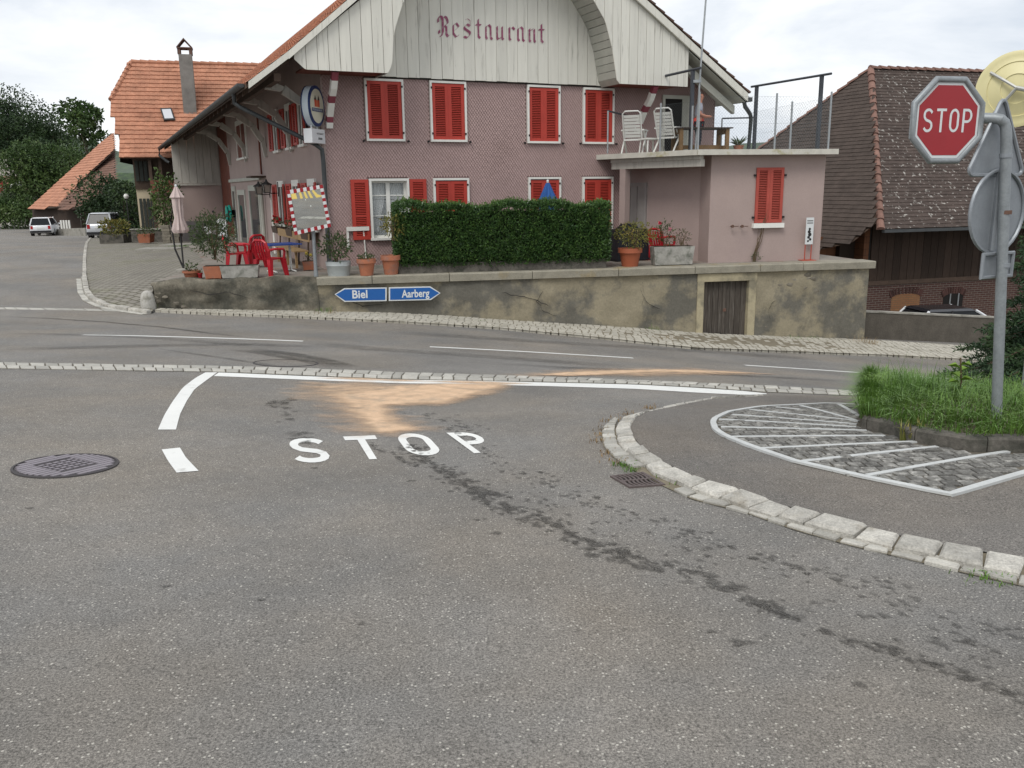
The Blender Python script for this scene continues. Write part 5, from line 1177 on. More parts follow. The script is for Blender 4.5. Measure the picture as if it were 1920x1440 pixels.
# ---- pale yellow back of a round traffic mirror at the picture edge
m_cream = M('cream_mirror_back', (.66, .60, .33), rough=.45, spec=.4, var=.05, vscale=4)
yc = at(1906, 167, 8.2); ym = thing('round_traffic_mirror', 'pale yellow round back of a traffic mirror on its pole above the grass', 'traffic mirror', (yc[0]+.34, yc[1]-.12, gz(yc[0]+.34, yc[1])))
yo = np.array(ym.location); nv = (cC-yc); nv[2] = 0; nv /= np.linalg.norm(nv); tv = np.array([-nv[1], nv[0], 0]); tv = tv if tv[0] > 0 else -tv
def yp(a, r, d): return yc-yo+tv*r*math.cos(a)+zz_*r*math.sin(a)+nv*d
def disc(mb, prof, n=40):
    o = len(mb.v)
    for r, d in prof:
        for k in range(n): mb.v.append(tuple(yp(2*math.pi*k/n, r, d)))
    m_ = len(prof); mb.f += [(o+i*n+j, o+i*n+(j+1) % n, o+(i+1)*n+(j+1) % n, o+(i+1)*n+j) for i in range(m_-1) for j in range(n)]; mb.m = [0]*len(mb.f)
mb = MB(); disc(mb, [(.335, -.02), (.335, .0), (.30, .012), (.29, .01), (.24, .03), (.235, .022), (.13, .06), (.125, .052), (.001, .07)]); mb.build('shell', m_cream, ym, smooth=True)
for a in (145, 232):
    mb = MB(); mb.tube([yp(R_(a), .27, .03), yp(R_(a), .15, .085), yp(R_(a), .0, .12)], .014, 6); mb.build('bracket_arm', M('bracket_grey', (.4, .4, .38), rough=.5, metal=.3), ym)
mb = MB(); mb.tube([yp(0, 0, .12), yp(R_(-15), .3, .1), yp(R_(-20), .34, .05)], .02, 8); mb.build('bracket_bar', MATS['bracket_grey'], ym)
mb = MB(); mb.tube([(0, 0, -.3), (0, 0, yc[2]-yo[2]+.2)], .038, 10); mb.build('pole', m_galvd, ym, smooth=True)
# ---- direction signs on the wall
for txt, pxs, lab in (('Biel', [(627.5,552), (645,540.5), (725,539), (725,564.5), (646,566)], 'blue arrow sign reading Biel mounted on the retaining wall'), ('Aarberg', [(729,538.8), (807,537), (826,549.5), (808,562.5), (729,564.3)], 'blue arrow sign reading Aarberg mounted on the retaining wall')):
    pts = [wp(*wl_(x, y, -.17), -.17) for x, y in pxs]; c = sum(pts)/5; sg = thing('direction_sign', lab, 'direction sign', c, math.atan2(wd[1], wd[0]))
    def wloc(q): d = P_(q)-c; return np.array([d@wd, d@wn, d[2]])
    L5 = [wloc(q) for q in pts]; mb = MB(); mb.prism(L5, (0, .02, 0)); pl8 = mb.build('sign_plate', m_swht, sg)
    ce = sum(L5)/5; mb = MB(); mb.prism([ce+(q-ce)*[.95, 1, .84]+[0, -.003, 0] for q in L5], (0, .0025, 0)); mb.build('blue_field', m_sblue, pl8)
    xs_ = [q[0] for q in L5]; cx = (sum(xs_)/5)+(.02 if txt == 'Biel' else -.0)
    text_mesh(txt, .27 if txt == 'Biel' else .255, .95 if txt == 'Biel' else .78, 'lettering', m_swht, pl8, (cx-.01, -.006, .0 if txt == 'Biel' else -.005), bold=.006)
    for sx in (-.4, .4): mb = MB(); mb.box(cx+sx-.02, cx+sx+.02, .02, .2, -.06, .06); mb.build('bracket', m_alu, sg)
# ---- square traffic mirror on its post
mp_b = G(597, 587); mir = thing('traffic_mirror', 'square traffic mirror with red and white striped frame on a grey post', 'traffic mirror', mp_b)
mY = mp_b[1]
MQ = [at(538, 357, mY-.215), at(605, 346, mY-.175), at(621, 425, mY-.125), at(553, 441, mY-.165)]
def ml(q): return P_(q)-mp_b
def mbil(u, v, d=0.):
    q = (MQ[0]*(1-u)+MQ[1]*u)*(1-v)+(MQ[3]*(1-u)+MQ[2]*u)*v; return q+mnrm*d
mnrm = np.cross(MQ[1]-MQ[0], MQ[3]-MQ[0]); mnrm /= np.linalg.norm(mnrm); mnrm = mnrm if mnrm[1] < 0 else -mnrm
mb = MB(); lowp = ml(at(596, 440, mY)); mb.tube([(0, 0, -.1), (0, 0, lowp[2]*.55)], .052, 12); mb.tube([(0, 0, lowp[2]*.55), (0, 0, lowp[2]+.3)], .042, 12); mb.build('post', m_galvd, mir, smooth=True)
mb = MB(); mb.hexa([ml(mbil(u, v, -.06)) for u, v in ((0, 0), (1, 0), (1, 1), (0, 1))], [ml(mbil(u, v, -.02)) for u, v in ((0, 0), (1, 0), (1, 1), (0, 1))]); bk_ = mb.build('housing', m_swht, mir)
m_mirror = M('mirror_glass', (.80, .82, .80), rough=.02, metal=1., var=0)
MBU = .55       # how strongly the glass bulges
def mirP(u, v): return mbil(u, v,   .004+.012*(1-(2*u-1)**2*.5-(2*v-1)**2*.5))
mb = MB(); nn_ = 16; lo_, hi_ = .09, .91
for i in range(nn_+1):
    for j in range(nn_+1): mb.v.append(tuple(ml(mirP(lo_+(hi_-lo_)*i/nn_, lo_+(hi_-lo_)*j/nn_))))
mb.f = [(i*(nn_+1)+j, (i+1)*(nn_+1)+j, (i+1)*(nn_+1)+j+1, i*(nn_+1)+j+1) for i in range(nn_) for j in range(nn_)]; mb.m = [0]*len(mb.f); mb.build('mirror_glass', m_mirror, mir, smooth=True)
ns = 5
for side_ in range(4):
    for k in range(2*ns+1):
        t0, t1 = k/(2*ns+1), (k+1)/(2*ns+1)
        c = {0: ((t0, 0), (t1, 0), (t1, .085), (t0, .085)), 1: ((t0, .915), (t1, .915), (t1, 1), (t0, 1)), 2: ((0, t0), (.085, t0), (.085, t1), (0, t1)), 3: ((.915, t0), (1, t0), (1, t1), (.915, t1))}[side_]
        if side_ > 1: c = [(u, .085+v*.83) for u, v in c]
        mb = MB(); mb.hexa([ml(mbil(u, v, -.02)) for u, v in c], [ml(mbil(u, v, .035)) for u, v in c]); mb.build('frame_segment', m_sred if k % 2 == (0 if side_ < 2 else 1) else m_swht, mir)
# what the mirror shows: markings on the street behind the viewer
def mray(px, py):
    u = v = .5
    d = ray(px, py); d = d/np.linalg.norm(d); q = onplane(px, py, mbil(.5, .5, .014), mnrm)
    e1_, e2_ = MQ[1]-MQ[0], MQ[3]-MQ[0]; uv = np.linalg.lstsq(np.c_[e1_, e2_], q-MQ[0], rcond=None)[0]; u, v = uv
    h = 1e-3; tu = (mirP(u+h, v)-mirP(u-h, v)); tw = (mirP(u, v+h)-mirP(u, v-h)); nn = np.cross(tu, tw); nn /= np.linalg.norm(nn); nn = nn if nn[1] < 0 else -nn
    r = d-2*(d@nn)*nn; p = mirP(u, v); t = 0.
    for _ in range(1500):
        t += .1; z = p+r*t
        if z[2] < gz(z[0], z[1]): break
    return z
m_yel = M('yellow_road_paint', (.62, .42, .03), rough=.6, var=.08, vscale=3)
def mk_mark(poly, mat, name):
    w = [mray(400+x/8, 300+y/8) for x, y in poly]; mb = MB(); mb.add([(q[0], q[1], gz(q[0], q[1])+.006) for q in w], [tuple(range(len(w)))]); struct(mb.build(name, mat, fix=False)); return w
zeb = [mk_mark(p, m_yel, 'crossing_stripe') for p in ([(1170,500),(1230,490),(1260,585),(1180,590)], [(1280,482),(1310,478),(1345,580),(1305,585)], [(1345,472),(1375,468),(1420,578),(1385,582)], [(1405,465),(1435,460),(1495,575),(1455,580)], [(1470,458),(1500,455),(1560,520),(1625,545),(1620,560),(1545,575)])]
mk_mark([(1372,598),(1382,596),(1468,700),(1458,710)], m_paint, 'centre_line_dash')

# ---- foliage tools
def leaf_mat(name, c, c2, sc=14, rough=.5, spec=.35):
    mt = M(name, c, rough=rough, spec=spec, var=.35, vscale=sc, col2=c2, c2scale=sc*.6, c2thr=(.45, .62), fine=.2, fscale=sc*3); n, l, b = nodes_of(mt)
    b.inputs['Subsurface Weight'].default_value = 0
    return mt
def leaf(mb, p, L_, w, d, nrm, fold=.25, droop=.2):
    d = P_(d); d /= np.linalg.norm(d)+1e-9; s = np.cross(d, nrm); s /= np.linalg.norm(s)+1e-9; n = np.cross(s, d)
    o = len(mb.v); p = P_(p); m_ = p+d*L_*.5+n*L_*.04; e = p+d*L_-n*L_*droop
    mb.v += [tuple(p), tuple(m_+s*w/2+n*w*fold), tuple(e), tuple(m_-s*w/2+n*w*fold)]; mb.f += [(o, o+1, o+2), (o, o+2, o+3)]; mb.m += [0, 0]
def rv(): 
    while True:
        v = np.array([rnd.uniform(-1, 1) for _ in range(3)]); q = v@v
        if .01 < q < 1: return v/math.sqrt(q)
def foliage(pts, dirs, L_, w, mat, name, parent, spread=.8, jl=.3, droop=.2, kind=None):
    mb = MB()
    for p, d in zip(pts, dirs): leaf(mb, p, L_*rnd.uniform(1-jl, 1+jl), w*rnd.uniform(1-jl, 1+jl), P_(d)+rv()*spread, rv()+np.array([0, 0, .9]), droop=droop)
    return mb.build(name, mat, parent, fix=False, kind=kind)
m_hedge = leaf_mat('cherry_laurel_leaf', (.040, .088, .024), (.075, .145, .036), 10, .38, .5)
m_bush = leaf_mat('dull_green_leaf', (.05, .085, .03), (.10, .125, .05), 9)
m_yelg = leaf_mat('yellow_green_leaf', (.14, .15, .035), (.24, .19, .05), 8)
m_grass = leaf_mat('grass_blade', (.085, .17, .028), (.14, .24, .045), 6)
m_dkfol = leaf_mat('dark_tree_leaf', (.020, .042, .014), (.045, .08, .022), .6)
m_mdfol = leaf_mat('mid_tree_leaf', (.045, .085, .022), (.085, .13, .035), .7)
m_stem = M('plant_stem', (.12, .085, .05), rough=.9, var=.2)
m_terra = M('terracotta', (.36, .135, .075), rough=.85, var=.15, vscale=6, fine=.1, fscale=40, rand=.1, col2=(.28, .14, .10), c2scale=5)
m_orpl = M('orange_plastic_pot', (.34, .10, .05), rough=.5, var=.08)
m_ctr = M('concrete_trough', (.33, .32, .29), rough=.92, var=.25, vscale=7, fine=.15, fscale=40, col2=(.14, .145, .12), c2scale=5, c2thr=(.5, .68), bump=.3, bscale=40)
m_zt = M('zinc_tub', (.42, .45, .45), rough=.5, metal=.35, var=.1, vscale=8)
m_earth = M('potting_soil', (.04, .03, .02), rough=1, var=.3)
def shrub(parent, c, w, h, n, L_, lw, mat, stems=5, d=None, hollow=.35, name='foliage', spread=.8):
    d = d or w; pts, dr = [], []
    for _ in range(n):
        v = rv()*(hollow+(1-hollow)*rnd.random()**.5); k = 1+.28*math.sin(v[0]*7+c[0]*3)*math.cos(v[1]*6+v[2]*5)
        p = np.array([v[0]*w/2*k, v[1]*d/2*k, h/2+v[2]*h/2*k]); pts.append(P_(c)+p); dr.append(v+np.array([0, 0, .35]))
    foliage(pts, dr, L_, lw, mat, name, parent, spread)
    for _ in range(stems):
        a = rnd.uniform(0, 6.28); r = rnd.uniform(.2, .8)*w/2; mb = MB(); mb.tube([P_(c)+[rnd.uniform(-.03, .03), rnd.uniform(-.03, .03), -.08], P_(c)+[math.cos(a)*r*.4, math.sin(a)*r*.4, h*.3], P_(c)+[math.cos(a)*r, math.sin(a)*r, h*.75]], [.012, .009, .004], 5); mb.build('stem', m_stem, parent)
def tpos(px, py, z=TZ+.004): return onz(px, py, z)
def pot(px, py, wpx, hpx, lab, cat='plant pot', style='round', mat=None, dpx=None):
    p = tpos(px, py); k = p[1]/FPX; w, h = wpx*k, hpx*k; nm = {'round': 'plant_pot', 'tub': 'zinc_tub', 'trough': 'planter_trough', 'square': 'square_planter'}[style]
    p = p+np.array([0, w*.5 if style in ('round', 'tub') else .2, 0])
    t = thing(nm, lab, cat, p, math.atan2(wd[1], wd[0]) if style in ('trough', 'square') else 0)
    mb = MB()
    if style == 'round': mb.lathe([(w*.33, 0), (w*.43, h*.72), (w*.44, h*.74), (w*.5, h*.75), (w*.5, h), (w*.45, h), (w*.43, h*.85)], n=24, cap=True)
    elif style == 'tub': mb.lathe([(w*.42, 0), (w*.48, h*.7), (w*.492, h*.72), (w*.485, h*.75), (w*.5, h), (w*.48, h), (w*.46, h*.85)], n=28, sy=.8)
    else:
        dd = .36 if style == 'trough' else w*.9; tp = .9 if style == 'trough' else .8; b4 = [(-w/2*tp, -dd/2*tp, 0.02), (w/2*tp, -dd/2*tp, .02), (w/2*tp, dd/2*tp, .02), (-w/2*tp, dd/2*tp, .02)]; t4 = [(-w/2, -dd/2, h), (w/2, -dd/2, h), (w/2, dd/2, h), (-w/2, dd/2, h)]
        mb.hexa(b4, t4); 
        for sx in (-1, 1): mb.box(sx*w*.33-.04, sx*w*.33+.04, -dd*.3, dd*.3, 0, .03)
    body = mb.build('pot_body', mat or m_terra, t, smooth=style in ('round', 'tub'))
    mb = MB()
    if style in ('round', 'tub'): mb.lathe([(w*.44, h*.9), (w*.44, h*.915)], n=20, sy=.8 if style == 'tub' else 1)
    else: mb.box(-w/2*.93, w/2*.93, -dd/2*.86, dd/2*.86, h-.03, h+.008)
    mb.build('soil', m_earth, t); return t, w, h
t, w, h = pot(354, 524, 34, 15, 'low orange terracotta bowl at the foot of the pink parasol', style='round'); shrub(t, (0, 0, h*.8), .3, .22, 60, .07, .03, m_bush, 1)
t, w, h = pot(397, 524, 34, 24, 'square terracotta planter with large oleander bush', style='square'); shrub(t, (.05, 0, h+.22), 1.0, 1.0, 1500, .09, .022, m_bush, 9)
t, w, h = pot(447, 523, 70, 24, 'long pale concrete trough beside the red chairs', style='trough', mat=m_ctr)
t, w, h = pot(631, 519, 48, 27, 'grey zinc tub with leafy shrub beside the mirror post', style='tub', mat=m_zt); shrub(t, (-.05, 0, h+.02), .78, .62, 520, .085, .032, m_bush, 6)
t, w, h = pot(685, 518, 36, 31, 'terracotta pot with low green plant beside the zinc tub'); shrub(t, (0, 0, h*.88), .38, .16, 130, .06, .03, m_bush, 1)
t, w, h = pot(731, 516, 38, 36, 'terracotta pot with tall yellowish plant at the hedge end'); shrub(t, (.1, 0, h+.42), .5, .52, 230, .09, .03, m_yelg, 5)
t, w, h = pot(1184, 501, 46, 34, 'wide-rimmed orange pot with a yellow-green shrub', mat=m_orpl); shrub(t, (.1, 0, h+.03), 1.0, .62, 620, .075, .032, m_yelg, 7)
t, w, h = pot(1262, 498, 80, 35, 'mossy grey concrete trough planted with pink roses', style='trough', mat=m_ctr); shrub(t, (-.2, 0, h+.02), .5, .62, 190, .07, .03, m_bush, 5, d=.3); shrub(t, (.25, 0, h+.0), .5, .45, 120, .06, .022, leaf_mat('greyish_leaf', (.10, .11, .06), (.15, .13, .08)), 5, d=.3)
m_pink = M('rose_pink', (.55, .06, .10), var=.2, vscale=20); m_pinkl = M('rose_pale', (.65, .28, .33), var=.2, vscale=20)
def flower(parent, c, r, mat, name='flower'):
    mb = MB()
    for k in range(14):
        v = rv(); leaf(mb, P_(c)-v*.01, r, r*.9, v+np.array([0, 0, .2]), rv())
    mb.build(name, mat, parent, fix=False)
flower(t, (-.38, -.1, h+.6), .07, m_pink); flower(t, (-.12, -.12, h+.44), .075, m_pinkl)
t, w, h = pot(577, 508, 24, 17, 'small terracotta box with yellow flowers under the bench', style='square'); shrub(t, (0, 0, h), .3, .18, 60, .05, .02, m_bush, 1); flower(t, (-.05, -.06, h+.2), .06, M('yellow_petal', (.6, .5, .12), var=.1)); flower(t, (.06, -.08, h+.16), .055, MATS['yellow_petal'])
t, w, h = pot(374, 523, 10, 11, 'tiny red pot between the terracotta bowl and planter', mat=m_sred); shrub(t, (0, 0, h*.8), .14, .1, 24, .04, .02, m_bush, 0)
# ---- hedge on its concrete trough
s0, s1 = wl_(748, 500)[0], wl_(1140, 500)[0]; hz0, hz1 = TZ+.16, 1.23
hc = wp((s0+s1)/2, TZ, .6); hed = thing('laurel_hedge', 'clipped dark green hedge growing in a long concrete trough', 'hedge', hc, math.atan2(wd[1], wd[0])); hl = (s1-s0)/2
mb = MB(); mb.box(-hl+.0, hl-.0, -.42, .42, .004, .24); mb.build('trough', m_cdark, hed)
pts, dr = [], []
for _ in range(30000):
    f = rnd.random(); x, y, z = rnd.uniform(-hl-.05, hl+.08), rnd.uniform(-.5, .5), rnd.uniform(.16, hz1-TZ)
    dpt = rnd.random()**2*.14
    if f < .62: y = -.5+dpt; n_ = (0, -1, .1)
    elif f < .86: z = hz1-TZ-dpt+.05*math.sin(x*2.2)+.04*math.sin(x*5.1+1); n_ = (0, -.2, 1)
    elif f < .93: x = -hl-.05+dpt; n_ = (-1, -.2, .1)
    else: x = hl+.08-dpt; n_ = (1, -.2, .1)
    bl = .06*(vn(x*2.3+9, z*2.3)-.5)+.05*(vn(x*6, z*6+4)-.5)
    zt_ = hz1-TZ+.05*math.sin(x*2.2)+.04*math.sin(x*5.1+1)
    if z > zt_: z = zt_-dpt
    rr = max(0, z-(zt_-.16))/.16; 
    if f < .62: y += rr*rr*.12
    sxe = max(0, abs(x)-(hl-.12))/.17
    if f < .62: y += sxe*sxe*.1
    if z < .3: y += .05
    pts.append((x, y+bl if f < .62 else y, z)); dr.append(P_(n_)*.7+np.array([0, 0, .5]))
foliage(pts, dr, .075, .034, m_hedge, 'foliage', hed, .85, kind='stuff')
pts, dr = [], []
for _ in range(230):
    x = rnd.uniform(-hl, hl); y = rnd.uniform(-.5, .3); z = hz1-TZ+.05*math.sin(x*2.2)+.04*math.sin(x*5.1+1); hs_ = rnd.uniform(.02, .13)
    for j in range(5): pts.append((x+rnd.uniform(-.02, .02), y, z+hs_*j/5)); dr.append(rv()*.6+np.array([0, 0, .9]))
for _ in range(700): pts.append((rnd.uniform(-hl, hl), -.53+rnd.uniform(-.03, .03), rnd.uniform(.25, hz1-TZ-.05))); dr.append(np.array([rnd.uniform(-.5, .5), -.8, .7]))
foliage(pts, dr, .07, .028, leaf_mat('fresh_laurel_leaf', (.075, .14, .03), (.11, .19, .045), 6, .4, .45), 'new_shoots', hed, .6, kind='stuff')
mb = MB(); nn2 = 30
mb.box(-hl+.06, hl-.04, -.36, .36, .2, hz1-TZ-.16); mb.build('light_block_core', M('hedge_core', (.012, .018, .008), var=.2), hed)  # solid dark box added inside the leaves to block light
# ---- closed parasols
m_pum = M('faded_pink_canvas', (.55, .45, .42), rough=.9, var=.1, vscale=8); m_bum = M('blue_canvas', (.03, .10, .30), rough=.85, var=.12, vscale=8)
m_pole = M('dark_pole', (.03, .03, .03), rough=.5, var=.1)
def parasol(base, prof, mat, lab, hpole, polem, flap=True):
    t = thing('closed_parasol', lab, 'parasol', base); mb = MB(); n = 24
    for i, (r, z) in enumerate(prof):
        for k in range(n):
            a = 2*math.pi*k/n; q = r*(1+.22*math.sin(a*8/1+i*.3)+.06*math.sin(a*3)); mb.v.append((q*math.cos(a), q*math.sin(a), z))
    mb.f = [(i*n+j, i*n+(j+1) % n, (i+1)*n+(j+1) % n, (i+1)*n+j) for i in range(len(prof)-1) for j in range(n)]; mb.m = [0]*len(mb.f); mb.build('canopy', mat, t, fix=True, smooth=True)
    mb = MB(); mb.tube([(0, 0, 0), (0, 0, hpole)], .022, 8); mb.build('pole', polem, t, smooth=True); mb = MB(); mb.lathe([(.03, hpole-.02), (.035, hpole+.03), (.012, hpole+.06)], n=10); mb.build('finial', m_swht, t); return t
pb_ = tpos(345, 508); k = pb_[1]/FPX
pp = parasol(pb_, [(.15, 70*k), (.19, 76*k), (.105, 97*k), (.115, 112*k), (.12, 132*k), (.16, 134*k), (.075, 146*k), (.035, 153*k)], m_pum, 'closed faded pink parasol standing at the wall end', 153*k, m_pole)
mb = MB(); mb.tube([(-.02, .05, .05), (-.2, .06, 40*k), (-.25, .08, 90*k), (-.1, .05, 130*k), (.0, 0, 146*k)], .025, 8); mb.build('side_arm', m_pole, pp, smooth=True); mb = MB(); mb.lathe([(.2, 0), (.2, .05), (.03, .07)], n=16); mb.build('base', m_conc, pp)
bp = P_(wp(wl_(1026, 400)[0], TZ, 1.5)); q = onplane(1027, 341, bp, wn); pk = q[1]/FPX
parasol((q[0], q[1], TZ), [(.24, 60*pk), (.22, 120*pk-.0), (.12, q[2]-TZ-.22), (.045, q[2]-TZ-.03)], m_bum, 'closed blue parasol rising behind the hedge', q[2]-TZ, m_pole)
# ---- red plastic chairs, blue table, bench
m_rpl = M('red_plastic', (.42, .012, .022), rough=.4, spec=.45, var=.06); m_wpl = M('white_plastic', (.66, .66, .62), rough=.45, spec=.4, var=.06, vscale=6)
def mono_chair(name, lab, cat, mat, loc, rz, group=None):
    t = thing(name, lab, cat, loc, rz, group)
    mb = MB(); mb.hexa([(-.22, -.22, .40), (.22, -.22, .40), (.19, .2, .385), (-.19, .2, .385)], [(-.23, -.23, .43), (.23, -.23, .43), (.2, .21, .415), (-.2, .21, .415)]); mb.build('seat', mat, t)
    for sx, sy in ((-1, -1), (1, -1), (-1, 1), (1, 1)):
        mb = MB(); x, y = sx*.22, sy*.21; x2, y2 = sx*.27, sy*.26; mb.hexa([(x2-.04, y2-.035, 0), (x2+.04, y2-.035, 0), (x2+.04, y2+.035, 0), (x2-.04, y2+.035, 0)], [(x-.055, y-.05, .41), (x+.055, y-.05, .41), (x+.055, y+.05, .41), (x-.055, y+.05, .41)]); mb.build('leg', mat, t)
    for k in range(5):
        x = -.16+k*.08; mb = MB(); mb.tube([(x, .2, .41), (x*1.08, .27, .62), (x*1.05, .30, .80)], .026, 5); mb.build('back_slat', mat, t)
    mb = MB(); mb.tube([(-.22, .2, .42), (-.25, .27, .62), (-.21, .30, .80), (-.12, .315, .86), (.12, .315, .86), (.21, .30, .80), (.25, .27, .62), (.22, .2, .42)], .034, 6); mb.build('back_frame', mat, t)
    for s in (-1, 1): mb = MB(); mb.tube([(s*.25, .26, .63), (s*.28, .1, .65), (s*.28, -.18, .64), (s*.26, -.24, .58), (s*.24, -.23, .42)], .032, 6); mb.build('armrest', mat, t)
    return t
cg = 'red plastic chairs on the terrace'
for (px, py, rz, lab) in ((503, 519, 2.6, 'red plastic chair at the blue table, beside the concrete trough'), (440, 506, 1.9, 'red plastic chair behind the oleander bush'), (468, 503, -2.2, 'red plastic chair between the oleander and the blue table')):
    p = tpos(px, py); mono_chair('plastic_chair', lab, 'chair', m_rpl, p+[0, .25, 0], rz, cg)
p = tpos(1247, 489); mono_chair('plastic_chair', 'red plastic chair behind the rose trough at the annex', 'chair', m_rpl, p+[-.05, .3, 0], 2.3, cg)
p = tpos(533, 512); tb = thing('cafe_table', 'blue-topped table with white tubular legs by the red chairs', 'table', p+[-.15, .35, 0], HRZ+.2)
mb = MB(); mb.box(-.42, .42, -.4, .4, .68, .71); mb.build('table_top', M('blue_table_top', (.02, .06, .24), rough=.4, var=.05), tb)
for s in (-1, 1): mb = MB(); mb.tube([(s*.25, -.32, .02), (s*.25, -.06, .04), (s*.25, -.03, .12), (s*.25, -.03, .68)], .02, 6); mb.tube([(s*.25, .32, .02), (s*.25, .06, .04), (s*.25, .03, .12), (s*.25, .03, .68)], .02, 6); mb.build('leg', m_wpl, tb, smooth=True)
m_bwood = M('light_bench_wood', (.30, .20, .10), rough=.7, var=.2, vscale=5, rand=.15, stretch=(2, 2, 8))
bn = thing('wooden_bench', 'long wooden bench against the pink side wall', 'bench', hw3(-.45, 3.2, 0), HRZ)
for k, (v0, v1) in enumerate(((-2.1, -.75), (-.72, .65), (.68, 2.3))):
    mb = MB(); mb.box(.14, .17, v0, v1, .68, .9); mb.build('back_board', m_bwood, bn); mb = MB(); mb.box(-.25, .12, v0, v1, .43, .47); mb.build('seat_board', m_bwood, bn)
for v in (-1.9, -.7, .7, 2.1):
    mb = MB(); mb.box(-.2, -.14, v-.03, v+.03, 0, .43); mb.build('leg', m_bwood, bn); mb = MB(); mb.hexa([(.1, v-.03, 0), (.14, v-.03, 0), (.14, v+.03, 0), (.1, v+.03, 0)], [(.17, v-.03, .92), (.21, v-.03, .92), (.21, v+.03, .92), (.17, v+.03, .92)]); mb.build('back_leg', m_brown, bn)
# flower boxes with geraniums below the side windows
m_ger = M('geranium_red', (.50, .02, .03), var=.25, vscale=15)
for i, v in enumerate((1.6, 3.7, 6.0)):
    fb_ = thing('flower_box', ['window box with red geraniums nearest the house corner', 'window box with red geraniums below the middle side window', 'window box with red geraniums beside the white pipe'][i], 'flower box', hw3(-.22, v, .55+Z0), HRZ, 'geranium boxes on the side wall')
    mb = MB(); mb.hexa([(-.09, -.42, -.2), (.09, -.42, -.2), (.09, .42, -.2), (-.09, .42, -.2)], [(-.12, -.45, 0), (.12, -.45, 0), (.12, .45, 0), (-.12, .45, 0)]); mb.build('box', m_brown, fb_)
    shrub(fb_, (0, 0, -.02), .3, .3, 120, .06, .04, m_bush, 0, d=.9)
    for k in range(9): flower(fb_, (rnd.uniform(-.14, .1), rnd.uniform(-.42, .42), rnd.uniform(.12, .32)), .055, m_ger)
# lanterns
for i, (px, py) in enumerate(((485, 356), (500, 353))):
    q = hs(px, py, -.55); ln_ = thing('wall_lantern', ['black iron lantern beside the porch canopy, farther from the corner', 'black iron lantern over the red side shutters, nearer the corner'][i], 'lantern', hw3(q[0], q[1], q[2]), HRZ, 'paired lanterns over the door'); ln_.scale = (.62, .62, .62)
    mb = MB(); mb.hexa([(-.13, -.13, -.2), (.13, -.13, -.2), (.13, .13, -.2), (-.13, .13, -.2)], [(-.17, -.17, .16), (.17, -.17, .16), (.17, .17, .16), (-.17, .17, .16)]); mb.build('lamp_glass', M('lantern_glass', (.25, .23, .2), rough=.2), ln_)
    for sx in (-1, 1):
        for sy in (-1, 1): mb = MB(); mb.hexa([(sx*.13-.018, sy*.13-.018, -.2), (sx*.13+.018, sy*.13-.018, -.2), (sx*.13+.018, sy*.13+.018, -.2), (sx*.13-.018, sy*.13+.018, -.2)], [(sx*.17-.018, sy*.17-.018, .16), (sx*.17+.018, sy*.17-.018, .16), (sx*.17+.018, sy*.17+.018, .16), (sx*.17-.018, sy*.17+.018, .16)]); mb.build('bar', m_hinge, ln_)
    mb = MB(); mb.lathe([(.27, .16), (.26, .2), (.08, .3), (.05, .38), (.02, .44)], n=4); mb.build('roof', m_hinge, ln_); mb = MB(); mb.box(-.15, .15, -.15, .15, -.24, -.2); mb.build('base', m_hinge, ln_)
    mb = MB(); mb.box(.12, .56, -.025, .025, -.26, -.22); mb.box(.52, .56, -.03, .03, -.4, .3); mb.build('bracket', m_hinge, ln_)
# hose reel and scooter by the side wall
q = hw3(-.3, 17.2, .72+Z0); hr = thing('hose_reel', 'turquoise garden hose reel on the red-brown timber wall', 'hose reel', q, HRZ)
m_teal = M('turquoise_plastic', (.01, .27, .21), rough=.5, var=.1)
mb = MB(); mb.tube([(.1, .30*math.cos(R_(k*18)), .30*math.sin(R_(k*18))) for k in range(22)], .07, 8, cap=False); mb.build('hose', m_teal, hr, smooth=True); mb = MB(); mb.lathe([(.34, -.02), (.34, .01), (.2, .012)], c=(-.02, 0, 0), n=20, ax='x'); mb.build('drum', m_teal, hr); mb = MB(); mb.box(.1, .34, -.12, .12, -.15, .15); mb.build('mount', m_dark, hr)
sc_p = hw3(-1.2, 13.0, 0); sco = thing('motor_scooter', 'black and white scooter parked by the side wall', 'scooter', sc_p, HRZ+R_(60))
mb = MB()
for x in (-.6, .62):
    mb = MB(); mb.tube([(x+.22*math.cos(R_(k*20)), 0, .25+.22*math.sin(R_(k*20))) for k in range(20)], .06, 7, cap=False); wh = mb.build('wheel', m_pole, sco, smooth=True); mb = MB(); mb.lathe([(.16, -.03), (.16, .03)], c=(x, 0, .25), n=14, ax='y'); mb.build('rim', m_galv, wh)
m_sw = M('white_bodywork', (.68, .69, .7), rough=.3, spec=.5, coat=.4, var=.03); m_sbk = M('black_bodywork', (.015, .015, .017), rough=.3, var=.05)
mb = MB(); mb.prism([(-.85, -.13, .5), (-.3, -.13, .4), (-.15, -.13, .62), (-.4, -.13, .78), (-.95, -.13, .76)], (0, .26, 0)); mb.build('rear_body', m_sw, sco)
mb = MB(); mb.prism([(-.9, -.12, .78), (-.1, -.12, .74), (-.08, -.12, .82), (-.5, -.12, .9), (-.92, -.12, .88)], (0, .24, 0)); mb.build('seat', m_sbk, sco)
mb = MB(); mb.prism([(.3, -.2, .3), (.42, -.2, .3), (.52, -.16, .95), (.4, -.16, 1.0)], (0, .38, 0)); mb.build('leg_shield', m_sw, sco)
mb = MB(); mb.box(-.3, .36, -.16, .16, .26, .32); mb.build('floorboard', m_sbk, sco)
mb = MB(); mb.tube([(.62, 0, .25), (.5, 0, .7), (.42, 0, 1.06)], .03, 6); mb.tube([(.36, -.33, 1.1), (.44, -.1, 1.06), (.44, .1, 1.06), (.36, .33, 1.1)], .02, 6); mb.build('handlebar', m_sbk, sco)
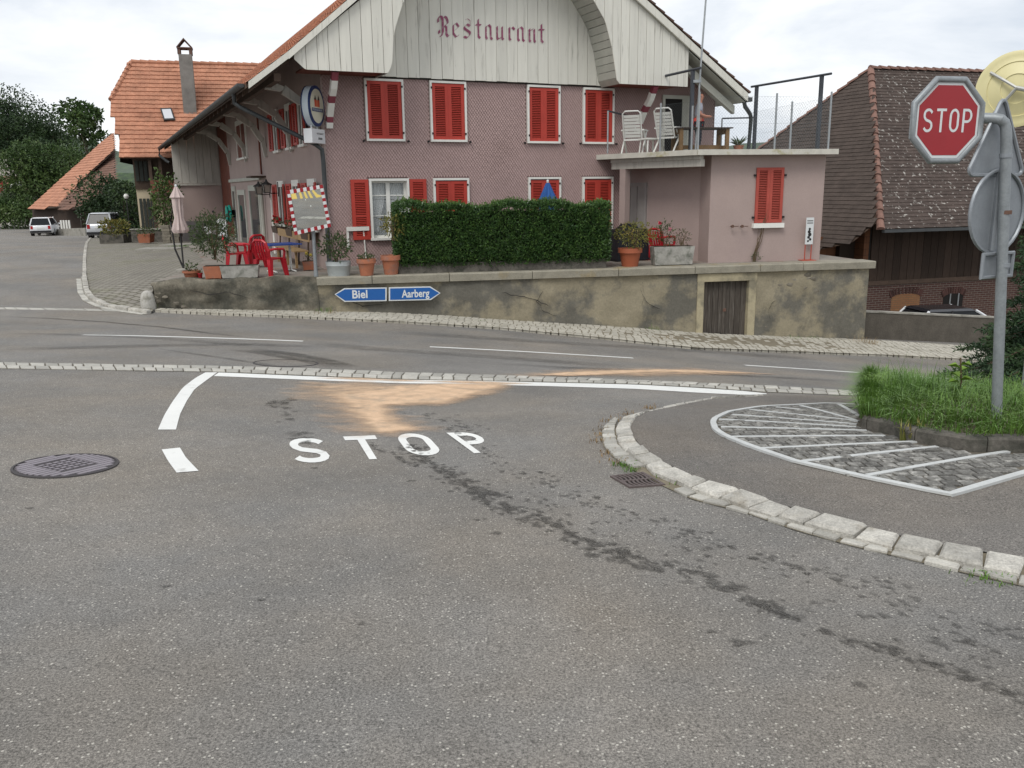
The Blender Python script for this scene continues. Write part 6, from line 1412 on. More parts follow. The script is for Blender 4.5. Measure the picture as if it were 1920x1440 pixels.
for s in (-1, 1): mb = MB(); mb.tube([(.4, s*.25, 1.08), (.42, s*.3, 1.25)], .008, 4); mb.lathe([(.05, -.01), (.05, .01)], c=(.42, s*.32, 1.27), n=10, ax='x'); mb.build('mirror', m_sbk, sco)
# ---- round brewery sign and box sign at the corner
sgc = at(592, 199, 21.6); an = math.atan2(-.25, .97); bs = thing('brewery_sign', 'oval illuminated brewery sign with white restaurant box below it', 'sign', sgc, an+math.pi/2)
m_cre = M('cream_acrylic', (.55, .53, .42), rough=.35, var=.03); m_navy = M('navy_rim', (.015, .03, .10), rough=.4, var=.05); m_rimw = M('pale_blue_rim', (.50, .56, .60), rough=.4, var=.05)
RX, RZr = .40, .47
def oval(r, y0, y1, mat, name, par, n=40):
    mb = MB(); mb.lathe([(r, y0), (r, y1)], n=n, ax='y', sx=RX/.47, sy=1.0); return mb.build(name, mat, par)
drum = oval(.47, .005, .16, m_rimw, 'drum', bs); oval(.472, -.03, .003, m_navy, 'front_rim', drum); oval(.395, -.036, -.031, m_cre, 'sign_face', drum); oval(.472, .162, .19, m_navy, 'rear_rim', drum)
yf = -.040
def dec(poly, mat, name, y=yf):
    mb = MB(); mb.add([(x, y, z) for x, z in poly], [tuple(range(len(poly)))]); return mb.build(name, mat, drum, fix=False)
m_or = M('brewery_red', (.50, .07, .03), var=.05, rough=.4); m_blk = M('sign_black', (.02, .02, .02), var=0, rough=.4)
for s in (-1, 1):
    dec([(s*.04, -.02), (s*.13, -.02), (s*.13, .14), (s*.04, .14)], m_or, 'emblem_tower'); dec([(s*.03, .14), (s*.14, .14), (s*.085, .25)], m_blk, 'emblem_spire', yf-.001)
dec([(-.05, -.02), (.05, -.02), (.05, .1), (0, .15), (-.05, .1)], M('brewery_red_light', (.55, .16, .08), var=.05), 'emblem_gate', yf-.001)
dec([(-.29, -.13), (.29, -.13), (.29, -.05), (-.29, -.05)], m_navy, 'name_band', yf-.0015)
text_mesh('FELDSCHLÖSSCHEN', .062, .92, 'lettering', m_swht, drum, (0, yf-.004, -.09))
mb = MB(); mb.box(-.34, .34, -.03, .19, -.86, -.53); bx_ = mb.build('box_sign', M('white_light_box', (.66, .67, .68), rough=.35, var=.03), bs)
text_mesh('RESTAURANT', .062, .9, 'lettering', m_blk, bx_, (.08, -.034, -.64)); [MB().box(-.02+k*.036, .0+k*.036, -.034, -.031, -.775, -.725).build('worn_letter', m_blk, bx_) for k in range(6)]
for s in (-.14, .16): mb = MB(); mb.tube([(s, .08, -.53), (s, .08, -.42)], .02, 6); mb.build('hanger', m_swht, bs)
mb = MB(); mb.tube([(.3, .08, .0), (.62, .12, .0)], .03, 6); mb.build('wall_bracket', m_zinc, bs)
# ---- small notice on a red stand, dry climber on the annex, covered barbecue
p = tpos(1517, 489); ns_ = thing('notice_stand', 'small white notice with black drawing on a red metal stand', 'notice board', p+[0, .12, 0], XRZ); k = p[1]/FPX
mb = MB(); mb.box(-.11, .11, -.012, .0, 30*k, 79*k); nb_ = mb.build('notice', m_swht, ns_)
for s in (-1, 1): mb = MB(); mb.tube([(s*.09, .01, 0), (s*.09, .01, 31*k)], .012, 6); mb.build('stand_leg', M('red_stand_paint', (.40, .06, .03), rough=.5), ns_)
mb = MB(); mb.box(-.2, .2, -.1, .16, 0, .015); mb.build('stand_foot', MATS['red_stand_paint'], ns_)
mb = MB()
for (x, z, r) in ((0, 58, .035), (-.01, 53, .045), (.01, 48, .05), (-.02, 43, .04), (.03, 39, .035), (-.03, 36, .03)): mb.lathe([(r, -.0135-.0004*(z % 5)), (r, -.013)], c=(x, 0, z*k), n=9, ax='y')
mb.build('printed_figure', m_blk, nb_); [MB().box(-.085, .085, -.0145, -.0125, z_*k-.012, z_*k+.012).build('worn_text_line', MATS['cast_iron_dark'], nb_) for z_ in (73, 69)]
vb = xf_(1412, 488); vi = thing('dry_climber', 'leafless climbing twigs on the annex wall below its shutter', 'climbing plant', a0+xd*vb[0]+xn*-.03, XRZ)
for k2 in range(7):
    pts = [(rnd.uniform(-.03, .05), -.02, 0)]; x, z = pts[0][0], 0
    for s in range(6): x += rnd.uniform(-.02, .11)*(1 if k2 < 5 else .4); z += rnd.uniform(.14, .26)*(1 if k2 < 5 else .8); pts.append((x, -.02-rnd.random()*.04, z))
    mb = MB(); mb.tube(pts, [.012, .01, .009, .008, .007, .005, .003], 5); mb.build('twig', m_stem, vi)
shrub(vi, (.05, -.05, 0), .3, .25, 50, .05, .02, m_bush, 0, d=.12)
p = tpos(1196, 492); bb = thing('covered_barbecue', 'black covered barbecue behind the orange pot', 'barbecue', p+[-.15, .75, 0], HRZ)
mb = MB(); mb.hexa([(-.55, -.3, .02), (.5, -.3, .02), (.5, .3, .02), (-.55, .3, .02)], [(-.48, -.25, .86), (.44, -.25, .86), (.44, .25, .86), (-.48, .25, .86)]); bo = mb.build('cover', M('black_tarpaulin', (.012, .013, .018), rough=.45, var=.2, vscale=6, bump=.4, bscale=8), bb)
mb = MB(); mb.hexa([(-.3, -.22, .86), (.2, -.22, .86), (.2, .22, .86), (-.3, .22, .86)], [(-.2, -.12, 1.0), (.12, -.12, 1.0), (.12, .12, 1.0), (-.2, .12, 1.0)]); mb.build('lid_bulge', MATS['black_tarpaulin'], bb)
# white boundary stone at the wall end
q = G(279, 580, lift=.03); mb = MB(); mb.lathe([(.17, -.1), (.165, .1), (.15, .28), (.125, .38), (.07, .43), (.001, .44)], n=12)
bsn = xf(mb, lambda p: (p[0]*(1+.09*math.sin(p[2]*9+p[1]*8)), p[1]*(1+.08*math.cos(p[2]*7+p[0]*9)), p[2]+.03*p[0])).build('boundary_stone', M('pale_limestone', (.40, .385, .35), rough=.9, var=.25, vscale=7, fine=.15, bump=.6, bscale=22, col2=(.25, .24, .2), c2scale=6), smooth=True); bsn.location = q; tag(bsn, 'rounded pale boundary stone at the end of the wall', 'stone')
# ================================================================== ROOF TERRACE THINGS
def xw(x, y, z=0.): return a0+xd*x+xn*y+np.array([0, 0, z-(TZ)+0.])*0+np.array([0, 0, z])
def tw(x, y): q = a0+xd*x+xn*y; return np.array([q[0], q[1], SZ])
def recliner(lab, loc, rz, mat, group):
    t = thing('garden_chair', lab, 'garden chair', loc, rz, group)
    mb = MB(); mb.hexa([(-.25, -.22, .40), (.25, -.22, .40), (.25, .24, .36), (-.25, .24, .36)], [(-.25, -.22, .44), (.25, -.22, .44), (.25, .24, .40), (-.25, .24, .40)]); mb.build('seat', mat, t)
    fr = [(-.24, .24, .42), (-.24, .46, 1.08), (.24, .46, 1.08), (.24, .24, .42)]
    for k in range(7):
        z0 = .44+k*.085; y = .24+(z0-.42)/.66*.22; mb = MB(); mb.hexa([(-.22, y-.012, z0), (.22, y-.012, z0), (.22, y+.012, z0), (-.22, y+.012, z0)], [(-.22, y+.012, z0+.07), (.22, y+.012, z0+.07), (.22, y+.036, z0+.07), (-.22, y+.036, z0+.07)]); mb.build('back_slat', mat, t)
    mb = MB(); mb.tube([(-.25, .22, .40), (-.25, .45, 1.06), (-.18, .47, 1.12), (.18, .47, 1.12), (.25, .45, 1.06), (.25, .22, .40)], .022, 6); mb.build('back_frame', mat, t)
    for s in (-1, 1):
        mb = MB(); mb.tube([(s*.29, -.3, 0), (s*.29, .22, .62)], .024, 6); mb.build('leg', mat, t); mb = MB(); mb.tube([(s*.29, .36, 0), (s*.29, -.16, .62)], .024, 6); mb.build('leg', mat, t)
        mb = MB(); mb.box(s*.29-.03, s*.29+.03, -.26, .3, .62, .655); mb.build('armrest', mat, t)
    mb = MB(); mb.tube([(-.29, -.28, .04), (.29, -.28, .04)], .018, 6); mb.build('stretcher', mat, t); return t
q1 = along(A_s, B_s, .27, .5); q2_ = along(A_s, B_s, .60, .6)
recliner('white slatted garden chair by the fourth upper window', tw(*q1), XRZ+2.6, m_wpl, 'white garden chairs on the roof terrace')
recliner('white high-backed garden chair before the terrace door', tw(*q2_), XRZ+2.3, m_wpl, 'white garden chairs on the roof terrace')
q3 = along(A_s, B_s, .45, .45); st_ = thing('garden_stool', 'low white plastic stool between the two garden chairs', 'stool', tw(*q3), XRZ+.3)
mb = MB(); mb.box(-.28, .24, -.2, .2, .36, .40); mb.build('top', m_wpl, st_)
for sx in (-1, 1):
    for sy in (-1, 1): mb = MB(); mb.tube([(sx*.2-.02, sy*.16, .36), (sx*.23-.02, sy*.19, 0)], .022, 5); mb.build('leg', m_wpl, st_)
m_twood = M('brown_table_wood', (.20, .12, .055), rough=.8, var=.25, vscale=5, rand=.15); m_twd = M('dark_table_top', (.05, .035, .028), rough=.8, var=.2)
tc_ = xf_(1313, 250, 1.0); tbl = thing('wooden_table', 'brown wooden garden table behind the chain-link fence', 'table', tw(tc_[0], 1.0), XRZ); tbl.scale = (.95, .9, .84)
for k in range(5): mb = MB(); mb.box(-.82, .82, -.4+k*.16, -.25+k*.16, .71, .745); mb.build('top_board', m_twd, tbl)
for sx in (-1, 1):
    mb = MB()
    for y0, y1, z0, z1 in ((-.36, -.26, 0, .71), (.26, .36, 0, .71), (-.26, .26, .06, .2), (-.26, .26, .55, .71)): mb.box(sx*.68-.05, sx*.68+.05, y0, y1, z0, z1)
    mb.build('trestle', m_twood, tbl)
mb = MB(); mb.box(-.63, .63, -.03, .03, .1, .22); mb.build('stretcher', m_twood, tbl)
ag = xf_(1385, 268, 1.1); agv = thing('potted_agave', 'spiky grey-green agave beside the wooden table', 'plant', tw(ag[0], 1.1))
mb = MB(); mb.lathe([(.1, 0), (.15, .18), (.13, .18)], n=14); mb.build('pot', m_terra, agv); mb = MB()
for k in range(18):
    a = k*2.4; d = np.array([math.cos(a), math.sin(a), rnd.uniform(.3, 1.3)]); leaf(mb, (0, 0, .16), rnd.uniform(.25, .42), .05, d, (0, 0, 1.), droop=0)
mb.build('leaves', m_bush, agv, fix=False)
# ---- the person
def skin(name, V_, E_, Rr, mat, parent, sub=2):
    me = bpy.data.meshes.new(name); me.from_pydata([tuple(v) for v in V_], E_, []); o = bpy.data.objects.new(name, me); COL.objects.link(o)
    md = o.modifiers.new('s', 'SKIN'); md.use_smooth_shade = True
    for i, r in enumerate(Rr):
        sv = me.skin_vertices[0].data[i]; rr = r if isinstance(r, tuple) else (r, r); sv.radius = rr; sv.use_root = (i == 0)
    sm = o.modifiers.new('u', 'SUBSURF'); sm.levels = sub; sm.render_levels = sub
    dg = bpy.context.evaluated_depsgraph_get(); m2 = bpy.data.meshes.new_from_object(o.evaluated_get(dg)); bpy.data.objects.remove(o)
    m2.materials.clear(); m2.materials.append(mat); r = bpy.data.objects.new(name, m2); COL.objects.link(r); r.parent = parent; return r
m_skin = M('skin', (.48, .22, .15), rough=.6, var=.06); m_shirt = M('grey_shirt', (.30, .31, .36), rough=.9, var=.1); m_redg = M('red_garment', (.55, .06, .045), rough=.85, var=.1); m_trou = M('dark_trousers', (.02, .022, .03), rough=.9, var=.1)
ph = onz(1311, 173, SZ+1.74); pq = xl(ph); per = thing('person', 'person in grey shirt, red garment and dark trousers on the roof terrace', 'person', tw(pq[0], max(.5, pq[1])), XRZ-.2)
V_ = [(0, 0, .93), (.01, 0, 1.14), (.02, 0, 1.34), (.03, 0, 1.47), (.05, 0, 1.55), (.06, 0, 1.63), (.05, 0, 1.70)]; Rr = [(.14, .12), (.15, .11), (.15, .1), .055, (.075, .08), (.08, .09), (.055, .065)]; E_ = [(i, i+1) for i in range(6)]
for s in (-1, 1):
    o = len(V_); V_ += [(0, s*.09, .88), (.03, s*.10, .48), (-.02, s*.10, .09), (.15, s*.11, .04)]; Rr += [.085, .06, .042, .035]; E_ += [(0, o), (o, o+1), (o+1, o+2), (o+2, o+3)]
    o = len(V_); V_ += [(.02, s*.19, 1.38), (.0, s*.24, 1.12), (.22, s*.16, 1.06), (.29, s*.13, 1.07)]; Rr += [.055, .045, .032, (.035, .022)]; E_ += [(2, o), (o, o+1), (o+1, o+2), (o+2, o+3)]
    h0 = o+3
    for k in range(5):
        f = len(V_); yy = s*.13+(k-2)*.017; ln2 = [.05, .07, .075, .07, .055][k]
        V_ += [(.29+ln2*.6, yy, 1.075-(.02 if k == 0 else 0)), (.29+ln2, yy, 1.045)]; Rr += [.009, .008]; E_ += [(h0, f), (f, f+1)]
body = skin('body', V_, E_, Rr, m_skin, per)
sv_ = [(0, 0, 1.0), (.01, 0, 1.16), (.02, 0, 1.34), (.03, 0, 1.44)]; sr = [(.165, .14), (.17, .13), (.17, .12), .075]; se = [(0, 1), (1, 2), (2, 3)]
for s in (-1, 1): o = len(sv_); sv_ += [(.02, s*.19, 1.38), (.005, s*.235, 1.18)]; sr += [.075, .068]; se += [(2, o), (o, o+1)]
skin('shirt', sv_, se, sr, m_shirt, per)
skin('waist_garment', [(0, 0, 1.06), (0, 0, .92), (.0, 0, .76)], [(0, 1), (1, 2)], [(.18, .155), (.19, .17), (.185, .17)], m_redg, per)
tv_ = [(0, 0, .9)]; tr_ = [(.15, .13)]; te = []
for s in (-1, 1): o = len(tv_); tv_ += [(0, s*.09, .84), (.03, s*.10, .48), (-.01, s*.10, .10)]; tr_ += [.1, .075, .062]; te += [(0, o), (o, o+1), (o+1, o+2)]
skin('trousers', tv_, te, tr_, m_trou, per)
mb = MB(); mb.lathe([(.001, .03), (.03, .02), (.001, -.01)], c=(.135, 0, 1.615), n=6, sx=.6, sy=.5); mb.build('nose', m_skin, per)
for s in (-1, 1): mb = MB(); mb.lathe([(.001, .018), (.016, .0), (.001, -.018)], c=(.05, s*.088, 1.625), n=6); mb.build('ear', m_skin, per); mb = MB(); mb.lathe([(.001, .008), (.009, 0), (.001, -.008)], c=(.13, s*.032, 1.645), n=6); mb.build('eye', m_dark, per)
mb = MB(); mb.box(.125, .137, -.022, .022, 1.568, 1.576); mb.build('mouth', m_redbr, per)

# ================================================================== GREENERY OF THE ISLAND
gm = MB()
def blade(mb, p, h, w, lean, az, curl=.5):
    d = np.array([math.cos(az), math.sin(az), 0]); s = np.array([-d[1], d[0], 0])*w/2; o = len(mb.v); p = P_(p)
    q1 = p+d*lean*.3*h+np.array([0, 0, h*.55]); q2 = p+d*lean*h+np.array([0, 0, h*(1-curl*lean)])
    mb.v += [tuple(p-s), tuple(p+s), tuple(q1+s*.8), tuple(q1-s*.8), tuple(q2)]; mb.f += [(o, o+1, o+2, o+3), (o+3, o+2, o+4)]; mb.m += [0, 0]
for _ in range(24000):
    s, t = rnd.random()**1.4*.62, rnd.random()**1.2; p = bedp(s, t); cl = vn(p[0]*3, p[1]*3)
    h = rnd.uniform(.07, .27)*(.45+cl*1.1)
    blade(gm, p-[0, 0, .02], h, rnd.uniform(.004, .008), rnd.uniform(.2, 1.35), rnd.uniform(0, 6.28) if t > .15 and s > .05 else rnd.uniform(3.2, 5.6), .42)
go = gm.build('island_grass', m_grass, None, fix=False, kind='stuff')
def tall_tuft(px, py, Y, n, h, lab, mat=m_grass):
    q = at(px, py, Y); p = np.array([q[0], q[1], gz(q[0], q[1])+.08]); t = thing('grass_tuft', lab, 'grass', p); mb = MB()
    for _ in range(n): blade(mb, (rnd.gauss(0, .06), rnd.gauss(0, .06), 0), h*rnd.uniform(.5, 1), .007, rnd.uniform(.05, .35), rnd.uniform(0, 6.28), .2)
    mb.build('blades', mat, t, fix=False); return t
t = tall_tuft(1697, 740, 7.2, 26, .62, 'tall flowering grass tuft at the island edge'); t = tall_tuft(1672, 750, 7.0, 30, .42, 'lower grass tuft beside the tall flowering grass'); t = tall_tuft(1735, 745, 7.3, 20, .5, 'slender grass tuft before the sycamore seedling')
q = bedp(.2, .62); wp_ = at(1798, 720, 7.6); pl1 = thing('sycamore_seedling', 'bright green broad-leaved seedling in the island grass', 'seedling', (wp_[0], wp_[1], gz(wp_[0], wp_[1])+.12))
mb = MB(); mb.tube([(0, 0, 0), (.02, 0, .2), (.0, .02, .42)], .008, 5); mb.build('stem', m_stem, pl1)
m_brl = leaf_mat('bright_leaf', (.16, .27, .03), (.22, .34, .05), 5)
for k in range(11):
    a = k*2.4; mb = MB(); leaf(mb, (0, 0, .08+k*.028), .11, .085, (math.cos(a), math.sin(a), .35), (0, 0, 1.)); mb.build('leaf', m_brl, pl1, fix=False)
for k in range(3):
    for px, py in (((1655,796),), ((1700,815),), ((1720,812),))[k]:
        pp_ = G(px, py+12, lift=KL); t = thing('weed', ['weed at the first joint of the bed kerb', 'upright weed against the bed kerb', 'leafy weed beside the upright kerb weed'][k], 'weed', pp_); mb = MB()
        for _ in range(34): blade(mb, (rnd.gauss(0, .025), rnd.gauss(0, .02), 0), rnd.uniform(.06, .2), .008, rnd.uniform(.2, .8), rnd.uniform(0, 6.28))
        mb.build('leaves', m_yelg if k else m_grass, t, fix=False)
# weeds in joints of the kerb and along the wall foot
wm = MB(); drym = MB()
def tuft(mb, p, n, h, sp):
    for _ in range(n): blade(mb, (p[0]+rnd.gauss(0, sp), p[1]+rnd.gauss(0, sp), p[2]), h*rnd.uniform(.4, 1), .006, rnd.uniform(.3, 1), rnd.uniform(0, 6.28))
for px, py, n, h, sp in ((1170,873,60,.05,.04),(1185,882,50,.05,.04),(1265,902,50,.05,.05),(1303,893,60,.06,.05),(1845,1085,60,.05,.05),(1780,912,60,.07,.06),(1185,815,20,.04,.03)): tuft(wm, G(px, py), n, h, sp)
for px, py in ((1128,815),(1131,830),(1135,805),(1150,790),(1180,778),(1220,766),(1140,850),(1160,868)): tuft(drym, G(px, py), 40, .045, .05)
for px, py, n, h in ((1222,622,60,.3),(1490,639,30,.25),(610,590,60,.35),(1520,637,40,.2),(900,606,20,.15),(330,580,30,.3),(300,578,40,.35)): tuft(wm, G(px, py), n, h, .12)
for px, py, n, h in ((1625,648,120,.35),(1240,640,60,.2),(1270,640,60,.15),(612,594,50,.3)): tuft(drym, G(px, py), n, h, .16)
wm.build('joint_weeds', m_grass, None, fix=False, kind='stuff'); drym.build('dry_weeds', leaf_mat('dry_grass', (.20, .135, .055), (.26, .17, .08), 6), None, fix=False, kind='stuff')
# ---- spruce at the picture edge
m_spr = leaf_mat('spruce_needles', (.022, .05, .02), (.05, .09, .03), 5, .6)
sb_ = at(2020, 700, 11.2); sbz = gz(sb_[0], sb_[1]); spr = thing('spruce_tree', 'dark green spruce with drooping branches behind the stop sign post', 'spruce', (sb_[0], sb_[1], sbz))
SH_ = 5.6; mb = MB(); mb.tube([(0, 0, -.2), (.03, 0, SH_*.5), (0, 0, SH_)], [.16, .09, .01], 8); mb.build('trunk', m_brown, spr, smooth=True)
nm = MB()
for k in range(210):
    z = .2+SH_*.93*(k/210)**1.15; a = k*2.39996+rnd.uniform(-.3, .3); L_ = (1.85 if .3 < z < 1.0 else 1.25*(1-z/SH_)**.8+.15)*rnd.uniform(.75, 1.1); d = np.array([math.cos(a), math.sin(a), 0]); s = np.array([-d[1], d[0], 0])
    pts = [P_((0, 0, z)), d*L_*.5+[0, 0, z-.02*L_], d*L_*.85+[0, 0, z-.16*L_], d*L_+[0, 0, z-.2*L_]]
    mb = MB(); mb.tube(pts, [.022, .014, .008, .004], 5); mb.build('branch', m_brown, spr)
    nt_ = int(L_*20)
    for i in range(nt_):
        t = .12+.88*(i+rnd.random())/nt_; b0_ = P_((0, 0, z))+d*L_*t+np.array([0, 0, -.2*L_*t*t]); tl = (.42*(1-t)+.14)*min(1, L_)
        for sg in (-1, 1):
            td_ = d*.6+s*sg*.8+np.array([0, 0, rnd.uniform(-.45, .0)]); td_ /= np.linalg.norm(td_)
            for j in range(int(tl/.022)):
                c = b0_+td_*(j*.022); v = td_*.7+rv()*.9; leaf(nm, c, rnd.uniform(.06, .10), .022, v, rv(), fold=0, droop=0)
nm.build('needles', m_spr, spr, fix=False, kind='stuff')

# ================================================================== LOW WALL, PARKED CAR, BARN ON THE RIGHT
lw0, lw1 = at(1609, 641, 23.7), at(1864, 650, 24.9); lt0 = at(1612, 585, lw0[1]); lt1 = at(1868, 597, lw1[1])
lwt = thing('low_wall', 'low dark rendered wall beside the retaining wall, hiding a car', 'wall', lw0); d = lw1-lw0; d[2] = 0; d /= np.linalg.norm(d); nn = np.array([-d[1], d[0], 0])*.25
mb = MB(); z3 = np.array([0, 0, 1.]); B4 = [lw0-z3*.2, lw1-z3*.2, lw1+nn-z3*.2, lw0+nn-z3*.2]; T4 = [lt0, lt1, lt1+nn, lt0+nn]; mb.hexa([q-lw0 for q in B4], [q-lw0 for q in T4]); mb.build('wall_body', M('dark_render', (.10, .088, .072), rough=.95, var=.2, vscale=3, fine=.2, fscale=25, bump=.5, bscale=20), lwt)
mb = MB(); mb.hexa([q-lw0+d*(-.02 if i in (0, 3) else .04)-nn/.25*(.02 if i < 2 else -.02) for i, q in enumerate(T4)], [q-lw0+[0, 0, .04]+d*(-.02 if i in (0, 3) else .04)-nn/.25*(.02 if i < 2 else -.02) for i, q in enumerate(T4)]); mb.build('coping', m_conc, lwt)
mb = MB(); q0 = lw1+d*.05; mb.hexa([q-lw0 for q in (q0-z3*.2, q0+d*3-z3*.3, q0+d*3+nn-z3*.3, q0+nn-z3*.2)], [q-lw0 for q in (lt1+d*.05-z3*.05, lt1+d*3-z3*.25, lt1+d*3+nn-z3*.25, lt1+d*.05+nn-z3*.05)]); mb.build('lower_wall', m_conc, lwt)
m_cglass = M('car_glass', (.012, .014, .016), rough=.15, spec=.22, var=0); m_tyre_ = M('tyre_rubber', (.015, .015, .015), rough=.9, var=.1); m_plastic = M('black_plastic', (.02, .02, .022), rough=.6, var=.05)
m_tail = M('tail_lamp_red', (.35, .01, .012), rough=.2, spec=.5, var=0); m_plate = M('number_plate', (.7, .7, .68), rough=.4, var=0)
def car(lab, loc, rz, bm_, rm_, L_=4.1, Wd=1.72, Hh=1.5, hatch=.35):
    t = thing('parked_car', lab, 'car', loc, rz); hw = Wd/2     # +x = front
    x0, x1 = -L_/2, L_/2; zs = .32; zb = .88*Hh/1.5
    # body as lofted sections along x: (x, halfwidth, zlow, zhigh)
    secs = [(x0, hw*.80, .42, zb-.04), (x0+.08, hw*.93, .32, zb+.02), (x0+.5, hw, .26, zb+.03), (x0+L_*.5, hw, .24, zb), (x1-L_*.28, hw*.99, .24, zb-.02), (x1-.35, hw*.94, .26, zb-.12), (x1-.06, hw*.82, .34, zb-.22), (x1, hw*.7, .4, zb-.3)]
    mb = MB(); n = 10
    for x, w_, zl, zh in secs:
        for y, z in ((-w_*.9, zl), (-w_, zl+.12), (-w_, zl+(zh-zl)*.6), (-w_*.96, zh-.05), (-w_*.86, zh), (w_*.86, zh), (w_*.96, zh-.05), (w_, zl+(zh-zl)*.6), (w_, zl+.12), (w_*.9, zl)): mb.v.append((x, y, z))
    mb.f = [(i*n+j, i*n+(j+1) % n, (i+1)*n+(j+1) % n, (i+1)*n+j) for i in range(len(secs)-1) for j in range(n)]+[tuple(range(n)), tuple((len(secs)-1)*n+j for j in range(n-1, -1, -1))]; mb.m = [0]*len(mb.f); body_ = mb.build('body', bm_, t, smooth=True)
    gx = [x0+.10, x0+.10+hatch, x0+L_*.52, x1-L_*.24]; rt = Hh
    lowp_ = [(gx[0], -hw*.88, zb), (gx[3], -hw*.88, zb-.03), (gx[3], hw*.88, zb-.03), (gx[0], hw*.88, zb)]; tp_ = [(gx[1], -hw*.68, rt-.05), (gx[2], -hw*.70, rt-.05), (gx[2], hw*.70, rt-.05), (gx[1], hw*.68, rt-.05)]
    mb = MB(); mb.hexa(lowp_, tp_); mb.build('windows', m_cglass, t)
    mb = MB(); mb.hexa([(gx[1]-.06, -hw*.72, rt-.06), (gx[2]+.02, -hw*.73, rt-.06), (gx[2]+.02, hw*.73, rt-.06), (gx[1]-.06, hw*.72, rt-.06)], [(gx[1]+.1, -hw*.6, rt), (gx[2]-.12, -hw*.6, rt), (gx[2]-.12, hw*.6, rt), (gx[1]+.1, hw*.6, rt)]); mb.build('roof', rm_, t, smooth=False)
    P3 = lambda a, b_, t_: P_(a)*(1-t_)+P_(b_)*t_
    for i, j in ((0, 0), (3, 3), (1, 1), (2, 2)):
        mb = MB(); mb.tube([P_(lowp_[i])*[1, 1.01, 1], P_(tp_[j])*[1, 1.02, 1]], .045, 6); mb.build('pillar', bm_, t)
    for s in (-1, 1):
        mb = MB(); xm = (gx[1]+gx[2])/2; mb.tube([(xm-.1, s*hw*.885, zb), (xm, s*hw*.70, rt-.05)], .035, 5); mb.build('pillar', m_plastic, t)
        mb = MB(); mb.box(x0-.012, x0+.12, s*hw*.74-.09, s*hw*.74+.09, zb-.28, zb-.02); mb.build('tail_light', m_tail, t)
        mb = MB(); mb.hexa([(x1-.28, s*hw*.72-.12, zb-.36), (x1-.03, s*hw*.66-.1, zb-.42), (x1-.03, s*hw*.66+.1, zb-.42), (x1-.28, s*hw*.76+.1, zb-.36)], [(x1-.34, s*hw*.72-.12, zb-.2), (x1-.1, s*hw*.66-.1, zb-.27), (x1-.1, s*hw*.66+.1, zb-.27), (x1-.34, s*hw*.76+.1, zb-.2)]); mb.build('headlight', m_plate, t)
        mb = MB(); mb.box(gx[3]-.35, gx[3]-.2, s*hw*1.0-.02, s*hw*1.0+s*.16, zb+.02, zb+.14); mb.build('wing_mirror', bm_, t)
        for x in (x0+L_*.2, x1-L_*.2):
            mb = MB(); mb.lathe([(.2, -.1), (.31, -.1), (.33, -.05), (.33, .05), (.31, .1), (.2, .1)], c=(x, s*(hw-.1), .33), n=20, ax='y'); wl2 = mb.build('wheel', m_tyre_, t, smooth=True); mb = MB(); mb.lathe([(.205, -.105), (.205, .105)], c=(x, s*(hw-.1), .33), n=14, ax='y'); mb.build('rim', m_galv, wl2)
    mb = MB(); mb.box(x0-.03, x0+.02, -hw*.9, hw*.9, .34, .5); mb.build('bumper', m_plastic, t); mb = MB(); mb.box(x0-.02, x0-.0, -.26, .26, zb-.26, zb-.14); mb.build('number_plate', m_plate, t)
    return t
m_cw = M('white_car_paint', (.70, .71, .72), rough=.25, spec=.5, coat=.6, var=.02); m_cs = M('silver_car_paint', (.40, .42, .45), rough=.3, metal=.5, coat=.6, var=.03); m_ck = M('black_car_roof', (.018, .018, .022), rough=.25, coat=.6, var=.03)
cp = at(1800, 585, 26.6); cz = at(1800, 574, 26.6)[2]; car('white car with a black roof parked behind the low wall', (cp[0], cp[1], cz-1.5), R_(8), m_cw, m_ck, hatch=.5)
# barn
BAZ = R_(73); bF = np.array([math.sin(BAZ), math.cos(BAZ), 0]); bS = np.array([-bF[1], bF[0], 0]); be = at(1651, 429, 27.5)
def bl_(w): q = P_(w)-be0; return np.array([q@bF, q@bS, q[2]])
be0 = np.array([be[0], be[1], gz(be[0], be[1])-.2]); BRZ = math.atan2(bF[1], bF[0])
barn = thing('barn', 'old brown-roofed barn with brick base behind the annex', 'barn', be0, BRZ)
RID = 5.2; apx = bl_(onplane(1633, 128, be+bS*RID, bS)); ez = be[2]-be0[2]; rl_ = 14.
m_btile = M('brown_barn_tile', (.072, .055, .046), rough=.92, var=.3, vscale=2.5, fine=.2, fscale=14); 
m_btl = M('lichened_barn_tile', (.072, .054, .046), rough=.92, var=.3, vscale=2.5, fine=.15, fscale=14, col2=(.36, .34, .31), c2scale=7.5, c2thr=(.60, .64), c2detail=6)
fe = np.array([0., 0, ez]); sl_v = np.array([apx[0], apx[1], apx[2]])-fe
def rect_tiles(org, along_, up_, W_, Ls, clip, mat, name, tw_, tl_):
    n_ = np.cross(along_, up_); n_ = n_ if n_[2] > 0 else -n_; mb = MB(); tiles(mb, org, along_, up_, n_, W_, Ls, tw_, tl_, .035, clip, .008, .004); return mb.build(name, mat, broof, kind='stuff', fix=False)
upf = np.array([0, apx[1], apx[2]-ez]); Lf = np.linalg.norm(upf); upf /= Lf
# roof deck
mb = MB(); off_ = np.array([0, .02, -.05])
hipB = np.array([-5.2, 10.2, ez-.0]); 
fp = [fe, fe+[rl_, 0, 0], apx+[rl_-apx[0], 0, 0], apx]; mb.add([p+off_ for p in fp], [(0, 1, 2, 3)])
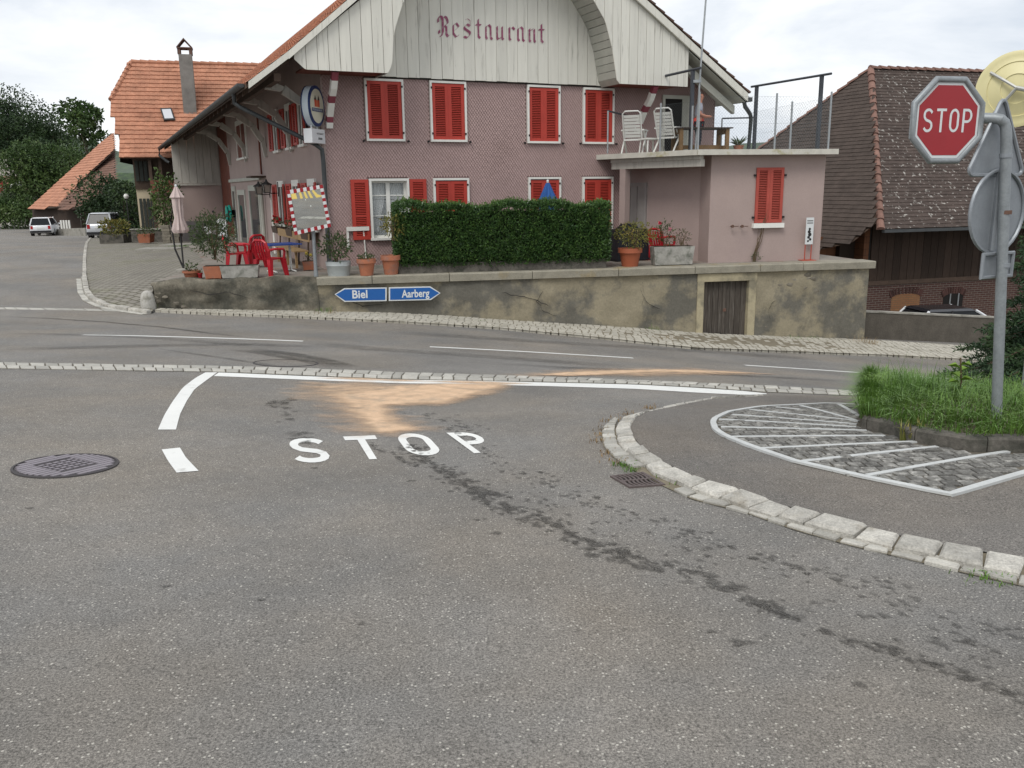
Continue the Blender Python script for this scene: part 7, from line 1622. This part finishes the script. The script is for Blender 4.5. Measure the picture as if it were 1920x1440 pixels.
# hip end: apex, front corner, runs lower to the left
L1 = bl_(onplane(1596, 453, be+bS*.35, bS)); bkc = np.array([apx[0]-5.6, apx[1]+6.5, ez-.35]); L2 = np.array([L1[0]-3.6, L1[1]+5.2, L1[2]])
hp_ = [apx, fe, L1, L2, bkc]
nrm_h = np.cross(L1-apx, bkc-apx); nrm_h /= np.linalg.norm(nrm_h); nrm_h = nrm_h if nrm_h[2] > 0 else -nrm_h
def toh(p): return p-nrm_h*((p-apx)@nrm_h)
hp_ = [toh(P_(p)) for p in hp_]; mb.add([p-nrm_h*.05 for p in hp_], [tuple(range(5))])
mb.add([apx, apx+[rl_, 0, 0], apx+[rl_, 6, -6], apx+[-2, 6, -6]], [(0, 1, 2, 3)]); broof = mb.build('roof', m_brown, barn, fix=False)
rect_tiles(fe+[-1, 0, 0]+upf*-.02, np.array([1., 0, 0]), upf, rl_+1, Lf, lambda x, y: x-1 > apx[0]*(y/Lf)-.0, m_btl, 'front_tiles', .19, .155)
al = np.cross(nrm_h, np.array([0, 0, 1.])); al /= np.linalg.norm(al); al = al if al[0] < 0 else -al; uph = np.cross(nrm_h, al); uph = uph if uph[2] > 0 else -uph
poly2 = np.array([((p-hp_[1])@al, (p-hp_[1])@uph) for p in hp_]); xm0, ym0 = poly2.min(0); xm1, ym1 = poly2.max(0)
def inpoly(x, y): return psdf(np.array([(x+xm0, y+ym0)]), poly2)[0] > -.03
def rect_clip(x, y): return inpoly(x, y)
rect_tiles(hp_[1]+al*xm0+uph*ym0, al, uph, xm1-xm0, ym1-ym0, rect_clip, m_btile, 'hip_tiles', .21, .17)
m_rtile = M('reddish_ridge_tile', (.21, .12, .095), rough=.9, var=.2, vscale=5, rand=.18)
def ridge_tiles(p, q, n, r=.13, name='ridge_tile', up=np.array([0, 0, 1.])):
    d = (q-p)/n; t = d/np.linalg.norm(d); s = np.cross(t, up); s /= np.linalg.norm(s); u = np.cross(s, t)
    for k in range(n):
        a, c = p+d*k-t*.04, p+d*(k+1); mb = MB(); m_ = 7
        for (c_, rr, e) in ((a, r*1.12, .03), (c, r*.92, .0)):
            for j in range(m_): th = math.pi*j/(m_-1); mb.v.append(tuple(c_+s*rr*math.cos(th)+u*(rr*math.sin(th)*.9-.03+e)))
        mb.f = [(j, j+1, m_+j+1, m_+j) for j in range(m_-1)]+[tuple(range(m_))]; mb.m = [0]*len(mb.f); mb.build(name, m_rtile, broof)
ridge_tiles(fe, apx, 20, .12); ridge_tiles(apx, apx+[rl_-1, 0, 0], 32, .12); ridge_tiles(bkc, apx, 24, .1)
mb = MB(); mb.box(.05, rl_, -.14, .0, ez-.12, ez-.03); mb.build('gutter', m_zinc, barn)
m_bw = M('dark_barn_boards', (.045, .03, .022), rough=.9, var=.3, vscale=5, rand=.25, stretch=(8, 8, 1))
bzb = bl_(onplane(1700, 524, be+bS*1.0, bS))[2]
mb = MB(); mb.box(.5, rl_, 1.06, 1.1, bzb, ez+1.); mb.build('timber_backing', m_crack, barn)
for k in range(34):
    a = .55+k*.3; mb = MB(); mb.box(a, a+.285, 1.0, 1.05, bzb, ez+.9); mb.build('wall_board', m_bw, barn)
mb = MB(); mb.box(.3, rl_, .96, 1.12, bzb-.14, bzb); mb.build('sill_beam', m_brown, barn)
def brickmat(name, c1, c2, mo, bw_=.25, bh=.075):
    mt = M(name, c1, rough=.9, var=.2, vscale=6, fine=.15, fscale=40, world=False); n, l, b = nodes_of(mt); br = n.new('ShaderNodeTexBrick'); br.inputs['Scale'].default_value = 1; br.inputs['Brick Width'].default_value = bw_; br.inputs['Row Height'].default_value = bh; br.inputs['Mortar Size'].default_value = .008
    br.inputs['Color1'].default_value = (*c1, 1); br.inputs['Color2'].default_value = (*c2, 1); br.inputs['Mortar'].default_value = (*mo, 1)
    tc2 = n.new('ShaderNodeTexCoord'); sp2 = n.new('ShaderNodeSeparateXYZ'); cb = n.new('ShaderNodeCombineXYZ'); l.new(tc2.outputs['Object'], sp2.inputs[0]); ad = n.new('ShaderNodeMath'); l.new(sp2.outputs[0], ad.inputs[0]); l.new(sp2.outputs[1], ad.inputs[1]); l.new(ad.outputs[0], cb.inputs[0]); l.new(sp2.outputs[2], cb.inputs[1]); l.new(cb.outputs[0], br.inputs['Vector']); l.new(br.outputs['Color'], b.inputs['Base Color']); return mt
m_brk = brickmat('dark_brick', (.085, .04, .032), (.065, .03, .026), (.17, .15, .125)); m_brko = brickmat('orange_brick', (.26, .13, .06), (.23, .105, .05), (.15, .10, .06), .22, .07); m_brkl = brickmat('red_brown_block', (.16, .07, .035), (.14, .06, .03), (.08, .04, .025), .35, .2)
mb = MB(); mb.box(.35, rl_, 1.0, 1.25, -1.2, bzb-.14); bwl = mb.build('brick_wall', m_brk, barn)
def niche(px0, px1, pyt, pyb, mat, nm, bars):
    a, c = bl_(onplane(px0, pyb, be+bS*1.0, bS)), bl_(onplane(px1, pyt, be+bS*1.0, bS)); u0, u1, z0, z1 = a[0], c[0], -.6, c[2]; mb = MB(); pts = [(u0, .985, z0), (u1, .985, z0)]+[((u0+u1)/2+(u1-u0)/2*math.cos(R_(t)), .985, z1-.12+.12*math.sin(R_(t))) for t in range(0, 181, 15)]; mb.prism(pts, (0, .03, 0)); o = mb.build(nm, mat, barn)
    n = 13
    for k in range(n):
        t = 180-180*(k+.5)/n; cx, cz = (u0+u1)/2+(u1-u0)/2*math.cos(R_(t)), z1-.12+.12*math.sin(R_(t)); ang = R_(90+(t-90)*.35); d_ = np.array([math.cos(ang), 0, math.sin(ang)]); s_2 = np.array([d_[2], 0, -d_[0]])*.033; p0 = np.array([cx, .975, cz]); mb = MB(); mb.prism([p0-s_2, p0+s_2, p0+s_2+d_*.22, p0-s_2+d_*.22], (0, .03, 0)); mb.build('arch_brick', M('arch_brick', (.075, .036, .03), var=.2, rand=.3), o)
    if bars:
        for k in range(2): mb = MB(); u = u0+(u1-u0)*(.32+.42*k); mb.tube([(u, .97, z0), (u, .97, z1)], .022, 5); mb.build('bar', m_galv, o)
niche(1669, 1725, 549, 585, m_brko, 'walled_up_arch', False); niche(1767, 1806, 549, 575, m_dark, 'cellar_window', True)
lx0 = L1[0]+.1; mb = MB(); mb.box(lx0-3.5, .36, 1.6, 1.8, -1.2, L1[2]+.1); mb.build('side_wall', m_brkl, barn)
mb = MB(); mb.box(.2, .4, .95, 1.62, -1.2, ez-.0); mb.build('corner_pier', m_brkl, barn)
mb = MB(); mb.box(lx0+.3, lx0+1.0, 1.4, 1.62, -1.2, L1[2]-.02); mb.build('side_pier', m_bw, barn)
# pale building glimpsed at the right-hand edge
wb = at(1935, 380, 40); wbh = thing('white_house', 'white house with dark window bars glimpsed beyond the spruce', 'house', (wb[0], wb[1], gz(wb[0], wb[1])), BRZ)
mb = MB(); mb.box(-1.2, 9, 0, 6, 0, 6.2); mb.build('wall', M('off_white_render', (.55, .56, .52), var=.06), wbh); mb = MB(); mb.prism([(-1.8, -.6, 6.2), (-1.8, 6.6, 6.2), (-1.8, 3, 8.2)], (11.5, 0, 0)); mb.build('roof', m_tiled, wbh)
for k in range(4): mb = MB(); mb.box(-.9+k*2.2, .1+k*2.2, -.04, .02, 3.4, 4.7); w_ = mb.build('window', m_glass, wbh); mb = MB(); mb.box(-.43+k*2.2, -.37+k*2.2, -.07, -.041, 3.4, 4.7); mb.build('bar', m_white, w_)
# ================================================================== LEFT BACKGROUND
def tree(name, lab, base, h, w, mat, nleaf, L_, trunk=.25, clumps=9, cat='tree', group=None, low=.25):
    t = thing(name, lab, cat, base, 0, group); mb = MB(); mb.tube([(0, 0, -.3), (.05*w, 0, h*.3), (0, .03*w, h*.6)], [trunk, trunk*.75, trunk*.35], 8); tr = mb.build('trunk', m_brown, t, smooth=True)
    cl = []
    for k in range(clumps):
        a = rnd.uniform(0, 6.28); r = w/2*math.sqrt(rnd.random())*.62; z = h*(low+(1-low)*rnd.uniform(.22, .84)); cr = w*rnd.uniform(.2, .34)*(1.15-.4*z/h); cl.append((np.array([r*math.cos(a), r*math.sin(a), z]), cr))
        mb = MB(); mb.tube([(0, 0, h*.35), (r*math.cos(a)*.5, r*math.sin(a)*.5, (h*.35+z)/2), (r*math.cos(a), r*math.sin(a), z)], [trunk*.4, trunk*.25, trunk*.08], 5); mb.build('limb', m_brown, t)
    cl.append((np.array([0, 0, h*.86]), w*.2)); mb = MB(); per_ = nleaf//len(cl)
    for c, cr in cl:
        for _ in range(per_):
            v = rv(); rr = cr*(.45+.55*rnd.random()**.6)*(1+.25*math.sin(v[0]*5+v[2]*4+c[0])); p = c+v*rr*np.array([1, 1, .8]); leaf(mb, p, L_*rnd.uniform(.6, 1.3), L_*.62, v+rv()*.9, rv()+np.array([0, 0, .7]))
    mb.build('crown', mat, t, fix=False); return t
def gpt(px, Y): q = at(px, 400, Y); return np.array([q[0], q[1], gz(q[0], q[1])])
# ---- farmhouse with orange tiled half-hipped roof
FA = R_(74); fF = np.array([math.sin(FA), math.cos(FA), 0]); fS = np.array([-fF[1], fF[0], 0]); FY = 47.
fe0 = at(231, 296, FY); fb0 = np.array([fe0[0], fe0[1], gz(fe0[0], fe0[1])+.1]); farm = thing('farmhouse', 'farmhouse with orange tiled half-hipped roof, chimney and skylight', 'farmhouse', fb0, math.atan2(fF[1], fF[0]))
def fl(w): q = P_(w)-fb0; return np.array([q@fF, q@fS, q[2]])
def ff(px, py, v=0.): return fl(onplane(px, py, fe0+fS*v, fS))
fez = fe0[2]-fb0[2]; fR = ff(246, 117, 5.2); fsl = np.array([0, fR[1], fR[2]-fez]); fLs = np.linalg.norm(fsl); fup = fsl/fLs; fRL = 12.5
fn = np.cross(np.array([1., 0, 0]), fup); fn = fn if fn[2] > 0 else -fn
# verge point where the half hip starts, found on the slope plane
def fslope(px, py): w = onplane(px, py, fe0, fF*fn[0]+fS*fn[1]+np.array([0, 0, fn[2]])); return fl(w)
Hq = fslope(208, 188)
m_otile = M('orange_roof_tile', (.42, .20, .125), rough=.85, var=.25, vscale=1.3, fine=.2, fscale=5, col2=(.33, .15, .095), c2scale=.8, c2thr=(.5, .7))
mb = MB(); pl_f = [np.array([0, 0, fez]), np.array([fRL, 0, fez]), np.array([fRL, fR[1], fR[2]]), fR, Hq]; mb.add([p-fn*.08 for p in pl_f], [(0, 1, 2, 3, 4)])
Hb = np.array([Hq[0], 2*fR[1]-Hq[1], Hq[2]]); mb.add([fR-[0, 0, .06], Hq-[0, 0, .06], Hb-[0, 0, .06]], [(0, 1, 2)]); mb.add([np.array([0, 2*fR[1], fez]), np.array([fRL, 2*fR[1], fez]), np.array([fRL, fR[1], fR[2]-.08]), fR-[0, 0, .08], Hb], [(0, 1, 2, 3, 4)]); froof = mb.build('roof', m_brown, farm, fix=False)
poly3 = np.array([(p[0], (p-np.array([0, 0, fez]))@fup) for p in pl_f]); fx0 = poly3[:, 0].min()
mb = MB(); tiles(mb, np.array([fx0, 0, fez]), (1, 0, 0), fup, fn, fRL-fx0, fLs, .25, .34, .085, lambda x, y: psdf(np.array([(x+fx0, y)]), poly3)[0] > -.06, .012, .03); mb.build('roof_tiles', m_otile, froof, kind='stuff', fix=False)
hn = np.cross(Hb-Hq, fR-Hq); hn /= np.linalg.norm(hn); hn = hn if hn[2] > 0 else -hn; hal = (Hb-Hq)/np.linalg.norm(Hb-Hq); hup = np.cross(hn, hal); hup = hup if hup[2] > 0 else -hup; hw_ = np.linalg.norm(Hb-Hq); hh_ = (fR-Hq)@hup
mb = MB(); tiles(mb, Hq, hal, hup, hn, hw_, hh_, .25, .34, .05, lambda x, y: abs(x-hw_/2) < hw_/2*(1-y/hh_)+.1, .01, .03); mb.build('hip_tiles', m_otile, froof, kind='stuff', fix=False)
for p, q, n in ((Hq, fR, 9), (fR, fR+[fRL-fR[0], 0, 0], 26)):
    d = (q-p)/n
    for k in range(n): mb = MB(); mb.tube([p+d*k+[0, 0, .03], p+d*(k+1)+[0, 0, .02]], [.15, .12], 8); mb.build('ridge_tile', m_otile, froof, smooth=True)
ch = ff(353, 165, 2.6); ct2 = ff(349, 103, 2.6); mb = MB(); mb.box(ch[0]-.34, ch[0]+.34, 2.3, 3.0, ch[2]-1.4, ct2[2]); cho = mb.build('chimney', M('grey_chimney', (.20, .195, .18), rough=.95, var=.25, vscale=3), froof)
cz_ = ct2[2]; 
for sx in (-1, 1):
    for sy in (2.38, 2.92): mb = MB(); mb.box(ch[0]+sx*.3-.08, ch[0]+sx*.3+.08, sy-.08, sy+.08, cz_, cz_+.3); mb.build('cap_pillar', m_tiled, froof)
mb = MB(); mb.box(ch[0]-.4, ch[0]+.4, 2.25, 3.05, cz_+.3, cz_+.36); mb.build('cap_slab', m_tiled, froof)
for s in (-1, 1): mb = MB(); mb.hexa([(ch[0]+s*.42, 2.25, cz_+.36), (ch[0], 2.25, cz_+.84), (ch[0], 3.05, cz_+.84), (ch[0]+s*.42, 3.05, cz_+.36)], [(ch[0]+s*.36, 2.25, cz_+.36), (ch[0], 2.25, cz_+.76), (ch[0], 3.05, cz_+.76), (ch[0]+s*.36, 3.05, cz_+.36)]); mb.build('cap_roof', m_tiled, froof)
sk = [fslope(*q) for q in ((301, 207), (322, 206), (329, 228), (308, 229))]; mb = MB(); mb.hexa([p+fn*.02 for p in sk], [p+fn*.16 for p in sk]); sko = mb.build('skylight', m_pole, froof); cs = sum(sk)/4; mb = MB(); mb.add([cs+(p-cs)*.78+fn*.165 for p in sk], [(0, 1, 2, 3)]); mb.build('pane', M('skylight_glass', (.55, .57, .6), rough=.1, spec=.6, var=0), sko)
# walls below
m_crw = M('cream_render', (.52, .44, .31), rough=.9, var=.08, vscale=1); m_dsh = M('dark_shutter', (.035, .04, .034), rough=.7, var=.2)
g0 = -.8; fz2 = ff(290, 365, 1.3)[2]
mb = MB(); wl0 = ff(258, 380, 1.3)[0]; mb.box(wl0, fRL, 1.3, 9, g0, fez+.35); mb.build('wall', m_crw, farm)
mb = MB(); mb.box(wl0-.02, wl0+2.0, 1.2, 1.295, fz2+.3, fez+.3); mb.build('upper_boarding', m_brown, farm)
lx = [(255, 284, 302, 340), (266, 288, 372, 428)]
for i, (xa, xb, ya, yb) in enumerate(lx):
    a, c = ff(xa, yb, 1.18), ff(xb, ya, 1.18); nsl = 4
    for k in range(nsl): u = a[0]+(c[0]-a[0])*k/nsl; mb = MB(); mb.box(u+.02, u+(c[0]-a[0])/nsl-.03, 1.12, 1.19, a[2], c[2]); mb.build('shutter', m_dsh, farm)
b0_, b1_ = ff(284, 362, .2), ff(326, 338, .2); mb = MB(); mb.box(b0_[0], b1_[0]+2, .2, .28, b0_[2], b1_[2]); bal = mb.build('balcony_panel', M('balcony_red_brown', (.17, .065, .045), var=.15), farm)
mb = MB(); mb.box(b0_[0]-.1, b1_[0]+2, .2, 1.3, b0_[2]-.12, b0_[2]); mb.build('balcony_floor', m_brown, farm)
for px in (284, 303): q = ff(px, 340, .3); mb = MB(); mb.box(q[0]-.08, q[0]+.08, .3, .46, g0, fez+.15); mb.build('post', m_brown, farm)
w0_, w1_ = ff(306, 337, 1.28), ff(326, 303, 1.28); mb = MB(); mb.box(w0_[0], w1_[0], 1.24, 1.29, w0_[2], w1_[2]); mb.build('window', m_dark, farm)
mb = MB(); gq2 = Hq+np.array([.45, .0, -.1]); mb.add([(gq2[0], .5, fez-.2), (gq2[0], 2*fR[1]-.5, fez-.2), (gq2[0], Hb[1]-.2, Hq[2]-.1), (gq2[0], Hq[1]+.2, Hq[2]-.1)], [(0, 1, 2, 3)]); mb.build('gable_boards', m_bw, farm, fix=False)
mb = MB(); mb.add([(wl0-.01, 1.3, g0), (wl0-.01, 9, g0), (wl0-.01, 9, fez), (wl0-.01, 1.3, fez)], [(0, 1, 2, 3)]); mb.build('gable_wall', m_bw, farm, fix=False)
# climbing greenery at its corner
q = gpt(312, 40); cv = thing('climbing_vine', 'leafy green climber hanging by the farmhouse balcony', 'climber', (q[0], q[1], TZ)); shrub(cv, (0, 0, .3), 1.3, 2.6, 700, .16, .11, m_mdfol, 4)
# ---- old barn with orange and brown roof planes
def planar(name, px, pp, mat, par, org, tile=None, thick=.15):
    """px: polygon pixels; pp: three (px,py,Y) that fix the roof plane"""
    a, b_, c = [at(*q) for q in pp]; nn = np.cross(b_-a, c-a); nn /= np.linalg.norm(nn); nn = nn if nn[2] > 0 else -nn
    W_ = [onplane(x, y, a, nn) for x, y in px]; mb = MB(); mb.prism([p-org-nn*thick for p in W_], nn*(thick-.03)); o = mb.build(name, m_brown, par)
    if tile:
        al_ = np.cross(nn, np.array([0, 0, 1.])); al_ /= np.linalg.norm(al_); al_ = al_ if al_[0] > 0 else -al_; up_ = np.cross(nn, al_); up_ = up_ if up_[2] > 0 else -up_
        p2 = np.array([((p-W_[0])@al_, (p-W_[0])@up_) for p in W_]); x0, y0 = p2.min(0); x1, y1 = p2.max(0); mb = MB()
        tiles(mb, W_[0]-org+al_*x0+up_*y0, al_, up_, nn, x1-x0, y1-y0, tile[0], tile[1], .07, lambda x, y: psdf(np.array([(x+x0, y+y0)]), p2)[0] > -.05, .015, .04); mb.build('roof_tiles', mat, o, kind='stuff', fix=False)
    return o
ob0 = gpt(110, 84); obn = thing('old_barn', 'old timber barn with steep orange and brown tiled roof', 'barn', ob0)
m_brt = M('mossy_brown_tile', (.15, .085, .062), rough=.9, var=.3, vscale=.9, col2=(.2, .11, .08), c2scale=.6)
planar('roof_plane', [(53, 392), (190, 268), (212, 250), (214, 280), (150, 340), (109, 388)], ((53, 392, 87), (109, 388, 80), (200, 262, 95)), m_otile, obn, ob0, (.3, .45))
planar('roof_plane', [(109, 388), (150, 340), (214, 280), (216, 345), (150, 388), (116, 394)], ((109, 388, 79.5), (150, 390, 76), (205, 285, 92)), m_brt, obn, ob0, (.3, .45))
mb = MB(); 
for (xa, xb, Ya, Yb, yt) in ((60, 108, 88, 82, 390), (108, 150, 81.5, 78.5, 386), (150, 215, 78.5, 80, 375)):
    mb = MB(); a, c = at(xa, 440, Ya), at(xb, 440, Yb); ta, tb2 = at(xa, yt, Ya), at(xb, yt, Yb); mb.add([a-ob0-[0, 0, 2], c-ob0-[0, 0, 2], tb2-ob0, ta-ob0], [(0, 1, 2, 3)]); mb.build('wall', m_bw, obn, fix=False)
for k in range(4): mb = MB(); q = at(116+k*5, 428, 77.5)-ob0; mb.box(q[0]-.07, q[0]+.07, q[1]-.05, q[1]+.05, q[2]-.7, q[2]+.7); mb.build('white_slat', m_white, obn)
# ---- far house with flag
hb = gpt(10, 118); fh = thing('distant_house', 'distant house with brown roof and white dormer windows at the road end', 'house', hb)
def fq(px, py, Y=118.): return at(px, py, Y)-hb
a, c = fq(-60, 372), fq(38, 345); mb = MB(); mb.box(a[0], c[0], 0, 7, -3, c[2]+.0); mb.build('wall', M('timber_frame_white', (.30, .28, .25), var=.25, vscale=.8), fh)
r0, r1 = fq(-70, 358), fq(47, 356); rt = fq(0, 330)[2]; mb = MB(); mb.hexa([(r0[0], -1, r0[2]), (r1[0], -1, r0[2]), (r1[0], 8, r0[2]), (r0[0], 8, r0[2])], [(r0[0]+1, 2, rt), (r1[0]-2, 2, rt), (r1[0]-2, 5, rt), (r0[0]+1, 5, rt)]); mb.build('roof', m_brt, fh)
d0_, d1_ = fq(19, 352, 116.9), fq(37, 341, 116.9)
for k in range(3): mb = MB(); u = d0_[0]+(d1_[0]-d0_[0])*k/3; mb.box(u+.05, u+.38, -1.2, -.4, d0_[2], d1_[2]); mb.build('dormer_window', m_white if k != 1 else m_glass, fh)
mb = MB(); e0, e1 = fq(-30, 330), fq(8, 296); mb.box(e0[0], e1[0], 3, 9, rt-1, e1[2]); mb.build('rear_gable', m_boardg, fh)
for k in range(4): mb = MB(); q = fq(4+k*10, 380, 117.8); mb.box(q[0]-.3, q[0]+.3, -.2, .0, q[2]-.6, q[2]+.7); mb.build('window', m_glass, fh)
fp_ = gpt(14, 108); fpo = thing('flag_pole', 'white flag pole with a red Swiss flag before the distant house', 'flag pole', fp_); tz = at(13, 338, 108)[2]-fp_[2]
mb = MB(); mb.tube([(0, 0, -1), (0, 0, tz+.3)], .06, 6); mb.build('pole', m_white, fpo); mb = MB(); n = 6
for i in range(n+1):
    for z in (0, 1): mb.v.append((-.05-i*.17, .1*math.sin(i*1.1), tz-z*1.25-.06*i))
mb.f = [(2*i, 2*i+1, 2*i+3, 2*i+2) for i in range(n)]; mb.m = [0]*n; fg = mb.build('flag', m_sred, fpo, fix=False)
for (w_, h_) in ((.5, .16), (.16, .5)): mb = MB(); mb.box(-.55-w_/2, -.55+w_/2, -.14, -.12, tz-.75-h_/2, tz-.75+h_/2); mb.build('cross_bar', m_white, fg)
# ---- trees and bushes
tg = 'trees behind the far houses'
for px, Y, h, w, mt, lab, k in ((18, 150, 20, 20, m_dkfol, 'huge dark tree above the distant house', 6000), (70, 145, 17.5, 15, m_dkfol, 'tall dark tree beside the huge one', 5000), (-25, 150, 22, 18, m_dkfol, 'dark tree rising behind the rear gable', 3500), (105, 135, 12.5, 10, m_dkfol, 'lower dark tree leaning over the old barn roof', 3000), (92, 100, 9.2, 9, m_mdfol, 'mid-green tree just behind the orange barn roof', 4200), (130, 112, 9.8, 8, m_mdfol, 'mid-green tree peeping over the barn roof', 2500)):
    tree('broadleaf_tree', lab, gpt(px, Y), h, w, mt, int(k*2.1), .45 if Y > 120 else .34, .35, 13, group=tg)
tree('walnut_tree', 'open-crowned tree growing through the brown barn roof line', gpt(186, 112), 16.0, 7.0, m_mdfol, 2200, .5, .2, 8)
tree('elder_bush', 'dense round dark green bush behind the silver car', gpt(200, 61), 4.1, 5.4, m_dkfol, 5200, .24, .12, 12, 'bush', low=-.05)
tree('elder_bush', 'dark green bush reaching to the farmhouse wall', gpt(232, 58), 3.6, 4.2, m_dkfol, 2600, .22, .1, 9, 'bush', low=-.05)
for px, Y, h, w, lab, mt in ((30, 100, 4.2, 6, 'light green shrub below the distant house', m_mdfol), (5, 96, 3.0, 5, 'shrub at the left road edge', m_mdfol), (50, 95, 3.4, 4.5, 'shrub beside the orange-roofed barn', m_mdfol)): tree('roadside_shrub', lab, gpt(px, Y), h, w, mt, 1500, .32, .1, 7, 'shrub', low=-.05)
# wooded hill far behind
hm = MB(); n = 40
for i in range(n+1):
    x = -420+i*14; y = 330-.25*(x+200); zt = 14+16*math.exp(-((x+250)/90)**2)+3*math.sin(i*.9)
    hm.v += [(x, y, -8), (x, y+25, zt*.6), (x, y+60, zt)]
hm.f = [(i*3+j, (i+1)*3+j, (i+1)*3+j+1, i*3+j+1) for i in range(n) for j in range(2)]; hm.m = [0]*len(hm.f); struct(hm.build('hill', m_dkfol, fix=False))
mdw = MB(); q = [at(-700, 432, 60), at(-30, 428, 90), at(60, 432, 100), at(60, 425, 140), at(-700, 420, 140)]
# ---- cars
m_csl = M('light_silver_paint', (.56, .58, .61), rough=.3, metal=.25, coat=.6, var=.03)
q = gpt(200, 57); car('silver small car parked before the dark bush', q, R_(98), m_csl, m_csl, 3.75, 1.68, 1.68, hatch=.3)
q = gpt(82, 74); car('white estate car beside the old barn', q, R_(108), m_cw, m_cw, 4.4, 1.75, 1.55, hatch=.25)
# ---- yard furniture
yz = lambda px, py: onplane(px, py, (0, 0, -.62), (0, 0, 1.))
def yobj(px, py, z=-.62): return onz(px, py, z)
p = yobj(217, 457, -.75); k = p[1]/FPX; t = thing('stone_planter', 'concrete box planter with yellowing shrub beside the silver car', 'planter', p)
mb = MB(); mb.box(-22*k, 22*k, -.4, .5, -.1, 17*k); mb.build('box', m_cdark, t); shrub(t, (0, 0, 15*k), 52*k, 30*k, 500, .16, .07, m_yelg, 6, d=1.2)
p = yobj(275, 455, -.6); k = p[1]/FPX; t = thing('terracotta_pot', 'square terracotta pot with reddish plant before the low yard wall', 'plant pot', p); mb = MB(); mb.hexa([(-10*k, -.25, 0), (10*k, -.25, 0), (10*k, .25, 0), (-10*k, .25, 0)], [(-12*k, -.3, 16*k), (12*k, -.3, 16*k), (12*k, .3, 16*k), (-12*k, .3, 16*k)]); mb.build('pot_body', m_terra, t); shrub(t, (0, 0, 14*k), 34*k, 14*k, 180, .1, .04, m_bush, 3)
p = yobj(285, 452, -.6); k = p[1]/FPX; t = thing('yard_wall', 'low dark stone wall in front of the farmhouse', 'wall', p)
mb = MB(); mb.box(-44*k, 22*k, .4, .75, -.2, 20*k); mb.build('wall_body', m_cdark, t); mb = MB(); mb.box(-45*k, 23*k, .35, .8, 20*k, 22*k); mb.build('coping', m_conc, t)
p = yobj(324, 455, -.55); k = p[1]/FPX; t = thing('stone_stack', 'stack of pale rough stones holding a terracotta pot', 'stones', p)
for i in range(6):
    for j in (-1, 1): mb = MB(); o = rnd.uniform(-.04, .04); mb.box(j*.2-.19+o, j*.2+.19+o, -.2, .2, i*.13, i*.13+.12); mb.build('stone', m_stone, t)
p = yobj(335, 440, -.5); t = thing('terracotta_pot', 'tall terracotta pot beside the stack of pale stones', 'plant pot', p); mb = MB(); mb.lathe([(.16, 0), (.24, .5), (.26, .5), (.26, .58), (.2, .58)], n=16); mb.build('pot_body', m_terra, t)
p = yobj(290, 470, -.5); sl8 = thing('stone_slab', 'pale flat stone slabs edged with weeds in the yard', 'stone slab', p); k = p[1]/FPX
for x0, x1, y0, y1 in ((-38, 40, .0, 1.3), (-40, 10, 2.4, 3.8), (12, 44, 2.6, 3.7)): mb = MB(); mb.box(x0*k, x1*k, y0, y1, -.1, .06); mb.build('slab', m_conc, sl8)
wm = MB()
for _ in range(26): tuft(wm, (p[0]+rnd.uniform(-.2, 1.0), p[1]+rnd.uniform(1.4, 2.3), p[2]), 14, .16, .12)
wm.build('yard_weeds', m_grass, None, fix=False, kind='stuff')
p = gpt(240, 55); lg = thing('garden_lamp', 'white globe lamp on a thin post before the dark bush', 'lamp', p); zl = at(240, 368, 55)[2]-p[2]; mb = MB(); mb.tube([(0, 0, 0), (0, 0, zl)], .03, 6); mb.build('post', m_pole, lg); mb = MB(); mb.lathe([(.001, zl-.16), (.1, zl-.13), (.16, zl), (.1, zl+.13), (.001, zl+.16)], n=12); mb.build('globe', m_white, lg, smooth=True)
p = gpt(84, 76); lwl = thing('roadside_wall', 'low grey roadside wall in front of the old barn', 'wall', p); a, c = at(86, 440, 76)-p, at(160, 437, 70)-p; mb = MB(); mb.hexa([(a[0], a[1], a[2]-.6), (c[0], c[1], c[2]-.6), (c[0], c[1]+.3, c[2]-.6), (a[0], a[1]+.3, a[2]-.6)], [(a[0], a[1], a[2]+.45), (c[0], c[1], c[2]+.4), (c[0], c[1]+.3, c[2]+.4), (a[0], a[1]+.3, a[2]+.45)]); mb.build('wall_body', m_conc, lwl)
